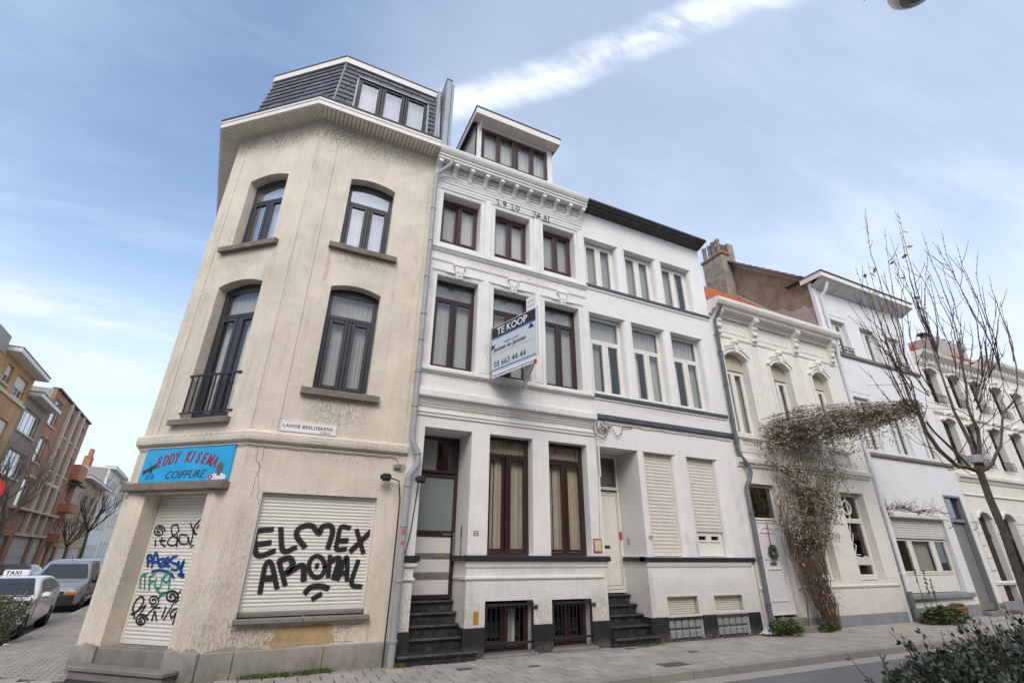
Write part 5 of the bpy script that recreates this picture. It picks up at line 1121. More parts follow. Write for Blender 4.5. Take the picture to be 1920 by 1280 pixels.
# ================================================================ LEFT STREET, far side
OW=9.2
sdir2=(math.cos(R(95.4)),math.sin(R(95.4)))
LF=Face(-2.29-OW*sdir2[1],1.50+OW*sdir2[0],95.4)      # u runs up the side street, d into the houses
def brickmat(name,c1,c2,mortar,F,rough=.9,bw=.22,bh=.065,streak=0):
    m=bpy.data.materials.new(name); m.use_nodes=True; nt=m.node_tree; b=nt.nodes['Principled BSDF']; b.inputs['Roughness'].default_value=rough
    g=N(nt,'ShaderNodeNewGeometry'); sp=N(nt,'ShaderNodeSeparateXYZ'); nt.links.new(g.outputs['Position'],sp.inputs[0])
    u=M(nt,'ADD',M(nt,'MULTIPLY',sp.outputs[0],F.c-F.s*.9),M(nt,'MULTIPLY',sp.outputs[1],F.s+F.c*.9))
    cb=N(nt,'ShaderNodeCombineXYZ'); nt.links.new(u,cb.inputs[0]); nt.links.new(sp.outputs[2],cb.inputs[1])
    bt=N(nt,'ShaderNodeTexBrick',i_Scale=1.0); bt.inputs['Color1'].default_value=(*c1,1); bt.inputs['Color2'].default_value=(*c2,1); bt.inputs['Mortar'].default_value=(*mortar,1)
    bt.inputs['Mortar Size'].default_value=.009; bt.inputs['Brick Width'].default_value=bw; bt.inputs['Row Height'].default_value=bh+.01; nt.links.new(cb.outputs[0],bt.inputs[0])
    p=pos(nt); f=ramp(nt,noi(nt,p,.7,6,.65),[(.35,.72),(.65,1.08)])
    cc=mixc(nt,1.0,bt.outputs[0],f,'MULTIPLY'); nt.links.new(cc,b.inputs['Base Color'])
    bn=N(nt,'ShaderNodeBump',i_Strength=.6,i_Distance=.01); nt.links.new(M(nt,'SUBTRACT',1.0,bt.outputs['Fac']),bn.inputs['Height']); nt.links.new(bn.outputs[0],b.inputs['Normal']); return m
BR_Y=brickmat('yellow brick',(.68,.37,.14),(.60,.30,.11),(.55,.44,.3),LF); BR_G=brickmat('grey brown brick',(.34,.27,.20),(.28,.22,.165),(.42,.36,.29),LF)
BR_R=brickmat('red brick',(.54,.25,.15),(.45,.20,.12),(.42,.28,.2),LF); BR_O=brickmat('orange brick',(.60,.235,.11),(.52,.19,.09),(.5,.33,.23),LF); BR_C=brickmat('ochre brick',(.62,.46,.26),(.54,.39,.21),(.58,.48,.35),LF)
GARAGE=mat('grey garage door',(.52,.48,.42),.6,.08,2,dirt=.2)
CONC=mat('pale concrete pier',(.68,.61,.46),.85,.12,3,dirt=.3)
def farhouse(label,u0,u1,zt,m,wins,eave=None,base=None,cat='house',name='terraced_house',depth=7,d0=0,side=None,extra=None):
    h=thing(name,label,cat,LF.P((u0+u1)/2,0,0)); F=Face(*LF.P(0,d0,0)[:2],95.4)
    tri_wall(mb:=MB(),F,rect(u0,u1,0,zt),[rect(*w[:4]) for w in wins],.2); obj('front_wall',mb,m,h)
    sm=side or m
    mb=MB(); mb.box(F,u0,u0+.05,.201,depth,0,zt); mb.box(F,u1-.05,u1,.201,depth,0,zt); obj('party_wall',mb,sm,h)
    mb=MB(); mb.box(F,u0+.05,u1-.05,.95,1.0,0,zt-.3); mb.box(F,u0+.05,u1-.05,.21,depth,zt-.3,zt-.05); obj('interior',mb,DARK,h)
    for w in wins:
        a,b,z0,z1=w[:4]; kind=w[4] if len(w)>4 else 'w'
        if kind=='w' or kind=='s':
            n=max(1,round((b-a)/.75)); mb=bars(F,a,b,z0,z1,.12,.17,.06,0)
            for k_ in range(1,n): mb.box(F,a+(b-a)*k_/n-.03,a+(b-a)*k_/n+.03,.12,.165,z0+.06,z1-.06)
            fr=obj('window',mb,PVC,h); obj('pane',MB().box(F,a+.05,b-.05,.14,.147,z0+.05,z1-.05),MIRR,fr)
            curtain(F,a+.05,b-.05,.3,z0,z1,CURT,fr,max(3,int((b-a)*3)))
            if kind=='s': obj('blind',MB().box(F,a+.06,b-.06,.10,.12,z1-(z1-z0)*.55,z1-.05),SHUT,fr)
            obj('window_sill',MB().box(F,a-.08,b+.08,-.08,.12,z0-.09,z0),CONC,h)
        elif kind=='g':
            g=obj('garage_door',MB().box(F,a,b,.14,.19,z0,z1),GARAGE,h)
            for k_ in range(1,4): obj('door_groove',MB().box(F,a+.05,b-.05,.128,.14,z0+(z1-z0)*k_/4-.012,z0+(z1-z0)*k_/4+.012),PIPED,g)
        elif kind=='d': obj('front_door',MB().box(F,a,b,.14,.19,z0,z1).box(F,a+.1,b-.1,.12,.14,z0+1.0,z1-.15),PIPED,h)
    if eave:
        e0,e1,out,zc=eave
        ev=obj('eaves',MB().box(F,e0,e1,-out,.5,zc,zc+.22,.01),FASCIA,h); obj('eaves_cover',MB().box(F,e0-.02,e1+.02,-out-.03,.5,zc+.222,zc+.26),LEAD,ev)
        obj('soffit',MB().box(F,e0+.04,e1-.04,-out+.04,0,zc-.015,zc),SOFFIT,ev)
    return h,F
h,F=farhouse('yellow brick house with deep white eaves at the left edge of the picture',20.3,26.35,10.9,BR_Y,[(22.1,23.0,9.45,10.4,'s'),(23.8,25.7,9.25,10.35,'s'),(21.5,22.9,6.2,8.0,'s'),(23.7,25.4,6.2,8.0,'s'),(21.5,22.9,3.4,5.2),(23.7,25.4,3.4,5.2),(21.2,25.4,.1,2.4,'g')],(21.0,26.5,.6,10.75))
obj('stone_band',MB().box(F,20.35,26.4,-.10,.02,9.0,9.14).box(F,20.3,26.4,-.1,.02,5.55,5.65),CONC,h)
obj('stepped_gable',MB().box(F,19.2,20.9,-.05,6,10.5,11.4).box(F,19.2,20.1,-.6,-.06,8.9,9.3),GREYRENDER,h)
h,F=farhouse('grey brown brick house between the yellow house and the red apartment block',26.36,30.9,10.0,BR_G,[(26.85,30.1,7.95,9.25),(26.85,30.3,5.55,6.95),(27.0,30.2,3.4,4.4),(27.0,29.0,.1,2.3,'g'),(29.4,30.3,.1,2.3,'d')],(26.3,30.95,.6,9.85))
h,F=farhouse('four storey red brick apartment block with pale concrete piers and garage doors',30.91,42.1,11.5,BR_R,
  [(31.3,33.2,9.3,11.0),(35.4,36.6,9.3,11.0),(37.6,38.7,9.3,11.0),(39.5,41.1,9.3,10.85),(31.3,33.2,6.9,8.45),(35.4,36.6,6.9,8.45),(37.6,38.7,6.9,8.45),(39.5,41.1,6.9,8.45),(31.3,33.2,4.2,5.85),(35.4,36.6,4.2,5.85),(37.6,38.7,4.2,5.85),(39.5,41.1,4.2,5.85),(34.2,38.4,0.05,2.5,'g'),(39.0,41.3,0.05,2.5,'g'),(31.6,33.2,.05,2.5,'d')],None,cat='apartments',name='apartment_block',side=GREYRENDER)
for u in (34.9,37.1,39.2): obj('concrete_pier',MB().box(F,u-.13,u+.13,-.22,-.002,2.7,11.45,.02),CONC,h)
obj('roof_edge',MB().box(F,30.9,42.15,-.15,.3,11.5,11.6),LEAD,h); obj('balcony_ledge',MB().box(F,31.0,42.0,-.35,-.002,4.02,4.14),CONC,h); obj('garage_lintel',MB().box(F,33.9,41.6,-.1,-.002,2.55,2.72),CONC,h)
for u in (32.2,36.0,38.1): obj('awning_box',MB().lathe(F.P(u-.7,-.12,5.98),[(.12,0),(.12,1.4)],8,axis=(F.c,F.s,0)),FASCIA,h)
h,F=farhouse('orange brick house with projecting bay windows',42.15,46.9,8.1,BR_O,[(42.6,44.2,5.3,6.6),(44.9,46.1,5.3,6.6),(42.6,44.2,3.0,4.3),(44.9,46.1,3.0,4.3),(42.5,44.0,.1,2.0,'g'),(44.6,46.4,.1,2.0,'d')],None)
obj('bay',MB().box(F,42.4,45.0,-.7,-.002,4.55,5.2,.01),BR_O,h); obj('bay',MB().box(F,42.4,45.0,-.7,-.002,2.3,2.95,.01),BR_O,h); obj('bay_roof',MB().box(F,42.3,45.1,-.8,-.002,6.62,6.75),LEAD,h)
mb=MB()
for z in (5.2,2.95):
    for u in (42.45,43.2,44.1,44.9): obj('bay_post',MB().box(F,u,u+.07,-.66,-.60,z,z+1.4),PVC,h)

obj('roof_box',MB().box(F,42.15,45.0,-.5,.9,7.0,8.2,.01),BR_O,h)
h,F=farhouse('first ochre house with rounded white eaves after the orange brick house',46.95,52.2,7.7,BR_C,[(47.4,49.0,5.0,6.5),(50,51.6,5.0,6.5),(47.4,49.0,2.9,4.2),(50,51.6,2.9,4.2),(47.4,51.6,.1,2.0,'g')],(46.9,52.3,.6,7.7))
h,F=farhouse('second ochre house with dark gutter after the orange brick house',52.25,58.0,7.6,BR_C,[(52.8,54.6,5.0,6.5),(55.6,57.2,5.0,6.5),(52.8,54.6,2.9,4.2),(55.6,57.2,2.9,4.2),(52.8,57.2,.1,2.0,'g')],(52.2,58.1,.7,7.6),side=BR_C)
h,F=farhouse('tall cream rendered house with grey side wall far down the side street',58.05,66.5,10.1,CREAM59,[(58.8+i*1.25,59.4+i*1.25,z,z+1.1) for i in range(6) for z in (8.0,6.0,4.0,1.2)],(58,66.6,.5,10.0),side=GREYRENDER)
obj('chimney',MB().box(F,58.1,59.6,2.0,2.6,9.6,11.2,.03).box(F,58.3,58.6,2.1,2.4,11.2,12.0).box(F,58.9,59.3,2.1,2.4,11.2,12.0),BR_O,h)
h,F=farhouse('grey rendered end house farthest down the side street',66.55,92,9.6,CREAM59,[(67.6+i*2.2,68.6+i*2.2,z,z+1.5) for i in range(10) for z in (7.2,4.6,1.2)],(66.5,92,.6,9.6),side=GREYRENDER)
obj('roof_box',MB().box(F,68,76,.4,4,9.8,11.0),GREYRENDER,h)
# houses further along our own side of the side street
h=thing('terraced_house','plain rendered building continuing behind the corner house','house',SD.P(-10,0,0)); obj('front_wall',MB().box(SD,-40,-.05,.05,8,0,8.5),GREYRENDER,h)
# ================================================================ the other side of the main street, seen in the window panes
OF=Face(45,-12.2,180)
bld=thing('facing_houses','row of brick houses across the street, seen only as reflections in the panes','houses',(10,-13,0))
ho=[];x=2
while x<75:
    for z in (1.0,3.5,5.8): ho.append(rect(x,x+1.1,z,z+1.7))
    x+=2.0
obj('front_wall',tri_wall(MB(),OF,rect(0,77,0,8.2),ho,.3),BR_Y,bld)
obj('window_band',MB().box(OF,0,77,.31,.35,.5,7.9),GLASSD,bld)
obj('interior',MB().box(OF,0,77,.6,.7,0,8.1).box(OF,0,77,.36,6,8.1,8.2),DARK,bld); obj('cornice',MB().box(OF,0,77,-.3,-.001,8.0,8.3).box(OF,0,77,-.08,-.001,2.9,3.2),CONC,bld)
# ================================================================ GROUND
GND=mat('ground',(.16,.155,.15),.9,.1,1)
gm=MB(); gm.add([(-300,-300,-.30),(300,-300,-.30),(300,300,-.30),(-300,300,-.30)],[(0,1,2,3)]); struct(obj('ground',gm,GND))
ASPH=mat('asphalt',(.20,.195,.19),.9,.15,.8,bump=.5,bs=90,bd=.006,dirt=.25,dc=(.16,.155,.15),ds=1.5,fine=.25)
KX=lambda y:-4.1-(y-4.6)*.0954       # kerb line of the side street
road=MB(); road.add([(-60,-9.6,-.125),(120,-9.6,-.125),(120,-2.3,-.125),(-3.0,-2.3,-.125),(-3.6,-1.6,-.125),(KX(0),0,-.125),(KX(100),100,-.125),(KX(100)-5.4,100,-.125),(KX(0)-5.4,0,-.125),(-60,-2,-.125)],[(0,1,2,3),(0,3,4,5,8,9),(5,6,7,8)])
struct(obj('road',road,ASPH,recalc=False))
SLAB=mat('grey paving slab',(.44,.395,.345),.88,.16,1.6,bump=.4,bs=55,bd=.004,rand=.10,dirt=.55,dc=(.20,.185,.165),ds=1.4,fine=.3,zones=[(5,0,0,14,.42,.5,(.13,.115,.09),.8,9),(5,-2.05,0,14,.25,.5,(.2,.18,.15),.5,9)])
JOINT=mat('sand joint',(.035,.03,.024),.95,.2,4,bump=.4,bs=60)
pv=[(KX(100)-.0,100),(KX(60),60),(KX(0),0),(-3.85,-1.0),(-3.4,-1.75),(-2.7,-1.98),(-1.9,-2.06),(60,-2.06),(60,.4),(2.0,.4),(-.5,.5),(-2.2,1.7),(-2.3-9.3,100)]
pv[-1]=SD.P(-92,.3,0)[:2]
b=slab(pv,-.28,-.018)
PAVE=struct(obj('pavement',b,JOINT,None,(0,0,-.28)))
# running-bond slabs in rows along the facade
sl=.30; variants=[]
for v in range(4):
    random.seed(v); t=[random.uniform(-.002,.002) for _ in range(4)]
    m=MB().box(FR,.009,sl-.009,.009,sl-.009,-.03,0,.004)
    m.v=[(x,y,z+(t[0]*(1-x/sl)+t[1]*x/sl+t[2]*(y/sl) if z>-.01 else 0)) for x,y,z in m.v]; variants.append(m)
random.seed(5)
cells=[]
rowh=sl
CAMG=Vector((0,-8.87))
def near_score(x,y): return (Vector((x,y))-CAMG).length
r_=0; y=-2.04
while y<1.3:
    x=-3.9+(.15 if r_%2 else 0)
    while x<24:
        cx_,cy_=x+sl/2,y+rowh/2
        ok=cy_<-.02 if cx_>-.6 else True
        # outside the building and inside the kerb
        if (cx_<-.3 and cy_>-.95-.0*cx_ -(.86*(cx_+.3))) : ok=False
        if cx_<-2.4 and cy_<-1.6: ok=False
        if cx_<(-3.25 if cy_<-.9 else -3.75): ok=False
        if ok: cells.append((x,y))
        x+=sl
    y+=rowh; r_+=1
cells.sort(key=lambda c:near_score(c[0]+.15,c[1]+.07)-(0 if c[0]>-1 else -3))
vis=[c for c in cells if c[1]>(-1.95 if c[0]>3.2 else -1.6+ (3.2-c[0])*.0)]
firsts={}
near,rest=vis[:300],[c for c in cells if c not in set(vis[:300])]
for i,(x,y) in enumerate(near):
    v=random.randrange(4)
    if v not in firsts:
        m=MB(); m.add([(a+x,b_+y,c) for a,b_,c in variants[v].v],variants[v].f); firsts[v]=(obj('paving_slab',m,SLAB,PAVE,(x,y,0)),x,y)
    else:
        o,ox_,oy_=firsts[v]; clone(o,(x-ox_,y-oy_,random.uniform(-.002,.002)),PAVE)
SLABJ=mat('grey paving slabs joined',(.44,.395,.345),.88,.26,2.6,bump=.4,bs=55,bd=.004,dirt=.35,dc=(.20,.185,.165),ds=1.4,fine=.2)
m=MB()
for x,y in rest: v=variants[random.randrange(4)]; m.add([(a+x,b_+y,c+random.uniform(-.001,.001)) for a,b_,c in v.v],v.f)
o=obj('paving_slab',m,SLABJ,PAVE); o['kind']='stuff'
# small pavers of the side street, laid square to it
PB=mat('side street pavers',(.37,.34,.305),.9,.25,3,bump=.4,bs=50,dirt=.35,dc=(.19,.17,.14),ds=1.2,fine=.2)
m=MB(); PF=Face(-2.29,1.5,95.4); pw,pl_=.09,.18
pvm=MB().box(FR,0.003,pw-.003,0.007,pl_-.007,-.03,0,.003)
r_=0; u=-3.1
while u<13:
    dd=-(pl_/2 if r_%2 else 0)
    while dd<2.7:
        X,Y,_=PF.P(u+pw/2,dd+pl_/2,0)
        inside=X>KX(Y)+.16 and Y>-.9 and (Y>-.92-.86*(X+.3) )
        if X>-2.29+(Y-1.5)*-.0954 and Y>1.5: inside=False
        if (X+2.29)*.653+(Y-1.5)*.757>-.06 and Y<=1.5 and X>-2.35: inside=False
        if inside: m.add([(*PF.P(u+a,dd+b_,0)[:2],c+random.uniform(-.0015,.0015)) for a,b_,c in pvm.v],pvm.f)
        dd+=pl_
    u+=pw; r_+=1
o=obj('street_paver',m,PB,PAVE); o['kind']='stuff'
m=MB(); m.add([(KX(13)+.2,13,-.004),(KX(60)+.2,60,-.004),(SD.P(-60,0,0)[0],60,-.004),(SD.P(-12,0,0)[0],13,-.004)],[(0,1,2,3)]); struct(obj('far_pavement',m,PB))
# kerbstones
KERB=mat('bluestone kerb',(.36,.33,.29),.85,.15,2,bump=.4,bs=50,rand=.1,dirt=.4,dc=(.16,.15,.13),ds=2,fine=.25)
kb=struct(obj('kerb',MB().box(FR,-1.9,60,-2.195,-2.05,-.3,-.11),JOINT))
x=-1.9; k0=None
while x<40:
    if k0 is None: k0=obj('kerbstone',MB().box(FR,x+.003,x+.817,-2.20,-2.05,-.2,.004,.012),KERB,kb); kx=x
    else: clone(k0,(x-kx,0,random.uniform(-.002,.002)),kb)
    x+=.82
kc=[(-1.9,-2.2),(-2.6,-2.12),(-3.2,-1.85),(-3.6,-1.4),(-3.82,-.8),(KX(0)+.02,0)]+[(KX(y_),y_) for y_ in range(1,14)]+[(KX(60),60)]
for (a,b_),(c,d) in zip(kc[:-1],kc[1:]):
    l=math.hypot(c-a,d-b_); kf=Face(a,b_,math.degrees(math.atan2(d-b_,c-a))); obj('kerbstone',MB().box(kf,.004,l-.004,-.15,.0,-.2,.004,.012),KERB,kb)
GUT=mat('concrete gutter strip',(.42,.39,.34),.85,.12,2,bump=.3,bs=50,dirt=.35,dc=(.22,.2,.17),ds=2)
g0=None; x=-1.5
gt=struct(obj('gutter_strip',MB().box(FR,-1.5,60,-2.5,-2.21,-.3,-.124),JOINT))
while x<30:
    if g0 is None: g0=obj('gutter_slab',MB().box(FR,x+.003,x+.597,-2.5,-2.205,-.2,-.108,.006),GUT,gt); gx=x
    else: clone(g0,(x-gx,0,0),gt)
    x+=.6
# utility covers in the pavement
COVER=mat('cast iron cover',(.10,.085,.07),.7,.3,20,bump=.6,bs=60,dirt=.5,dc=(.2,.17,.13),ds=9)
for lab,(x,y,wx,wy) in (('rusty square valve cover set in the paving below the house 55 steps',(3.0,-.75,.24,.13)),('small dark valve cover in the paving near the left basement window',(4.1,-1.0,.2,.12)),('large rectangular cast cover near the kerb in front of house 57',(6.1,-1.85,.5,.26)),
     ('small valve cover in the paving between house 57 and the kerb',(7.4,-1.05,.22,.12)),('small round edged cover at the foot of house 57',(6.5,-.35,.22,.12)),('flat grey cover slab with metal edge beside the bottom step of house 55',(2.55,-.55,.75,.22))):
    t=thing('utility_cover',lab,'cover',(x,y,0),'utility covers in the pavement')
    obj('frame',bars(Face(x,y,0),0,0,0,0,0,0,0) if False else MB().box(FR,x,x+wx,y,y+wy,-.02,.004,.002),COVER if wx<.7 else KERB,t)
    obj('lid',MB().box(FR,x+.012,x+wx-.012,y+.012,y+wy-.012,-.02,.007,.002),COVER if wx<.7 else SLAB,t)
# ================================================================ DRAINPIPES
def pipe(pts,r,m,parent,clips=(),name='drainpipe'):
    o=MB(); o.tube(pts,r,12); o.smooth=True; p=obj(name,o,m,parent)
    for z in clips:
        for a,b_ in zip(pts[:-1],pts[1:]):
            if min(a[2],b_[2])<=z<=max(a[2],b_[2]):
                t_=(z-a[2])/(b_[2]-a[2]) if b_[2]!=a[2] else 0; q_=Vector(a).lerp(Vector(b_),t_)
                obj('pipe_clip',MB().lathe((q_.x,q_.y,z-.02),[(r+.001,0),(r+.014,.005),(r+.014,.04),(r+.001,.045)],12).box(FR,q_.x-.01,q_.x+.01,q_.y,q_.y+.12,z-.005,z+.015),m,p); break
    return p
pipe([FR.P(2.42,-.28,10.42),FR.P(2.40,-.28,10.30),FR.P(2.12,-.13,10.02),FR.P(2.10,-.12,9.9),FR.P(2.10,-.12,5.4)],.05,PIPE,H5,(8.95,8.05,7.1,6.2,5.6),)
pipe([FR.P(2.10,-.12,5.4),FR.P(2.10,-.14,3.6),FR.P(2.12,-.15,3.5),FR.P(2.22,-.16,3.32),FR.P(2.24,-.16,3.22),FR.P(2.24,-.16,3.1),FR.P(2.12,-.15,2.92),FR.P(2.10,-.15,2.85),FR.P(2.10,-.15,2.75)],.058,PIPE,H5,(4.9,4.2,3.3))
lp=pipe([FR.P(2.10,-.15,2.78),FR.P(2.09,-.16,-.05)],.062,PIPE,H5,(2.72,2.05,1.2,.35))
for z,s_ in ((1.98,.05),(1.80,.035)): obj('sticker',MB().box(FR,2.08-s_*.5,2.08+s_*.7,-.228,-.2225,z-s_,z+s_*.4),mat('faded pink sticker',(.55,.12,.14),.6,.3,60),lp)
pipe([FR.P(10.86,-.40,8.4),FR.P(10.85,-.3,8.25),FR.P(10.84,-.10,8.0),FR.P(10.80,-.09,4.2),FR.P(10.82,-.10,4.05),FR.P(11.02,-.14,3.8),FR.P(11.06,-.14,3.6),FR.P(10.98,-.12,3.42),FR.P(10.86,-.10,3.25),FR.P(10.84,-.10,.3),FR.P(10.84,-.12,.02)],.052,PIPED,H9,(7.0,6.0,5.0,4.4,2.6,1.6,.6))
pipe([FR.P(16.72,-.40,10.75),FR.P(16.70,-.3,10.5),FR.P(16.66,-.10,10.3),FR.P(16.62,-.10,4.8),FR.P(16.60,-.12,.7)],.055,COOL61,H61,(9.4,7.6,5.6,3.0,1.2))
pipe([FR.P(16.60,-.12,.75),FR.P(16.58,-.13,.08),FR.P(16.62,-.25,.02)],.06,PIPED,H61)
# ================================================================ CABLES, LAMPS ON THE WALL
def cable(name,label,pts,r=.008,m=None,sag=0):
    t=MB().tube(pts,r,5); t.smooth=True; o=obj(name,t,m or CABLE); tag(o,label,'cable'); return o
random.seed(9)
pts=[]
for i in range(40):
    a=i/39; q_=CH.P(.05+2.2*a,-.035,3.235+random.uniform(-.004,.004)); pts.append(q_)
pts+= [FR.P(-.50+2.3*i/30,-.035,3.235+random.uniform(-.005,.005)) for i in range(31)]+[FR.P(1.88,-.04,3.22),FR.P(1.92,-.05,3.08),FR.P(1.98,-.05,3.0),FR.P(2.02,-.06,3.1)]
cable('cable','pale cable clipped under the string course of the cream corner house',pts,.011,CABLEW)
pts=[FR.P(2.1+4.2*i/40,-.045,4.30+random.uniform(-.008,.008)) for i in range(41)]
cable('cable','white painted cable running under the fluted ledge of house 55',pts,.012,CABLEW)
pts=[FR.P(6.5+4.2*i/40,-.02,4.42+random.uniform(-.01,.01)) for i in range(41)]
cable('cable','thin cable below the lower slate grey band of house 57',pts,.009,CABLEW)
pts=[FR.P(6.26,-.05,4.28),FR.P(6.30,-.06,4.1),FR.P(6.50,-.07,4.02),FR.P(6.62,-.07,4.15)]
cable('cable','tangled black loop of cable at the junction between houses 55 and 57',pts+[FR.P(6.45+.13*math.cos(a*.7),-.09,4.3+.17*math.sin(a*.7)) for a in range(16)]+[FR.P(6.75,-.06,4.35),FR.P(6.9,-.06,4.12),FR.P(7.05,-.05,4.22),FR.P(7.1,-.04,4.38),FR.P(7.4,-.03,4.40)],.010)
cable('cable','thin cable dropping between houses 55 and 57 to the hazard plate',[FR.P(6.33,-.03,4.1),FR.P(6.34,-.02,3.4),FR.P(6.30,-.02,2.6),FR.P(6.27,-.02,1.94)],.007,CABLEW)
cable('cable','black cable hanging beside the grey drainpipe down to the pavement',[FR.P(1.72,-.10,2.86),FR.P(1.95,-.08,2.80),FR.P(2.0,-.07,2.5),FR.P(2.0,-.07,1.2),FR.P(1.98,-.08,.0)],.013)
cable('cable','black cable from the wall lamp slanting past the drainpipe',[FR.P(2.30,-.12,2.9),FR.P(2.28,-.10,2.5),FR.P(2.20,-.24,1.95),FR.P(2.14,-.24,1.6)],.012)
bx=tag(obj('junction_box',MB().box(FR,1.84,1.98,-.07,-.01,3.02,3.08,.01).tube([FR.P(1.82,-.04,3.08),FR.P(2.05,-.04,3.1)],.01,5),STEEL),'small metal junction box at the right end of the string course','box')
for lab,u,d_ in (('black floodlight on the cream wall left of the grey drainpipe',1.70,-.14),('black floodlight on the white wall right of the grey drainpipe',2.32,-.16)):
    t=thing('wall_floodlight',lab,'lamp',FR.P(u,-.1,2.84),'small black floodlights')
    obj('housing',MB().box(FR,u-.085,u+.085,d_-.09,d_+.02,2.78,2.90,.03).box(FR,u-.10,u-.08,d_-.05,d_,2.80,2.88,.005),IRON,t); obj('bracket',MB().tube([FR.P(u,d_,2.84),FR.P(u,-.0,2.88)],.015,6),IRON,t); obj('lens',MB().box(FR,u-.07,u+.07,d_-.07,d_-.0,2.775,2.781),DARK,t)
t=thing('junction_box','bundle of grey insulators and connectors on the wall between houses 55 and 57','box',FR.P(6.5,0,4.3))
mb=MB()
for i in range(7): mb.lathe(FR.P(6.40+.05*i,-.07-.02*(i%2),4.22+.03*((i*3)%4)),[(.015,0),(.025,.02),(.025,.07),(.012,.09)],8)
obj('connector',mb,STEEL,t)
# ================================================================ FOR-SALE BOARD
t=thing('for_sale_sign','for sale board with black header TE KOOP projecting from the middle first floor window','sign',FR.P(4.05,-.6,5.0))
A_=Vector((3.66,-.12)); B_=Vector((4.06,-1.46)); C_=Vector((4.46,-.12))
F1=Face(A_.x,A_.y,math.degrees(math.atan2(B_.y-A_.y,B_.x-A_.x))); W1=(B_-A_).length
F2=Face(B_.x+.012,B_.y,math.degrees(math.atan2(C_.y-B_.y,C_.x-B_.x)))
z0,z1=5.12,6.18
obj('board',MB().box(F1,0,W1,0,.03,z0,z1,.004),WHITEP if False else FABRIC,t); obj('board',MB().box(F2,0,W1,0,.03,z0,z1,.004),FABRIC,t)
obj('header',MB().box(F1,.01,W1-.01,-.003,0,z1-.26,z1-.02),BLACKP,t); obj('stripe',MB().box(F1,.01,W1-.01,-.003,0,z1-.30,z1-.265).box(F1,.01,W1-.01,-.003,0,z0+.03,z0+.055),BLUEP,t)
text('TE KOOP',F1,.18,z1-.225,-.006,.235,WHITEP,t,ext=.001,bold=.004,spacing=.95)
text('vastgoed en advies',F1,.42,z1-.475,-.004,.062,BLUEP,t,ext=.001); text('Janssen en Janssen',F1,.09,z1-.60,-.004,.135,BLACKP,t,ext=.001,bold=.0015)
obj('rule',MB().box(F1,.04,W1-.08,-.002,0,z1-.665,z1-.660),BLUEP,t); text('03 663 44 44',F1,.10,z0+.10,-.004,.185,BLACKP,t,ext=.001,spacing=1.0)
hat=[(-.11,.0),(-.085,-.015),(.08,-.015),(.12,.02),(.115,.035),(.06,.012),(.055,.07),(.03,.105),(-.02,.11),(-.06,.085),(-.07,.02),(-.10,.02)]
for cx_,cz_,mi in ((.07,z1-.50,.7),(1.24,z1-.40,-.05)): obj('hat_logo',MB().prism(F1,rotp(cx_,cz_,mi,[(x*.75,y*.75) for x,y in hat]),-.004,0),BLACKP,t)
obj('lower_strip',MB().box(F1,.04,W1+.02,-.006,.02,z0-.13,z0-.01,.003),WHITEP,t); text('Opbrengsteigendom bestaande uit 3 appartementen',F1,.06,z0-.10,-.008,.058,BLACKP,t,ext=.001,shear=.3)
obj('small_plate',MB().box(F1,W1-.30,W1-.02,.0,.02,z1+.0,z1+.30,.003),WHITEP,t); text('immo',F1,W1-.25,z1+.17,-.002,.085,GRAYP,t,ext=.001); text('scoop',F1,W1-.27,z1+.07,-.002,.085,GRAYP,t,ext=.001)
mb=MB()
for p in (A_,B_+Vector((.02,.02))): mb.box(Face(p.x,p.y,0),-.015,.015,-.015,.015,z0-.1,z1+.02)
mb.tube([(B_.x+.03,B_.y,z0+.02),(C_.x,C_.y,z0+.02)],.018,6).tube([(B_.x+.03,B_.y,z1-.05),(C_.x,C_.y,z1-.05)],.018,6).tube([(A_.x,A_.y+.1,z0-.05),(C_.x,C_.y+.1,z0-.05)],.02,6)
obj('frame',mb,STEEL,t)
obj('bracket_panel',MB().add([(B_.x+.05,B_.y+.1,z0-.02),(C_.x,C_.y,z0-.02),(C_.x-.02,C_.y,z0-.28),(B_.x+.06,B_.y+.1,z0-.02),(C_.x+.01,C_.y,z0-.02),(C_.x-.01,C_.y,z0-.28)],[(0,1,2),(5,4,3),(0,3,4,1),(1,4,5,2),(2,5,3,0)]),WHITEP,t)
obj('red_tag',MB().box(F1,W1-.09,W1-.01,-.012,-.006,z0-.17,z0-.07),RED,t)
# ================================================================ NO ENTRY SIGN, STREET LAMP
t=thing('no_entry_sign','red round no entry sign cut by the left edge of the picture','road sign',(-4.7,3.4,0))
SF=Face(-4.80,3.4,12)
obj('disc',MB().lathe(SF.P(0,0,2.62),[(.25,0),(.25,.015)],32,axis=Vector(SF.P(0,-1,0))-Vector(SF.P(0,0,0))),RED,t); obj('bar',MB().box(SF,-.19,.19,-.021,-.017,2.58,2.66),WHITEP,t); obj('pole',MB().tube([SF.P(0,.04,-.1),SF.P(0,.04,2.9)],.03,8),STEEL,t)
t=thing('hanging_street_lamp','rounded grey street lamp hung on a wire above the street at the top edge','lamp',(5.3,-7.9,7))
mb=MB().lathe((5.33,-7.93,7.21),[(.02,0),(.12,.012),(.20,.05),(.245,.11),(.25,.16),(.22,.24),(.14,.32),(.05,.36),(.05,.5)],24); mb.smooth=True
obj('housing',mb,mat('lamp housing',(.75,.73,.69),.4,.15,6),t); obj('lens',MB().lathe((5.33,-7.93,7.205),[(.02,-.01),(.10,0),(.17,.03)],20),FROST,t)
obj('wire',MB().tube([(5.33,-11.9,7.95),(5.33,-7.93,7.72),(5.33,-7.5,7.74)],.006,4),CABLE,t)
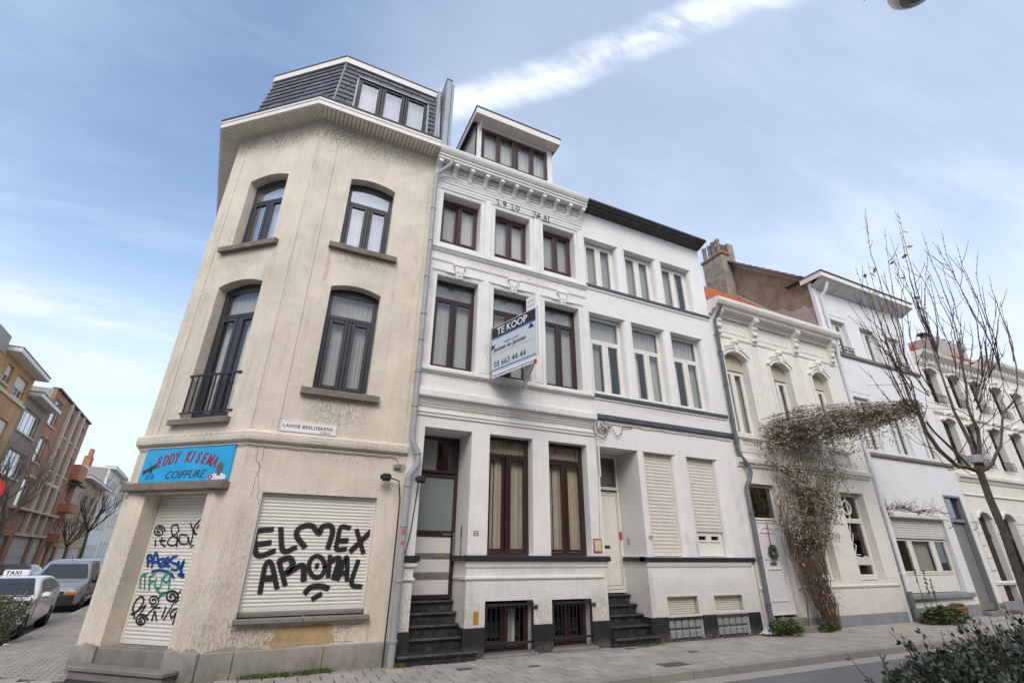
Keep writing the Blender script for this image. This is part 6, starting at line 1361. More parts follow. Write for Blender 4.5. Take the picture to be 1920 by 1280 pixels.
# ================================================================ CARS
CARP=mat('white car paint',(.74,.74,.75),.25,.02); CARS_=mat('silver car paint',(.34,.35,.37),.3,.03,metal=.35); CARD=mat('dark car paint',(.02,.021,.025),.2,.02); TRIM=mat('black car plastic',(.02,.02,.022),.55,.1,6); TYRE=mat('tyre',(.02,.02,.02),.85,.1,8); RIM=mat('wheel rim',(.3,.3,.31),.35,.1,metal=.7)
HEADL=mat('headlamp glass',(.5,.52,.54),.12,.05); ORANGE=mat('orange indicator',(.7,.17,.02),.3,.05)
for m_ in (CARP,CARS_,CARD): m_.node_tree.nodes['Principled BSDF'].inputs['Coat Weight'].default_value=.6
CARGL=mat('car glass',(.035,.045,.05),.06,.05)
def make_car(name,label,cat,O,prof,L,hw,wc,wr,belt,top,paint,sidewins,shield,extra):
    t=thing(name,label,cat,O)
    back=Vector((math.cos(R(95.4)),math.sin(R(95.4)),0)); right=Vector((back.y,-back.x,0)); O=Vector(O)
    def W(x,yn,z,lift=0):
        f=1.0
        if z<.32: f*=.93+.07*max(0,(z-.12))/.2
        if z>belt: f*=1-.24*((z-belt)/(top-belt))**1.15
        if x<.5: f*=1-.20*((.5-x)/.5)**2
        if x>L-.5: f*=1-.14*((x-L+.5)/.5)**2
        xx=x
        if x<.6: xx=x+.10*yn*yn*(1-x/.6)
        return O+back*xx+right*(yn*hw*f+(lift if yn>0 else -lift))+Vector((0,0,z))
    # smooth the profile
    P=[Vector(p) for p in prof]; n=len(P)
    nor=[]
    for i in range(n):
        a=P[i]-P[i-1]; b=P[(i+1)%n]-P[i]; tng=(a.normalized()+b.normalized()); nor.append(Vector((-tng.y,tng.x)).normalized())
    rings=[]
    ys=[(-1,.045),(-.985,.02),(-.94,.004),(-.7,-.004),(-.35,-.010),(0,-.012),(.35,-.010),(.7,-.004),(.94,.004),(.985,.02),(1,.045)]
    area=sum(P[i].x*P[(i+1)%n].y-P[(i+1)%n].x*P[i].y for i in range(n)); sg=1 if area>0 else -1
    mb=MB()
    for yn,ins in ys: rings.append([W((P[i]+nor[i]*sg*ins).x,yn,(P[i]+nor[i]*sg*ins).y) for i in range(n)])
    mb.v=[v for r in rings for v in r]; mb.f=[(k*n+i,k*n+(i+1)%n,(k+1)*n+(i+1)%n,(k+1)*n+i) for k in range(len(ys)-1) for i in range(n)]; mb.m=[0]*len(mb.f)
    tri=tessellate_polygon([[Vector((p.x,p.y,0)) for p in P]])
    # side faces cut at several heights so that the tumblehome bends
    for k,yn in ((0,-1),(len(ys)-1,1)):
        bm=bmesh.new(); vs=[bm.verts.new((P[i].x+nor[i].x*sg*.045,P[i].y+nor[i].y*sg*.045,0)) for i in range(n)]; bm.faces.new(vs); 
        for z in (.32,belt,belt+(top-belt)*.33,belt+(top-belt)*.66): bmesh.ops.bisect_plane(bm,geom=bm.faces[:]+bm.edges[:]+bm.verts[:],plane_co=(0,z,0),plane_no=(0,1,0))
        for x in (.25,.5,L-.5,L-.25): bmesh.ops.bisect_plane(bm,geom=bm.faces[:]+bm.edges[:]+bm.verts[:],plane_co=(x,0,0),plane_no=(1,0,0))
        bmesh.ops.triangulate(bm,faces=bm.faces[:]); bm.verts.index_update()
        mb.add([W(v.co.x,yn,v.co.y) for v in bm.verts],[tuple(v.index for v in f.verts) for f in bm.faces]); bm.free()
    mb.smooth=True; body=obj('body',mb,paint,t)
    def patch(nm,pts,m,lift,par=t):
        for yn in (1,-1):
            q=MB(); k=len(pts); q.add([W(x,yn,z,lift) for x,z in pts]+[W(x,yn,z,lift-.02) for x,z in pts],[tuple(x) for x in tessellate_polygon([[Vector((x,z,0)) for x,z in pts]])]+[(i,(i+1)%k,(i+1)%k+k,i+k) for i in range(k)]); obj(nm,q,m,par)
    for pts in sidewins: patch('side_window',pts,CARGL,.006)
    for nm,(sp,y0,y1,m,lf) in shield.items():
        q=MB(); s=10; k=len(sp); vs=[]
        d=Vector((-(sp[-1][1]-sp[0][1]),sp[-1][0]-sp[0][0])).normalized()*lf
        for j in range(s+1):
            for i,(x,z) in enumerate(sp):
                y=(y0+(y1-y0)*j/s)*(1-.10*i/(k-1)); vs.append(W(x+d.x,y,z+d.y))
        q.add(vs,[(k*j+i,k*j+i+1,k*(j+1)+i+1,k*(j+1)+i) for j in range(s) for i in range(k-1)]); q.smooth=True; obj(nm,q,m,t)
    for x in wc:
        for yn in (-1,1):
            c=W(x,0,wr)+right*(yn*(hw-.10))
            wm=MB().lathe(c,[(wr*.62,-.08),(wr*.93,-.085),(wr,-.06),(wr,.06),(wr*.93,.085),(wr*.62,.08)],24,axis=right); wm.smooth=True; w_=obj('wheel',wm,TYRE,t)
            rm=MB().lathe(c+right*yn*.05,[(wr*.62,-.02*yn),(wr*.60,.025*yn),(wr*.5,.01*yn),(wr*.18,.0),(wr*.16,.03*yn),(.02,.032*yn)],20,axis=right)
            r_=obj('rim',rm,RIM,w_)
            ar=MB().lathe(c+right*yn*.0,[(wr*1.14,-.1*yn),(wr*1.14,.02*yn)],20,axis=right); obj('wheel_arch',ar,TRIM,t)
    extra(t,W,right,back); return t
def arc(cx,r,z0,n=8): 
    "wheel arch notch from rear to front"
    return [(cx+r*math.cos(a),z0+r*math.sin(a)) for a in [PI*i/n for i in range(n+1)]]
tprof=[(.0,.42),(.02,.55),(.10,.625),(.35,.70),(.82,.765),(.95,.80),(1.15,.95),(1.36,1.085),(1.55,1.15),(1.85,1.185),(2.2,1.19),(2.6,1.165),(2.95,1.10),(3.2,1.0),(3.38,.86),(3.46,.78),(3.50,.62),(3.52,.45),(3.48,.24)]
tprof+=[(3.3,.17)]+[(x,z) for x,z in arc(2.88,.30,.16) if z>.165]+[(1.1,.13)]+[(x,z) for x,z in arc(.70,.30,.16) if z>.165]+[(.25,.17),(.05,.22),(0,.3)]
def t_extra(t,W,right,back):
    m=MB(); c=W(2.0,0,1.17)
    F_=Face((c.x),(c.y),math.degrees(math.atan2(right.y,right.x))); m.box(F_,-.24,.24,-.07,.07,c.z+.02,c.z+.15,.02); sg=obj('roof_sign',m,WHITEP,t)
    obj('sign_base',MB().box(F_,-.25,.25,-.08,.08,c.z,c.z+.025),TRIM,t)
    text('TAXI',F_,-.19,c.z+.048,-.073,.115,BLACKP,t,ext=.001,bold=.003,spacing=1.15)
    for yn in (1,-1):
        p=W(1.12,yn,.80); q=p+right*yn*.13; mm=MB().lathe(q-right*yn*.10,[(.03,-.0),(.085,.02),(.10,.08),(.085,.15),(.03,.18)],10,axis=right*yn); 
        mm.v=[(v[0]+(0),v[1],q.z+(v[2]-q.z)*.72) for v in mm.v]; mm.smooth=True; obj('wing_mirror',mm,CARP,t)
        h=MB(); h.add([W(x,yn*y,z,.006) for x,y,z in ((.16,1,.50),(.10,1,.57),(.30,1,.655),(.66,1,.70),(.5,1,.60))],[(0,1,2,3,4)]); obj('headlight',h,HEADL,t)
        for x0,z in ((1.25,.66),(2.1,.68)):
            hd=MB().tube([W(x0+.5,yn,z,.012),W(x0+.66,yn,z+.003,.02)],.014,6); obj('door_handle',hd,CARP,t)
        for xs in ([(1.05,.72),(1.06,.3)],[(1.98,.77),(1.98,.25)],[(2.72,.8),(2.62,.45)]):
            obj('door_gap',MB().tube([W(x,yn,z,.0) for x,z in xs],.006,4),TRIM,t)
        obj('window_trim',MB().tube([W(1.18,yn,.80,.012),W(2.0,yn,.845,.012),W(2.9,yn,.89,.012),W(3.05,yn,.93,.012)],.008,4),TRIM,t)
    obj('grille',MB().add([W(.0,-.55,.30,0)-back*.01,W(.0,.55,.30,0)-back*.01,W(.0,.6,.46)-back*.01,W(.0,-.6,.46)-back*.01],[(0,1,2,3)]),TRIM,t)
kx=lambda y:KX(y)
TO=(kx(6.0)-.17-.74,5.95,-.122)
make_car('parked_taxi','white hatchback taxi with a lit-type roof sign parked at the kerb behind the bush'.replace('a lit-type','a white'),'taxi',TO,tprof,3.52,.735,(.70,2.88),.262,.79,1.19,CARP,
  [[(1.28,.83),(1.50,1.06),(1.66,1.10),(1.96,1.12),(1.96,.86)],[(2.02,.865),(2.02,1.12),(2.4,1.115),(2.70,1.07),(2.66,.90)],[(2.72,.905),(2.76,1.06),(2.98,.99),(3.05,.93)]],
  {'windshield':([(.97,.815),(1.15,.95),(1.36,1.085),(1.50,1.133)],-.90,.90,CARGL,.022),'bonnet_edge':([(.88,.782),(.95,.80)],-.86,.86,TRIM,.016)},t_extra)
vprof=[(.0,.30),(.0,.46),(.03,.56),(.12,.70),(.35,.80),(.62,.86),(.76,.90),(1.02,1.20),(1.14,1.36),(1.26,1.44),(1.5,1.485),(2.0,1.50),(2.9,1.49),(3.18,1.45),(3.26,1.3),(3.30,.8),(3.30,.30),(3.25,.2)]
vprof+=[(3.0,.18)]+[(x,z) for x,z in arc(2.68,.29,.16) if z>.17]+[(1.4,.16)]+[(x,z) for x,z in arc(.58,.29,.16) if z>.17]+[(.2,.19),(.03,.22)]
def v_extra(t,W,right,back):
    q=MB(); vs=[]
    for j in range(9):
        y=-1+2*j/8
        for z,dx in ((.22,-.03),(.34,-.05),(.47,-.035),(.50,.0)): vs.append(W(.0,y*.99,z)-back*(-dx))
    q.add(vs,[(4*j+k,4*j+k+1,4*j+k+5,4*j+k+4) for j in range(8) for k in range(3)]); q.smooth=True; obj('front_bumper',q,TRIM,t)
    for yn in (1,-1):
        obj('headlight',MB().add([W(x,yn*y,z,.004)-back*.012 for x,y,z in ((.04,.58,.58),(.04,.92,.57),(.26,1.0,.60),(.34,1.0,.73),(.16,.8,.72),(.10,.6,.68))],[(0,1,2,3,4,5)]),HEADL,t)
        obj('indicator',MB().add([W(x,yn*y,z,.008)-back*.016 for x,y,z in ((.02,.52,.51),(.03,.9,.50),(.26,1.0,.51),(.26,1.0,.575),(.03,.9,.57),(.02,.52,.57))],[(0,1,2,3,4,5)]),ORANGE,t)
        p=W(.98,yn,.88); mm=MB().lathe(p+right*yn*.02,[(.04,0),(.09,.03),(.10,.09),(.08,.15),(.03,.17)],8,axis=right*yn); mm.v=[(v[0],v[1],p.z+(v[2]-p.z)*1.1) for v in mm.v]; obj('wing_mirror',mm,TRIM,t)
        obj('side_moulding',MB().tube([W(.9,yn,.42,.01),W(2.3,yn,.42,.01)],.025,5),TRIM,t); obj('door_gap',MB().tube([W(1.95,yn,1.3,.0),W(1.95,yn,.25,.0)],.007,4),TRIM,t); obj('door_gap',MB().tube([W(.95,yn,.85,.0),W(.93,yn,.3,.0)],.007,4),TRIM,t)
    obj('number_plate',MB().add([W(.0,y,z)-back*.06 for y,z in ((-.28,.27),(.28,.27),(.28,.36),(-.28,.36))],[(0,1,2,3)]),WHITEP,t)
    obj('aerial',MB().tube([W(1.3,0,1.46),W(1.12,.0,1.62)],.008,4),TRIM,t)
    obj('wiper',MB().tube([W(.78,-.6,.94),W(.80,.15,.935)],.012,4).tube([W(.78,.0,.94),W(.80,.75,.935)],.012,4),TRIM,t)
    obj('grille',MB().add([W(.0,y,z)-back*.03 for y,z in ((-.5,.52),(.5,.52),(.48,.60),(-.48,.60))],[(0,1,2,3)]),TRIM,t)
VO=(kx(12.3)-.14-.72,12.25,-.122)
make_car('parked_van','small silver passenger van with black bumper and orange indicators parked behind the taxi','van',VO,vprof,3.32,.72,(.58,2.68),.25,.87,1.50,CARS_,
  [[(1.0,.90),(1.26,1.36),(1.88,1.38),(1.88,.90)],[(2.0,.90),(2.0,1.38),(2.6,1.37),(2.6,.90)],[(2.7,.9),(2.7,1.36),(3.1,1.33),(3.15,.9)]],
  {'windshield':([(.785,.93),(1.02,1.20),(1.13,1.345)],-.90,.90,CARGL,.022)},v_extra)
def plain_extra(t,W,right,back):
    for yn in (1,-1): obj('headlight',MB().add([W(x,yn*y,z,.006)-back*.01 for x,y,z in ((.10,.6,.50),(.14,.97,.50),(.3,1,.6),(.12,.6,.58))],[(0,1,2,3)]),HEADL,t)
def simple_car(label,x,y,paint):
    return make_car('parked_car',label,'car',(x,y,-.122),tprof,3.52,.735,(.70,2.88),.262,.79,1.19,paint,[[(1.28,.83),(1.50,1.06),(1.96,1.12),(1.96,.86)],[(2.02,.865),(2.02,1.12),(2.70,1.07),(2.66,.90)]],{'windshield':([(.97,.815),(1.15,.95),(1.36,1.085),(1.50,1.133)],-.90,.90,CARGL,.022)},plain_extra)
simple_car('dark car parked across the side street, seen between taxi roof and van',-10.0,21.0,CARD)
simple_car('silver grey car parked behind the silver van, mostly hidden by the corner house',kx(17)-.9,17.2,CARS_)
simple_car('black car parked farther back in the kerb row of the side street',kx(22)-.9,22.2,CARD)
simple_car('white car at the far kerb by the left edge of the picture',-9.1,13.2,CARP)
# ================================================================ PLANTS
def leafmat(name,c1,c2,rough=.5,spec=.4):
    m=bpy.data.materials.new(name); m.use_nodes=True; nt=m.node_tree; b=nt.nodes['Principled BSDF']; b.inputs['Roughness'].default_value=rough; b.inputs['Specular IOR Level'].default_value=spec
    g=N(nt,'ShaderNodeNewGeometry'); cc=ramp(nt,g.outputs['Random Per Island'],[(0,c1),(.5,tuple((a+b_)/2 for a,b_ in zip(c1,c2))),(1,c2)]); nt.links.new(cc,b.inputs['Base Color']); return m
LF1=leafmat('privet leaves',(.035,.055,.022),(.19,.21,.12),.32,.8); LF2=leafmat('ground plant leaves',(.035,.07,.015),(.13,.20,.05)); SEED=leafmat('clematis seed heads',(.26,.23,.17),(.62,.57,.47),.9,.1); DRYL=leafmat('dry vine leaves',(.055,.038,.022),(.22,.19,.08),.8,.1); STEM=leafmat('dry stems',(.075,.045,.03),(.20,.14,.10),.9,.1)
BARK=mat('bark',(.17,.13,.095),.9,.3,9,bump=.7,bs=30,dirt=.4,dc=(.07,.06,.045),ds=8); TWIG=mat('red brown twig',(.085,.038,.038),.7,.2,20); YEL=leafmat('yellow leaves',(.35,.24,.04),(.50,.38,.08)); GRASSM=leafmat('weeds',(.05,.09,.02),(.16,.22,.06))
def rv(): 
    while 1:
        v=Vector((random.uniform(-1,1),random.uniform(-1,1),random.uniform(-1,1)))
        if .1<v.length<1: return v.normalized()
def leaf(mb,p,dirn,nrm,L,W_):
    d=dirn.normalized(); s=d.cross(nrm); 
    if s.length<.01: s=d.orthogonal()
    s.normalize(); n=s.cross(d)*(-.12*L); p=Vector(p); b=len(mb.v)
    mb.v+=[tuple(p),tuple(p+d*L*.35+s*W_*.5),tuple(p+d*L*.75+s*W_*.36+n*.5),tuple(p+d*L+n),tuple(p+d*L*.75-s*W_*.36+n*.5),tuple(p+d*L*.35-s*W_*.5)]
    mb.f+=[(b,b+1,b+2,b+3,b+4,b+5)]; mb.m+=[0]
# clipped privet-like bushes
def bush(label,c,rad,n,lo,hi,seed,ls=.03,shoots=40):
    random.seed(seed); t=thing('bush',label,'bush',(c[0],c[1],0)); lv=MB(); st=MB(); cx_,cy_=c
    for i in range(n):
        th=random.uniform(0,2*PI); rr=random.random()**.35; zz=random.random()
        bulge=.72+.28*min(1,zz*2)
        x=cx_+rad[0]*rr*bulge*math.cos(th)*(1+.18*noise.noise(Vector((th*2,zz*3,seed)))); y=cy_+rad[1]*rr*bulge*math.sin(th)
        top=hi*(1-.25*rr*rr)+.12*noise.noise(Vector((x*2.5,y*2.5,seed)))
        z=lo+(top-lo)*(1-(1-zz)**1.5)
        out=Vector((math.cos(th)*rr,math.sin(th)*rr,.7))+rv()*.9
        leaf(lv,(x,y,z),out,rv(),ls*random.uniform(.7,1.25),ls*.52)
    for i in range(shoots):
        th=random.uniform(0,2*PI); rr=random.random()**.5*.95; x=cx_+rad[0]*rr*math.cos(th); y=cy_+rad[1]*rr*math.sin(th); h=hi*(1-.2*rr*rr)
        p0=Vector((x,y,h-.25)); d=(Vector((math.cos(th)*rr*.5,math.sin(th)*rr*.5,1))+rv()*.25).normalized(); ln=random.uniform(.25,.50)
        pts=[p0+d*ln*k_/4+rv()*.008*k_ for k_ in range(5)]; st.tube(pts,[.005,.0045,.004,.003,.002],4)
        for k_ in range(random.randint(6,14)):
            a=random.uniform(.35,1.0); p=p0+d*ln*a; leaf(lv,p,d*.6+rv()*.8,rv(),ls*random.uniform(.7,1.1),ls*.5)
    for i in range(26):
        th=random.uniform(0,2*PI); r1=random.uniform(.0,.25); r2=random.uniform(.3,.9)
        st.tube([(cx_+rad[0]*r1*math.cos(th),cy_+rad[1]*r1*math.sin(th),lo-.1),(cx_+rad[0]*r2*.6*math.cos(th+.2),cy_+rad[1]*r2*.6*math.sin(th+.2),lo+(hi-lo)*.5),(cx_+rad[0]*r2*math.cos(th+.3),cy_+rad[1]*r2*math.sin(th+.3),hi*.92)],[.016,.01,.004],4)
    o=obj('foliage',lv,LF1,t,recalc=False); obj('stems',st,STEM,t); return t
bush('dark green evergreen bush with upright shoots in the lower right corner',(5.0,-6.95),(1.35,.80),30000,.05,1.04,1,ls=.046,shoots=95)
bush('second dark green bush right beside the lower right corner bush',(7.2,-6.5),(1.25,.8),15000,.05,1.0,2,ls=.046,shoots=45)
bush('small dark green bush at the left edge in front of the taxi',(-4.72,4.85),(.72,.60),10000,-.1,.84,3,ls=.045,shoots=30)
pl_=struct(obj('planting_strip',MB().box(FR,2.4,12,-7.9,-5.0,-.13,-.02,.03),mat('dark soil',(.05,.04,.03),.95,.3,6,bump=1,bs=20)))
TRUNK= [(8.429, -5.685, -0.1), (8.409, -5.685, 1.118), (8.465, -5.712, 1.957), (8.449, -5.704, 2.315), (8.459, -5.709, 2.621), (8.452, -5.706, 2.691)]
LIMBS= [([(8.415, -5.688, 2.678), (8.271, -5.666, 2.713), (8.105, -5.633, 2.719), (7.903, -5.583, 2.924), (7.773, -5.568, 3.162), (7.713, -5.586, 3.375), (7.628, -5.591, 3.424)], 0.05, 0.035), ([(8.433, -5.697, 2.693), (8.499, -5.696, 2.813), (8.556, -5.692, 3.025), (8.569, -5.666, 3.275), (8.576, -5.638, 3.518), (8.625, -5.63, 3.771), (8.671, -5.62, 4.068), (8.728, -5.615, 4.503)], 0.055, 0.014), ([(8.473, -5.716, 2.693), (8.516, -5.768, 2.948), (8.561, -5.821, 3.21), (8.507, -5.827, 3.385), (8.475, -5.843, 3.547), (8.529, -5.9, 3.84), (8.564, -5.949, 4.243), (8.571, -5.984, 4.487)], 0.045, 0.011), ([(8.644, -5.797, 2.766), (8.778, -5.819, 2.89), (8.946, -5.857, 3.032), (9.104, -5.891, 3.286), (9.241, -5.914, 3.502), (9.498, -5.995, 3.694), (9.709, -6.053, 3.942), (9.877, -6.092, 4.305), (10.012, -6.114, 4.724)], 0.034, 0.008), ([(8.481, -5.719, 2.679), (8.557, -5.756, 2.708), (8.644, -5.797, 2.766)], 0.05, 0.04), ([(8.373, -5.668, 2.706), (8.19, -5.618, 2.944), (7.991, -5.56, 3.188), (7.899, -5.554, 3.315)], 0.03, 0.02)]
SHOOTS= [([(8.393, -5.765, 4.258), (8.369, -5.795, 4.624), (8.328, -5.817, 5.003), (8.344, -5.865, 5.577), (8.346, -5.906, 6.065), (8.399, -5.973, 6.807)], 0.012, 0.0035), ([(7.899, -5.575, 4.14), (7.831, -5.594, 4.355), (7.809, -5.634, 4.676), (7.731, -5.649, 4.984), (7.701, -5.686, 5.411), (7.66, -5.718, 5.878), (7.706, -5.791, 6.615)], 0.012, 0.0035), ([(8.704, -5.86, 4.083), (8.757, -5.899, 4.375), (8.803, -5.934, 4.697), (8.838, -5.964, 5.096), (8.847, -5.982, 5.535), (8.824, -5.984, 5.947), (8.849, -6.009, 6.504)], 0.012, 0.0035), ([(8.833, -6.001, 3.962), (8.89, -6.082, 4.331), (8.938, -6.158, 4.816), (8.865, -6.177, 5.258), (8.757, -6.179, 5.718), (8.604, -6.16, 6.151)], 0.012, 0.0035), ([(9.073, -6.145, 4.088), (9.029, -6.179, 4.36), (8.942, -6.194, 4.657), (8.829, -6.197, 4.982), (8.726, -6.204, 5.448), (8.669, -6.233, 5.866), (8.68, -6.294, 6.289)], 0.012, 0.0035), ([(9.202, -6.094, 4.088), (9.244, -6.13, 4.38), (9.28, -6.162, 4.89), (9.286, -6.18, 5.341), (9.25, -6.178, 5.79), (9.286, -6.211, 6.287)], 0.012, 0.0035), ([(9.671, -6.146, 4.311), (9.879, -6.164, 4.783), (10.007, -6.143, 5.106), (10.143, -6.127, 5.562), (10.329, -6.134, 6.022)], 0.012, 0.0035), ([(8.614, -5.683, 4.328), (8.681, -5.668, 4.699), (8.703, -5.632, 5.0), (8.751, -5.608, 5.407), (8.721, -5.547, 5.761), (8.804, -5.54, 6.336)], 0.012, 0.0035), ([(8.854, -5.808, 4.126), (8.976, -5.825, 4.548), (9.078, -5.833, 4.972), (9.105, -5.804, 5.35), (9.168, -5.793, 5.747), (9.188, -5.762, 6.176)], 0.012, 0.0035), ([(8.386, -5.767, 4.355), (8.472, -5.862, 4.741), (8.481, -5.919, 5.097), (8.424, -5.947, 5.419), (8.284, -5.934, 5.818)], 0.012, 0.0035), ([(7.939, -5.45, 3.899), (7.901, -5.426, 4.252), (7.888, -5.414, 4.537), (7.91, -5.419, 4.898), (7.916, -5.416, 5.341), (7.947, -5.425, 5.832)], 0.012, 0.0035), ([(7.974, -5.553, 4.358), (7.98, -5.599, 4.749), (7.957, -5.631, 5.046), (7.917, -5.655, 5.352), (7.919, -5.7, 5.689)], 0.012, 0.0035), ([(7.857, -5.532, 3.767), (7.703, -5.522, 4.162), (7.511, -5.494, 4.391), (7.383, -5.497, 4.564), (7.183, -5.466, 4.777)], 0.012, 0.0035), ([(8.894, -6.046, 3.957), (8.986, -6.192, 4.347), (9.022, -6.311, 4.624), (9.09, -6.444, 5.029)], 0.012, 0.0035), ([(8.363, -5.758, 4.394), (8.294, -5.799, 4.73), (8.221, -5.838, 5.117), (8.148, -5.878, 5.516)], 0.012, 0.0035), ([(9.056, -5.851, 4.246), (9.446, -5.87, 4.729), (9.712, -5.831, 5.113)], 0.012, 0.0035), ([(8.932, -5.824, 4.334), (9.217, -5.833, 4.806), (9.527, -5.852, 5.244)], 0.012, 0.0035), ([(8.076, -5.426, 4.223), (8.144, -5.398, 4.658), (8.194, -5.363, 5.119), (8.28, -5.344, 5.61), (8.381, -5.333, 6.183)], 0.012, 0.0035), ([(8.797, -5.77, 4.169), (8.904, -5.763, 4.6), (8.963, -5.732, 5.013), (9.102, -5.74, 5.474), (9.238, -5.747, 5.938)], 0.012, 0.0035), ([(8.38, -5.773, 4.676), (8.297, -5.793, 5.093), (8.269, -5.839, 5.48), (8.264, -5.897, 5.951), (8.27, -5.958, 6.468)], 0.012, 0.0035), ([(7.872, -5.493, 3.437), (7.74, -5.46, 3.601), (7.674, -5.458, 3.994), (7.633, -5.468, 4.501), (7.613, -5.488, 5.038), (7.573, -5.499, 5.771)], 0.012, 0.0035), ([(7.956, -5.428, 3.485), (7.897, -5.38, 3.735), (7.876, -5.351, 4.134), (7.845, -5.316, 4.53), (7.77, -5.261, 4.946), (7.671, -5.194, 5.315)], 0.012, 0.0035), ([(7.968, -5.399, 3.407), (7.794, -5.256, 3.664), (7.764, -5.182, 3.911), (7.757, -5.119, 4.193)], 0.012, 0.0035), ([(8.105, -5.423, 3.528), (8.209, -5.418, 4.002), (8.145, -5.332, 4.284), (8.192, -5.3, 4.837), (8.073, -5.188, 5.154), (8.074, -5.133, 5.629)], 0.012, 0.0035), ([(8.063, -5.395, 3.552), (8.171, -5.348, 3.97), (8.202, -5.265, 4.443), (8.39, -5.255, 5.059)], 0.012, 0.0035), ([(8.1, -5.676, 3.68), (7.931, -5.675, 4.011), (7.882, -5.732, 4.492), (7.905, -5.823, 5.097), (7.841, -5.873, 5.629)], 0.012, 0.0035), ([(8.22, -5.56, 3.73), (8.129, -5.49, 4.106), (8.015, -5.408, 4.306), (7.814, -5.286, 4.511)], 0.012, 0.0035), ([(7.999, -5.434, 3.511), (8.021, -5.4, 3.884), (8.083, -5.385, 4.279), (8.196, -5.394, 4.798)], 0.012, 0.0035), ([(8.733, -5.837, 3.526), (8.934, -5.931, 3.863), (9.207, -6.06, 4.334), (9.415, -6.157, 4.782), (9.655, -6.27, 5.253)], 0.012, 0.0035), ([(8.602, -5.884, 3.605), (8.767, -6.087, 4.243), (8.942, -6.295, 4.841)], 0.012, 0.0035), ([(9.143, -6.043, 4.578), (9.026, -5.991, 4.225), (8.9, -5.935, 3.887), (8.797, -5.89, 3.771), (8.696, -5.845, 3.497)], 0.009, 0.003), ([(9.027, -6.124, 4.522), (8.858, -6.099, 4.074), (8.676, -6.067, 3.748), (8.463, -6.02, 3.483), (8.252, -5.975, 3.288)], 0.009, 0.003), ([(9.578, -6.086, 4.648), (9.529, -6.006, 4.222), (9.532, -5.949, 3.895), (9.506, -5.879, 3.726), (9.516, -5.826, 3.559)], 0.009, 0.003), ([(8.113, -5.415, 3.467), (8.16, -5.373, 3.678), (8.216, -5.335, 3.932), (8.288, -5.304, 4.249)], 0.009, 0.003), ([(7.997, -5.473, 3.423), (8.003, -5.467, 3.728), (8.057, -5.485, 4.062), (8.116, -5.504, 4.324)], 0.009, 0.003), ([(8.317, -5.712, 3.671), (8.13, -5.65, 3.694), (8.002, -5.616, 3.814), (7.952, -5.619, 3.919), (7.896, -5.619, 4.326)], 0.009, 0.003), ([(9.564, -6.089, 3.677), (9.525, -5.962, 3.624), (9.488, -5.835, 3.553)], 0.009, 0.003), ([(9.321, -6.093, 3.421), (9.166, -6.0, 3.331), (9.036, -5.919, 3.272)], 0.009, 0.003), ([(9.388, -6.015, 3.26), (9.297, -5.87, 3.156), (9.261, -5.751, 3.082)], 0.009, 0.003), ([(8.313, -5.516, 2.797), (8.585, -5.599, 3.045), (8.88, -5.693, 3.304), (9.114, -5.758, 3.574), (9.584, -5.935, 3.993)], 0.009, 0.003), ([(8.061, -5.517, 2.95), (7.824, -5.402, 3.038), (7.723, -5.352, 3.142)], 0.009, 0.003), ([(8.289, -5.659, 2.716), (8.048, -5.559, 2.669), (7.914, -5.511, 2.909), (7.665, -5.408, 3.229)], 0.009, 0.003), ([(8.663, -5.771, 3.417), (8.519, -5.685, 3.547), (8.453, -5.636, 3.583), (8.24, -5.517, 3.65)], 0.009, 0.003), ([(8.608, -5.804, 3.218), (8.942, -5.981, 3.479), (9.295, -6.167, 3.619)], 0.009, 0.003), ([(8.294, -5.751, 3.801), (8.364, -5.844, 3.832), (8.392, -5.917, 3.942), (8.415, -5.988, 4.201)], 0.009, 0.003), ([(8.511, -5.803, 3.163), (8.534, -5.84, 3.385), (8.553, -5.875, 3.596), (8.54, -5.894, 3.795), (8.509, -5.906, 3.949)], 0.009, 0.003), ([(8.781, -5.751, 3.126), (8.886, -5.718, 2.931), (8.981, -5.68, 3.007)], 0.009, 0.003), ([(8.026, -5.665, 2.708), (8.013, -5.781, 2.581), (8.055, -5.922, 2.558)], 0.009, 0.003), ([(7.8, -5.557, 3.167), (7.674, -5.618, 3.545), (7.576, -5.692, 3.756)], 0.009, 0.003), ([(8.041, -5.466, 3.383), (8.195, -5.505, 3.583), (8.283, -5.513, 3.838)], 0.009, 0.003), ([(8.852, -5.973, 3.239), (8.709, -5.964, 3.18), (8.483, -5.915, 3.181)], 0.009, 0.003)]

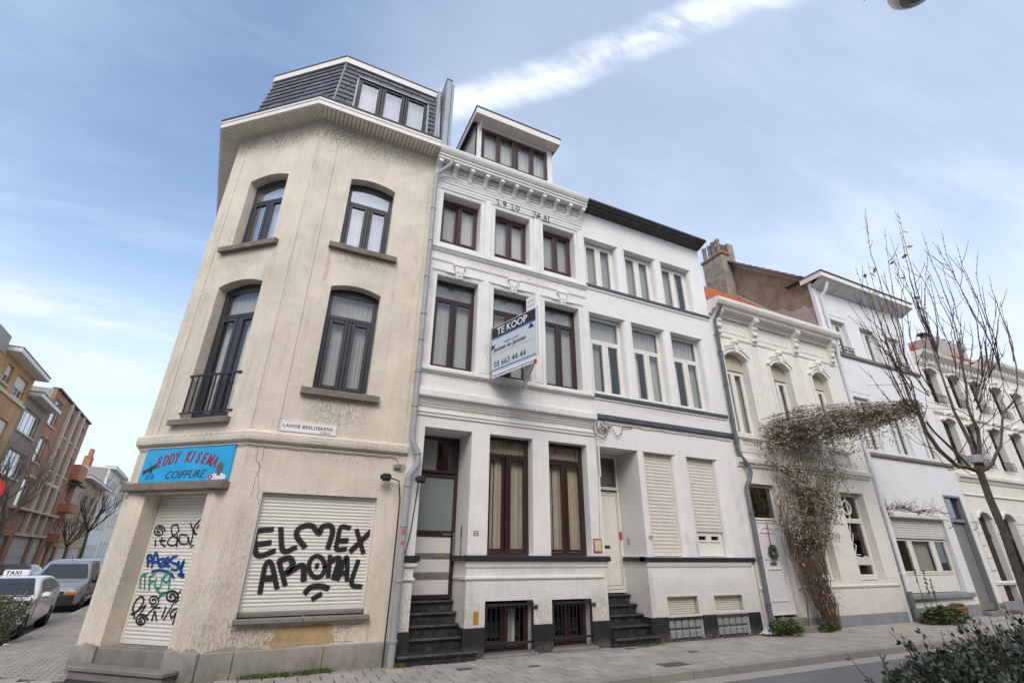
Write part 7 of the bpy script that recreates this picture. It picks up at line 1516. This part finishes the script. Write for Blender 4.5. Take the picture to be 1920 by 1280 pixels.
random.seed(21)
t=thing('bare_street_tree','tall leafless street tree with long upright shoots and a few yellow leaves at the right','tree',(8.44,-5.7,0))
m=MB().tube([(8.42,-5.69,-.1),(8.41,-5.685,.5)]+TRUNK[2:],[.070,.052,.044,.041,.040,.05],12); m.smooth=True; obj('trunk',m,BARK,t)
for pts,r0,r1 in LIMBS:
    n=len(pts); m=MB().tube(pts,[(r0+(r1-r0)*i/(n-1))*.55+.003*(i%2) for i in range(n)],9); m.smooth=True; obj('limb',m,BARK,t)
lv=MB()
EXTRA=[]
for pts,r0,r1 in SHOOTS[:32]:
    o_=rv()*.28; o_.z*=.4; n=len(pts); EXTRA.append(([tuple(Vector(p)+o_*(i/(n-1))**1.3-Vector((0,0,.5))*(i/(n-1))) for i,p in enumerate(pts)],r0*.8,r1*.8))
for pts,r0,r1 in SHOOTS+EXTRA:
    # resample with small kinks at the nodes, buds in pairs
    P_=[Vector(p) for p in pts]; fine=[]
    for a,b in zip(P_[:-1],P_[1:]):
        k_=max(2,int((b-a).length/.11)); fine+=[a.lerp(b,i/k_)+rv()*.006 for i in range(k_)]
    fine.append(P_[-1]); n=len(fine)
    m=MB().tube(fine,[(r0+(r1-r0)*i/(n-1))*.68 for i in range(n)],5)
    for i in range(2,n-1):
        if random.random()<.75:
            d=(fine[i+1]-fine[i]).normalized(); s=d.cross(rv()).normalized()
            for sg in (1,-1): m.tube([fine[i],fine[i]+s*sg*.018+d*.012],[.006,.002],3)
        if random.random()<.22:
            d=(fine[i+1]-fine[i]).normalized(); s=d.cross(rv()).normalized(); L_=random.uniform(.08,.3); m.tube([fine[i],fine[i]+(s*.5+d*.8)*L_*.5,fine[i]+(s*.6+d*1.3)*L_],[.005,.004,.0025],4)
    obj('shoot',m,TWIG,t)
for i in (0,1,7,8,10,17): 
    pts=SHOOTS[i][0]
    for k_ in range(3):
        p=Vector(pts[-1-(k_%2)]).lerp(Vector(pts[-2-(k_%2)]),random.random()); leaf(lv,p,Vector((random.uniform(-1,1),random.uniform(-1,1),-.4)),rv(),.10,.05)
obj('leaves',lv,YEL,t,recalc=False)
obj('tree_tie',MB().lathe((8.47,-5.71,2.78),[(.075,0),(.078,.02),(.08,.09),(.075,.10)],10),PANEL,t)
def baretree(label,x,y,h,seed,r=.11,cat='tree',dark=False):
    random.seed(seed); t=thing('bare_tree',label,cat,(x,y,0)); m=MB(); 
    tr=MB().tube([(x,y,-.2),(x+.05,y,h*.2),(x-.04,y+.03,h*.38)],[r,r*.85,r*.7],8); tr.smooth=True; obj('trunk',tr,BARK,t)
    def grow(p,d,L_,rr,lev):
        pts=[p]; q=p
        for k_ in range(4): d=(d+rv()*.16+Vector((0,0,.07))).normalized(); q=q+d*L_/4; pts.append(q)
        m.tube(pts,[rr,rr*.9,rr*.78,rr*.65,rr*.5],5 if lev<2 else 3)
        if lev<4:
            for k_ in range(3 if lev<3 else 2):
                a=pts[random.randint(1,4)]; nd=(d+rv()*.75+Vector((0,0,.2))).normalized(); grow(a,nd,L_*random.uniform(.6,.8),rr*.55,lev+1)
    for k_ in range(5): grow(Vector((x-.04,y+.03,h*.38)),Vector((math.cos(k_*1.26)*.6,math.sin(k_*1.26)*.6,.9)).normalized(),h*.27,r*.5,0)
    obj('branches',m,mat('pale twig',(.24,.19,.14),.9) if not dark else TWIG,t); return t
q_=LF.P(26.0,-1.3,0); baretree('bare street tree with pale spreading branches before the red apartment block at far left',q_[0],q_[1],7.6,4,.16)
q_=LF.P(50.0,-1.2,0); baretree('dark bare tree in front of the cream houses down the side street',q_[0],q_[1],8.6,6,.15,dark=True)
q_=LF.P(40,-1.2,0); baretree('thin dark bare tree before the orange and ochre houses down the side street',q_[0]+.6,q_[1],5.0,9,.1,dark=True)
# climbing clematis on house 59
random.seed(31)
t=thing('climbing_clematis','overgrown dry climbing plant with fluffy grey seed heads spilling over house 59','climbing plant',(12.6,-.2,0))
colp=[(12.75,.02,.75),(12.65,.6,.95),(12.45,1.1,1.1),(12.4,1.5,1.35),(12.6,2.2,2.1),(12.9,2.8,2.8),(13.1,3.4,3.2),(13.1,4.2,3.5),(13.0,4.7,2.9),(13.0,5.05,2.0)]
def colx(z):
    for (x0_,z0_,w0_),(x1_,z1_,w1_) in zip(colp[:-1],colp[1:]):
        if z<=z1_: a=(z-z0_)/(z1_-z0_); return x0_+(x1_-x0_)*a,w0_+(w1_-w0_)*a
    return colp[-1][0],colp[-1][2]
st=MB()
for i in range(150):
    z=0 if random.random()<.75 else random.uniform(.5,2); off=max(-.5,min(.5,random.gauss(0,.30))); pts=[]; zt=random.uniform(2.0,4.9)
    n=12; wob=random.uniform(0,6)
    for k_ in range(n+1):
        zz=z+(zt-z)*k_/n; cx_,w_=colx(zz); spread=.55 if zz<.4 else .8
        pts.append(FR.P(cx_+off*w_*spread+.07*math.sin(wob+k_*.9),-.12-.22*random.random()*(.4+zz*.25)-.1*(zz<1.5),zz+random.uniform(-.05,.05)))
    r_=random.choice((.004,.005,.007,.012)); st.tube(pts,[r_*(1-.5*k_/n) for k_ in range(n+1)],4,cap=False)
for i in range(150):   # thin wild ends at the foot and hanging from the arm
    cx_,w_=colx(random.uniform(.3,4.3)); z=random.uniform(.1,4.4); cx_,w_=colx(z); p=Vector(FR.P(cx_+random.uniform(-.5,.5)*w_,-.25,z)); d=(rv()+Vector((0,-.5,-.3))).normalized(); L_=random.uniform(.2,.7)
    st.tube([p,p+d*L_*.5,p+d*L_+Vector((0,0,-.12))],[.004,.003,.002],3,cap=False)
st.tube([FR.P(12.0,-.15,.05),FR.P(11.95,-.3,.7),FR.P(11.75,-.35,1.2),FR.P(11.8,-.3,1.6),FR.P(12.1,-.25,1.9)],[.02,.018,.016,.012,.01],6)
armc=[Vector((12.1,-.25,4.72)),Vector((12.97,-.5,4.93)),Vector((13.84,-.9,5.07)),Vector((14.72,-1.3,5.24)),Vector((15.45,-1.8,5.46)),Vector((16.1,-2.1,5.6))]
armr=[.55,.62,.58,.46,.28,.10]
def armp(a):
    k_=min(4,int(a*5)); f=a*5-k_; return armc[k_].lerp(armc[k_+1],f),armr[k_]*(1-f)+armr[k_+1]*f
for i in range(110):
    pts=[]; o1,o2=random.gauss(0,.4),random.gauss(0,.4); e=random.uniform(.5,1)
    for k_ in range(9): c_,r_=armp(e*k_/8); pts.append(c_+Vector((.1*math.sin(k_+i),o1*r_,o2*r_+.03*math.sin(k_*1.7+i))))
    st.tube(pts,.0055,4,cap=False)
obj('stems',st,STEM,t)
sd1=MB(); dl=MB()
def fluff(mb,p,s,k=7):
    for _ in range(k):
        d=rv(); leaf(mb,Vector(p)+d*s*.25,d,rv(),s*random.uniform(.5,1.0),s*.34)
for i in range(4200):
    a=random.random()**.85; c_,r_=armp(a); v=rv()*random.random()**.55*r_*1.1; v.y*=1.0; v.z*=.85
    p=c_+v
    if noise.noise(p*2.6)<-.06: continue
    fluff(sd1,p,.075)
    if random.random()<.9: fluff(dl,p+rv()*.06,.075,2)
for i in range(9500):
    z=random.uniform(.9,5.0) if random.random()<.8 else random.uniform(3.6,5.1); cx_,w_=colx(z); x=cx_+random.triangular(-.5,.5,0)*w_*(1.15 if z>2 else .8); d_=-.15-random.random()*(.45 if z>2 else .2)
    p=Vector(FR.P(x,d_,z))
    nz=noise.noise(Vector((x*1.8,z*1.8,3)))
    if nz<-.02 or (z<1.9 and random.random()<.85): continue
    if 3.9<z<4.7 and 12.9<x<14.4 and random.random()<.8: continue
    edge=abs(x-cx_)/max(.01,w_*.5)
    if random.random()<(.40 if z>3.6 else .12+.25*edge): fluff(sd1,p,.07,6)
    elif random.random()<.6: fluff(dl,p,.08,3)
for i in range(500):
    a=random.uniform(.2,1); c_,r_=armp(a); p=c_+Vector((random.uniform(-.15,.15),random.uniform(-.3,.3)*r_,-r_*.6-random.random()**2*.7)); fluff(sd1 if random.random()<.6 else dl,p,.07,4)
obj('seed_heads',sd1,SEED,t,recalc=False); obj('dry_leaves',dl,DRYL,t,recalc=False)
# dry creeper over the shop window of 61
random.seed(33); t=thing('dry_creeper','leafless creeper trained over the shuttered window of the cool white house','creeper',(18.5,-.1,2.9)); st=MB()
for i in range(70):
    u=random.uniform(16.75,20.0); z=3.0+.18*noise.noise(Vector((u*1.5,0,0)))-.02*(u-16.8); pts=[Vector(FR.P(u,-.08,z))]; d=Vector((random.choice((-1,1)),-.2,random.uniform(-.4,.6)))
    for k_ in range(5): d=(d+rv()*.5).normalized(); pts.append(pts[-1]+d*.11)
    st.tube(pts,[.010,.009,.007,.005,.004,.002],4)
for i in range(7):
    pts=[FR.P(16.80+.05*math.sin(i+k_*.8)-.012*k_,-.06,2.95-k_*.2) for k_ in range(14)]; st.tube(pts,.008,4)
obj('stems',st,STEM,t)
# leafy plants on the pavement
def leafy(name,label,cat,c,rad,h,n,seed,ls=.075):
    random.seed(seed); t=thing(name,label,cat,(c[0],c[1],0)); lv=MB(); st=MB()
    for i in range(n):
        th=random.uniform(0,2*PI); rr=random.random()**.5; x=c[0]+rad[0]*rr*math.cos(th); y=c[1]+rad[1]*rr*math.sin(th); z=.02+h*(1-rr*rr*.7)*random.uniform(.25,1)
        leaf(lv,(x,y,z),Vector((math.cos(th),math.sin(th),.3))+rv()*.7,Vector((0,0,1))+rv()*.5,ls*random.uniform(.6,1.2),ls*.85)
        if i%3==0: st.tube([(c[0]+rad[0]*rr*.4*math.cos(th),c[1]+rad[1]*rr*.4*math.sin(th),0),(x,y,z)],[.005,.003],3)
    obj('foliage',lv,LF2,t,recalc=False); obj('stems',st,STEM,t); return t
leafy('leafy_plant','low leafy green plant at the foot of the dark drainpipe of house 59','plant',(10.95,-.33),(.50,.26),.34,420,41)
leafy('leafy_plant','wide leafy green plant spreading round the terracotta planter','plant',(17.1,-.55),(.95,.36),.42,900,42,ls=.09)
leafy('leafy_plant','small green sprout at the base of the climbing plant','plant',(12.4,-.35),(.25,.12),.22,90,43,ls=.07)
t=thing('terracotta_planter','rectangular terracotta planter with green tufts before the cool white house','planter',(17.7,-.6,0))
PT=Face(17.45,-.72,0); TC=mat('terracotta',(.30,.12,.065),.8,.2,6,dirt=.3,dc=(.2,.15,.1),ds=8)
m=MB(); m.add([PT.P(u,d,z) for u,d,z in ((.03,.02,0),(.57,.02,0),(.57,.22,0),(.03,.22,0),(0,0,.24),(.6,0,.24),(.6,.24,.24),(0,.24,.24))],[(0,1,5,4),(1,2,6,5),(2,3,7,6),(3,0,4,7),(0,3,2,1)]); m.v=[(x,y,z+.10) for x,y,z in m.v]
obj('pot',m,TC,t,recalc=True); obj('rim',bars(PT,0,0,0,0,0,0,0) if False else MB().box(PT,-.02,.62,-.02,.26,.33,.37,.008),TC,t)
random.seed(5); lv=MB()
for i in range(260): leaf(lv,PT.P(random.uniform(.02,.58),random.uniform(.02,.22),.36),Vector((random.uniform(-.3,.3),random.uniform(-.3,.3),1)),rv(),random.uniform(.06,.14),.012)
obj('grass_tuft',lv,GRASSM,t,recalc=False)
for i,(u,h) in enumerate(((16.72,1.75),(17.02,1.2),(17.25,.95))):
    t=thing('dry_flower_stalk',['tallest dry flower stalk against the shop window of the cool white house','middle dry flower stalk before the cool white house','shortest dry flower stalk beside the terracotta planter'][i],'plant',(u,-.35,0)); st=MB(); lv=MB(); random.seed(60+i)
    pts=[Vector((u+.02*k_*math.sin(i),-.35,.1+h*k_/8)) for k_ in range(9)]; st.tube(pts,[.012-.001*k_ for k_ in range(9)],5)
    for k_ in range(40): p=pts[4].lerp(pts[8],random.random()); leaf(lv,p,rv(),rv(),.05,.04)
    obj('stem',st,STEM,t); obj('seed_pods',lv,DRYL,t,recalc=False)
# door wreath
random.seed(8); t=thing('door_wreath','green wreath on a red ribbon hanging on the white door of house 59','wreath',FR.P(11.6,.08,1.72)); lv=MB()
for i in range(700):
    a=random.uniform(0,2*PI); c_=Vector(FR.P(11.6+.115*math.cos(a),.08,1.72+.13*math.sin(a))); d=rv(); leaf(lv,c_+d*.02,d,rv(),.05,.012)
obj('needles',lv,LF1,t,recalc=False); obj('ribbon',MB().box(FR,11.585,11.605,.10,.108,1.80,2.42),RED,t)
# weeds and litter
def weeds(label,pts,n,seed,h=.07):
    random.seed(seed); lv=MB()
    for i in range(n):
        x,y,r_=pts[i%len(pts)]; leaf(lv,(x+random.gauss(0,r_),y+random.gauss(0,r_*.25),.002),Vector((random.uniform(-.5,.5),random.uniform(-.5,.5),1)),rv(),h*random.uniform(.5,1.1),.014)
    o=obj('weeds',lv,GRASSM,None,recalc=False); tag(o,label,'weeds'); return o
weeds('green weeds growing along the foot of the cream corner house',[(.25,-.11,.12),(.55,-.12,.12),(.95,-.10,.12),(1.1,-.09,.06)],1500,71,.06)
weeds('small weeds at the foot of the grey drainpipe',[(2.2,-.2,.05),(2.3,-.15,.05)],260,72,.07)
weeds('dry weeds and moss at the foot of the house 57 steps',[(7.3,-.17,.15),(7.0,-.25,.1)],240,73,.04)
MOSS=mat('moss and dirt',(.10,.085,.045),.95,.4,10,bump=1,bs=30)
random.seed(12)
t=thing('litter','crumpled blue and white plastic bag at the foot of house 57','litter',(10.55,-.2,0)); m=MB(); vs=[];n=9
for i in range(n):
    for j in range(n): vs.append((10.40+.30*i/(n-1)+random.uniform(-.02,.02),-.32+.22*j/(n-1)+random.uniform(-.02,.02),.02+.13*math.sin(PI*i/(n-1))*math.sin(PI*j/(n-1))+random.uniform(0,.05)))
m.add(vs,[(i*n+j,(i+1)*n+j,(i+1)*n+j+1,i*n+j+1) for i in range(n-1) for j in range(n-1)])
pm=mat('printed plastic',(.6,.62,.68),.35,.1,6,dirt=.9,dc=(.04,.06,.30),ds=8); obj('bag',m,pm,t,recalc=False)
random.seed(14)
LITW=mat('white paper',(.7,.7,.68),.7,.1)
for lab,x,y in (('white paper scrap in the gutter below the large cover',4.9,-2.32),('white litter under the small bush at the left edge',-4.02,4.55),('white paper scrap on the road behind the taxi',-5.1,10.6)):
    m=MB(); z_=.0 if y>-2 and y<6 else -.1; m.add([(x+random.uniform(-.06,.06),y+random.uniform(-.05,.05),z_+random.uniform(.0,.06)) for _ in range(8)],[(0,1,2),(1,3,4),(2,4,5),(5,6,7),(0,6,3)]); tag(obj('paper_scrap',m,LITW,None,recalc=False),lab,'litter')
random.seed(15); lv=MB()
for i in range(110):
    x=random.uniform(-3,14); y=random.choice((random.uniform(-2.6,-2.25),random.uniform(-2,-.1))); z_=-.105 if y<-2.2 else .004
    leaf(lv,(x,y,z_+.004),Vector((random.uniform(-1,1),random.uniform(-1,1),.08)),Vector((0,0,1)),random.uniform(.02,.045),.022)
o=obj('fallen_leaves',lv,DRYL,None,recalc=False); o['kind']='stuff'; tag(o,'scattered dry fallen leaves on the pavement and in the gutter','leaves')
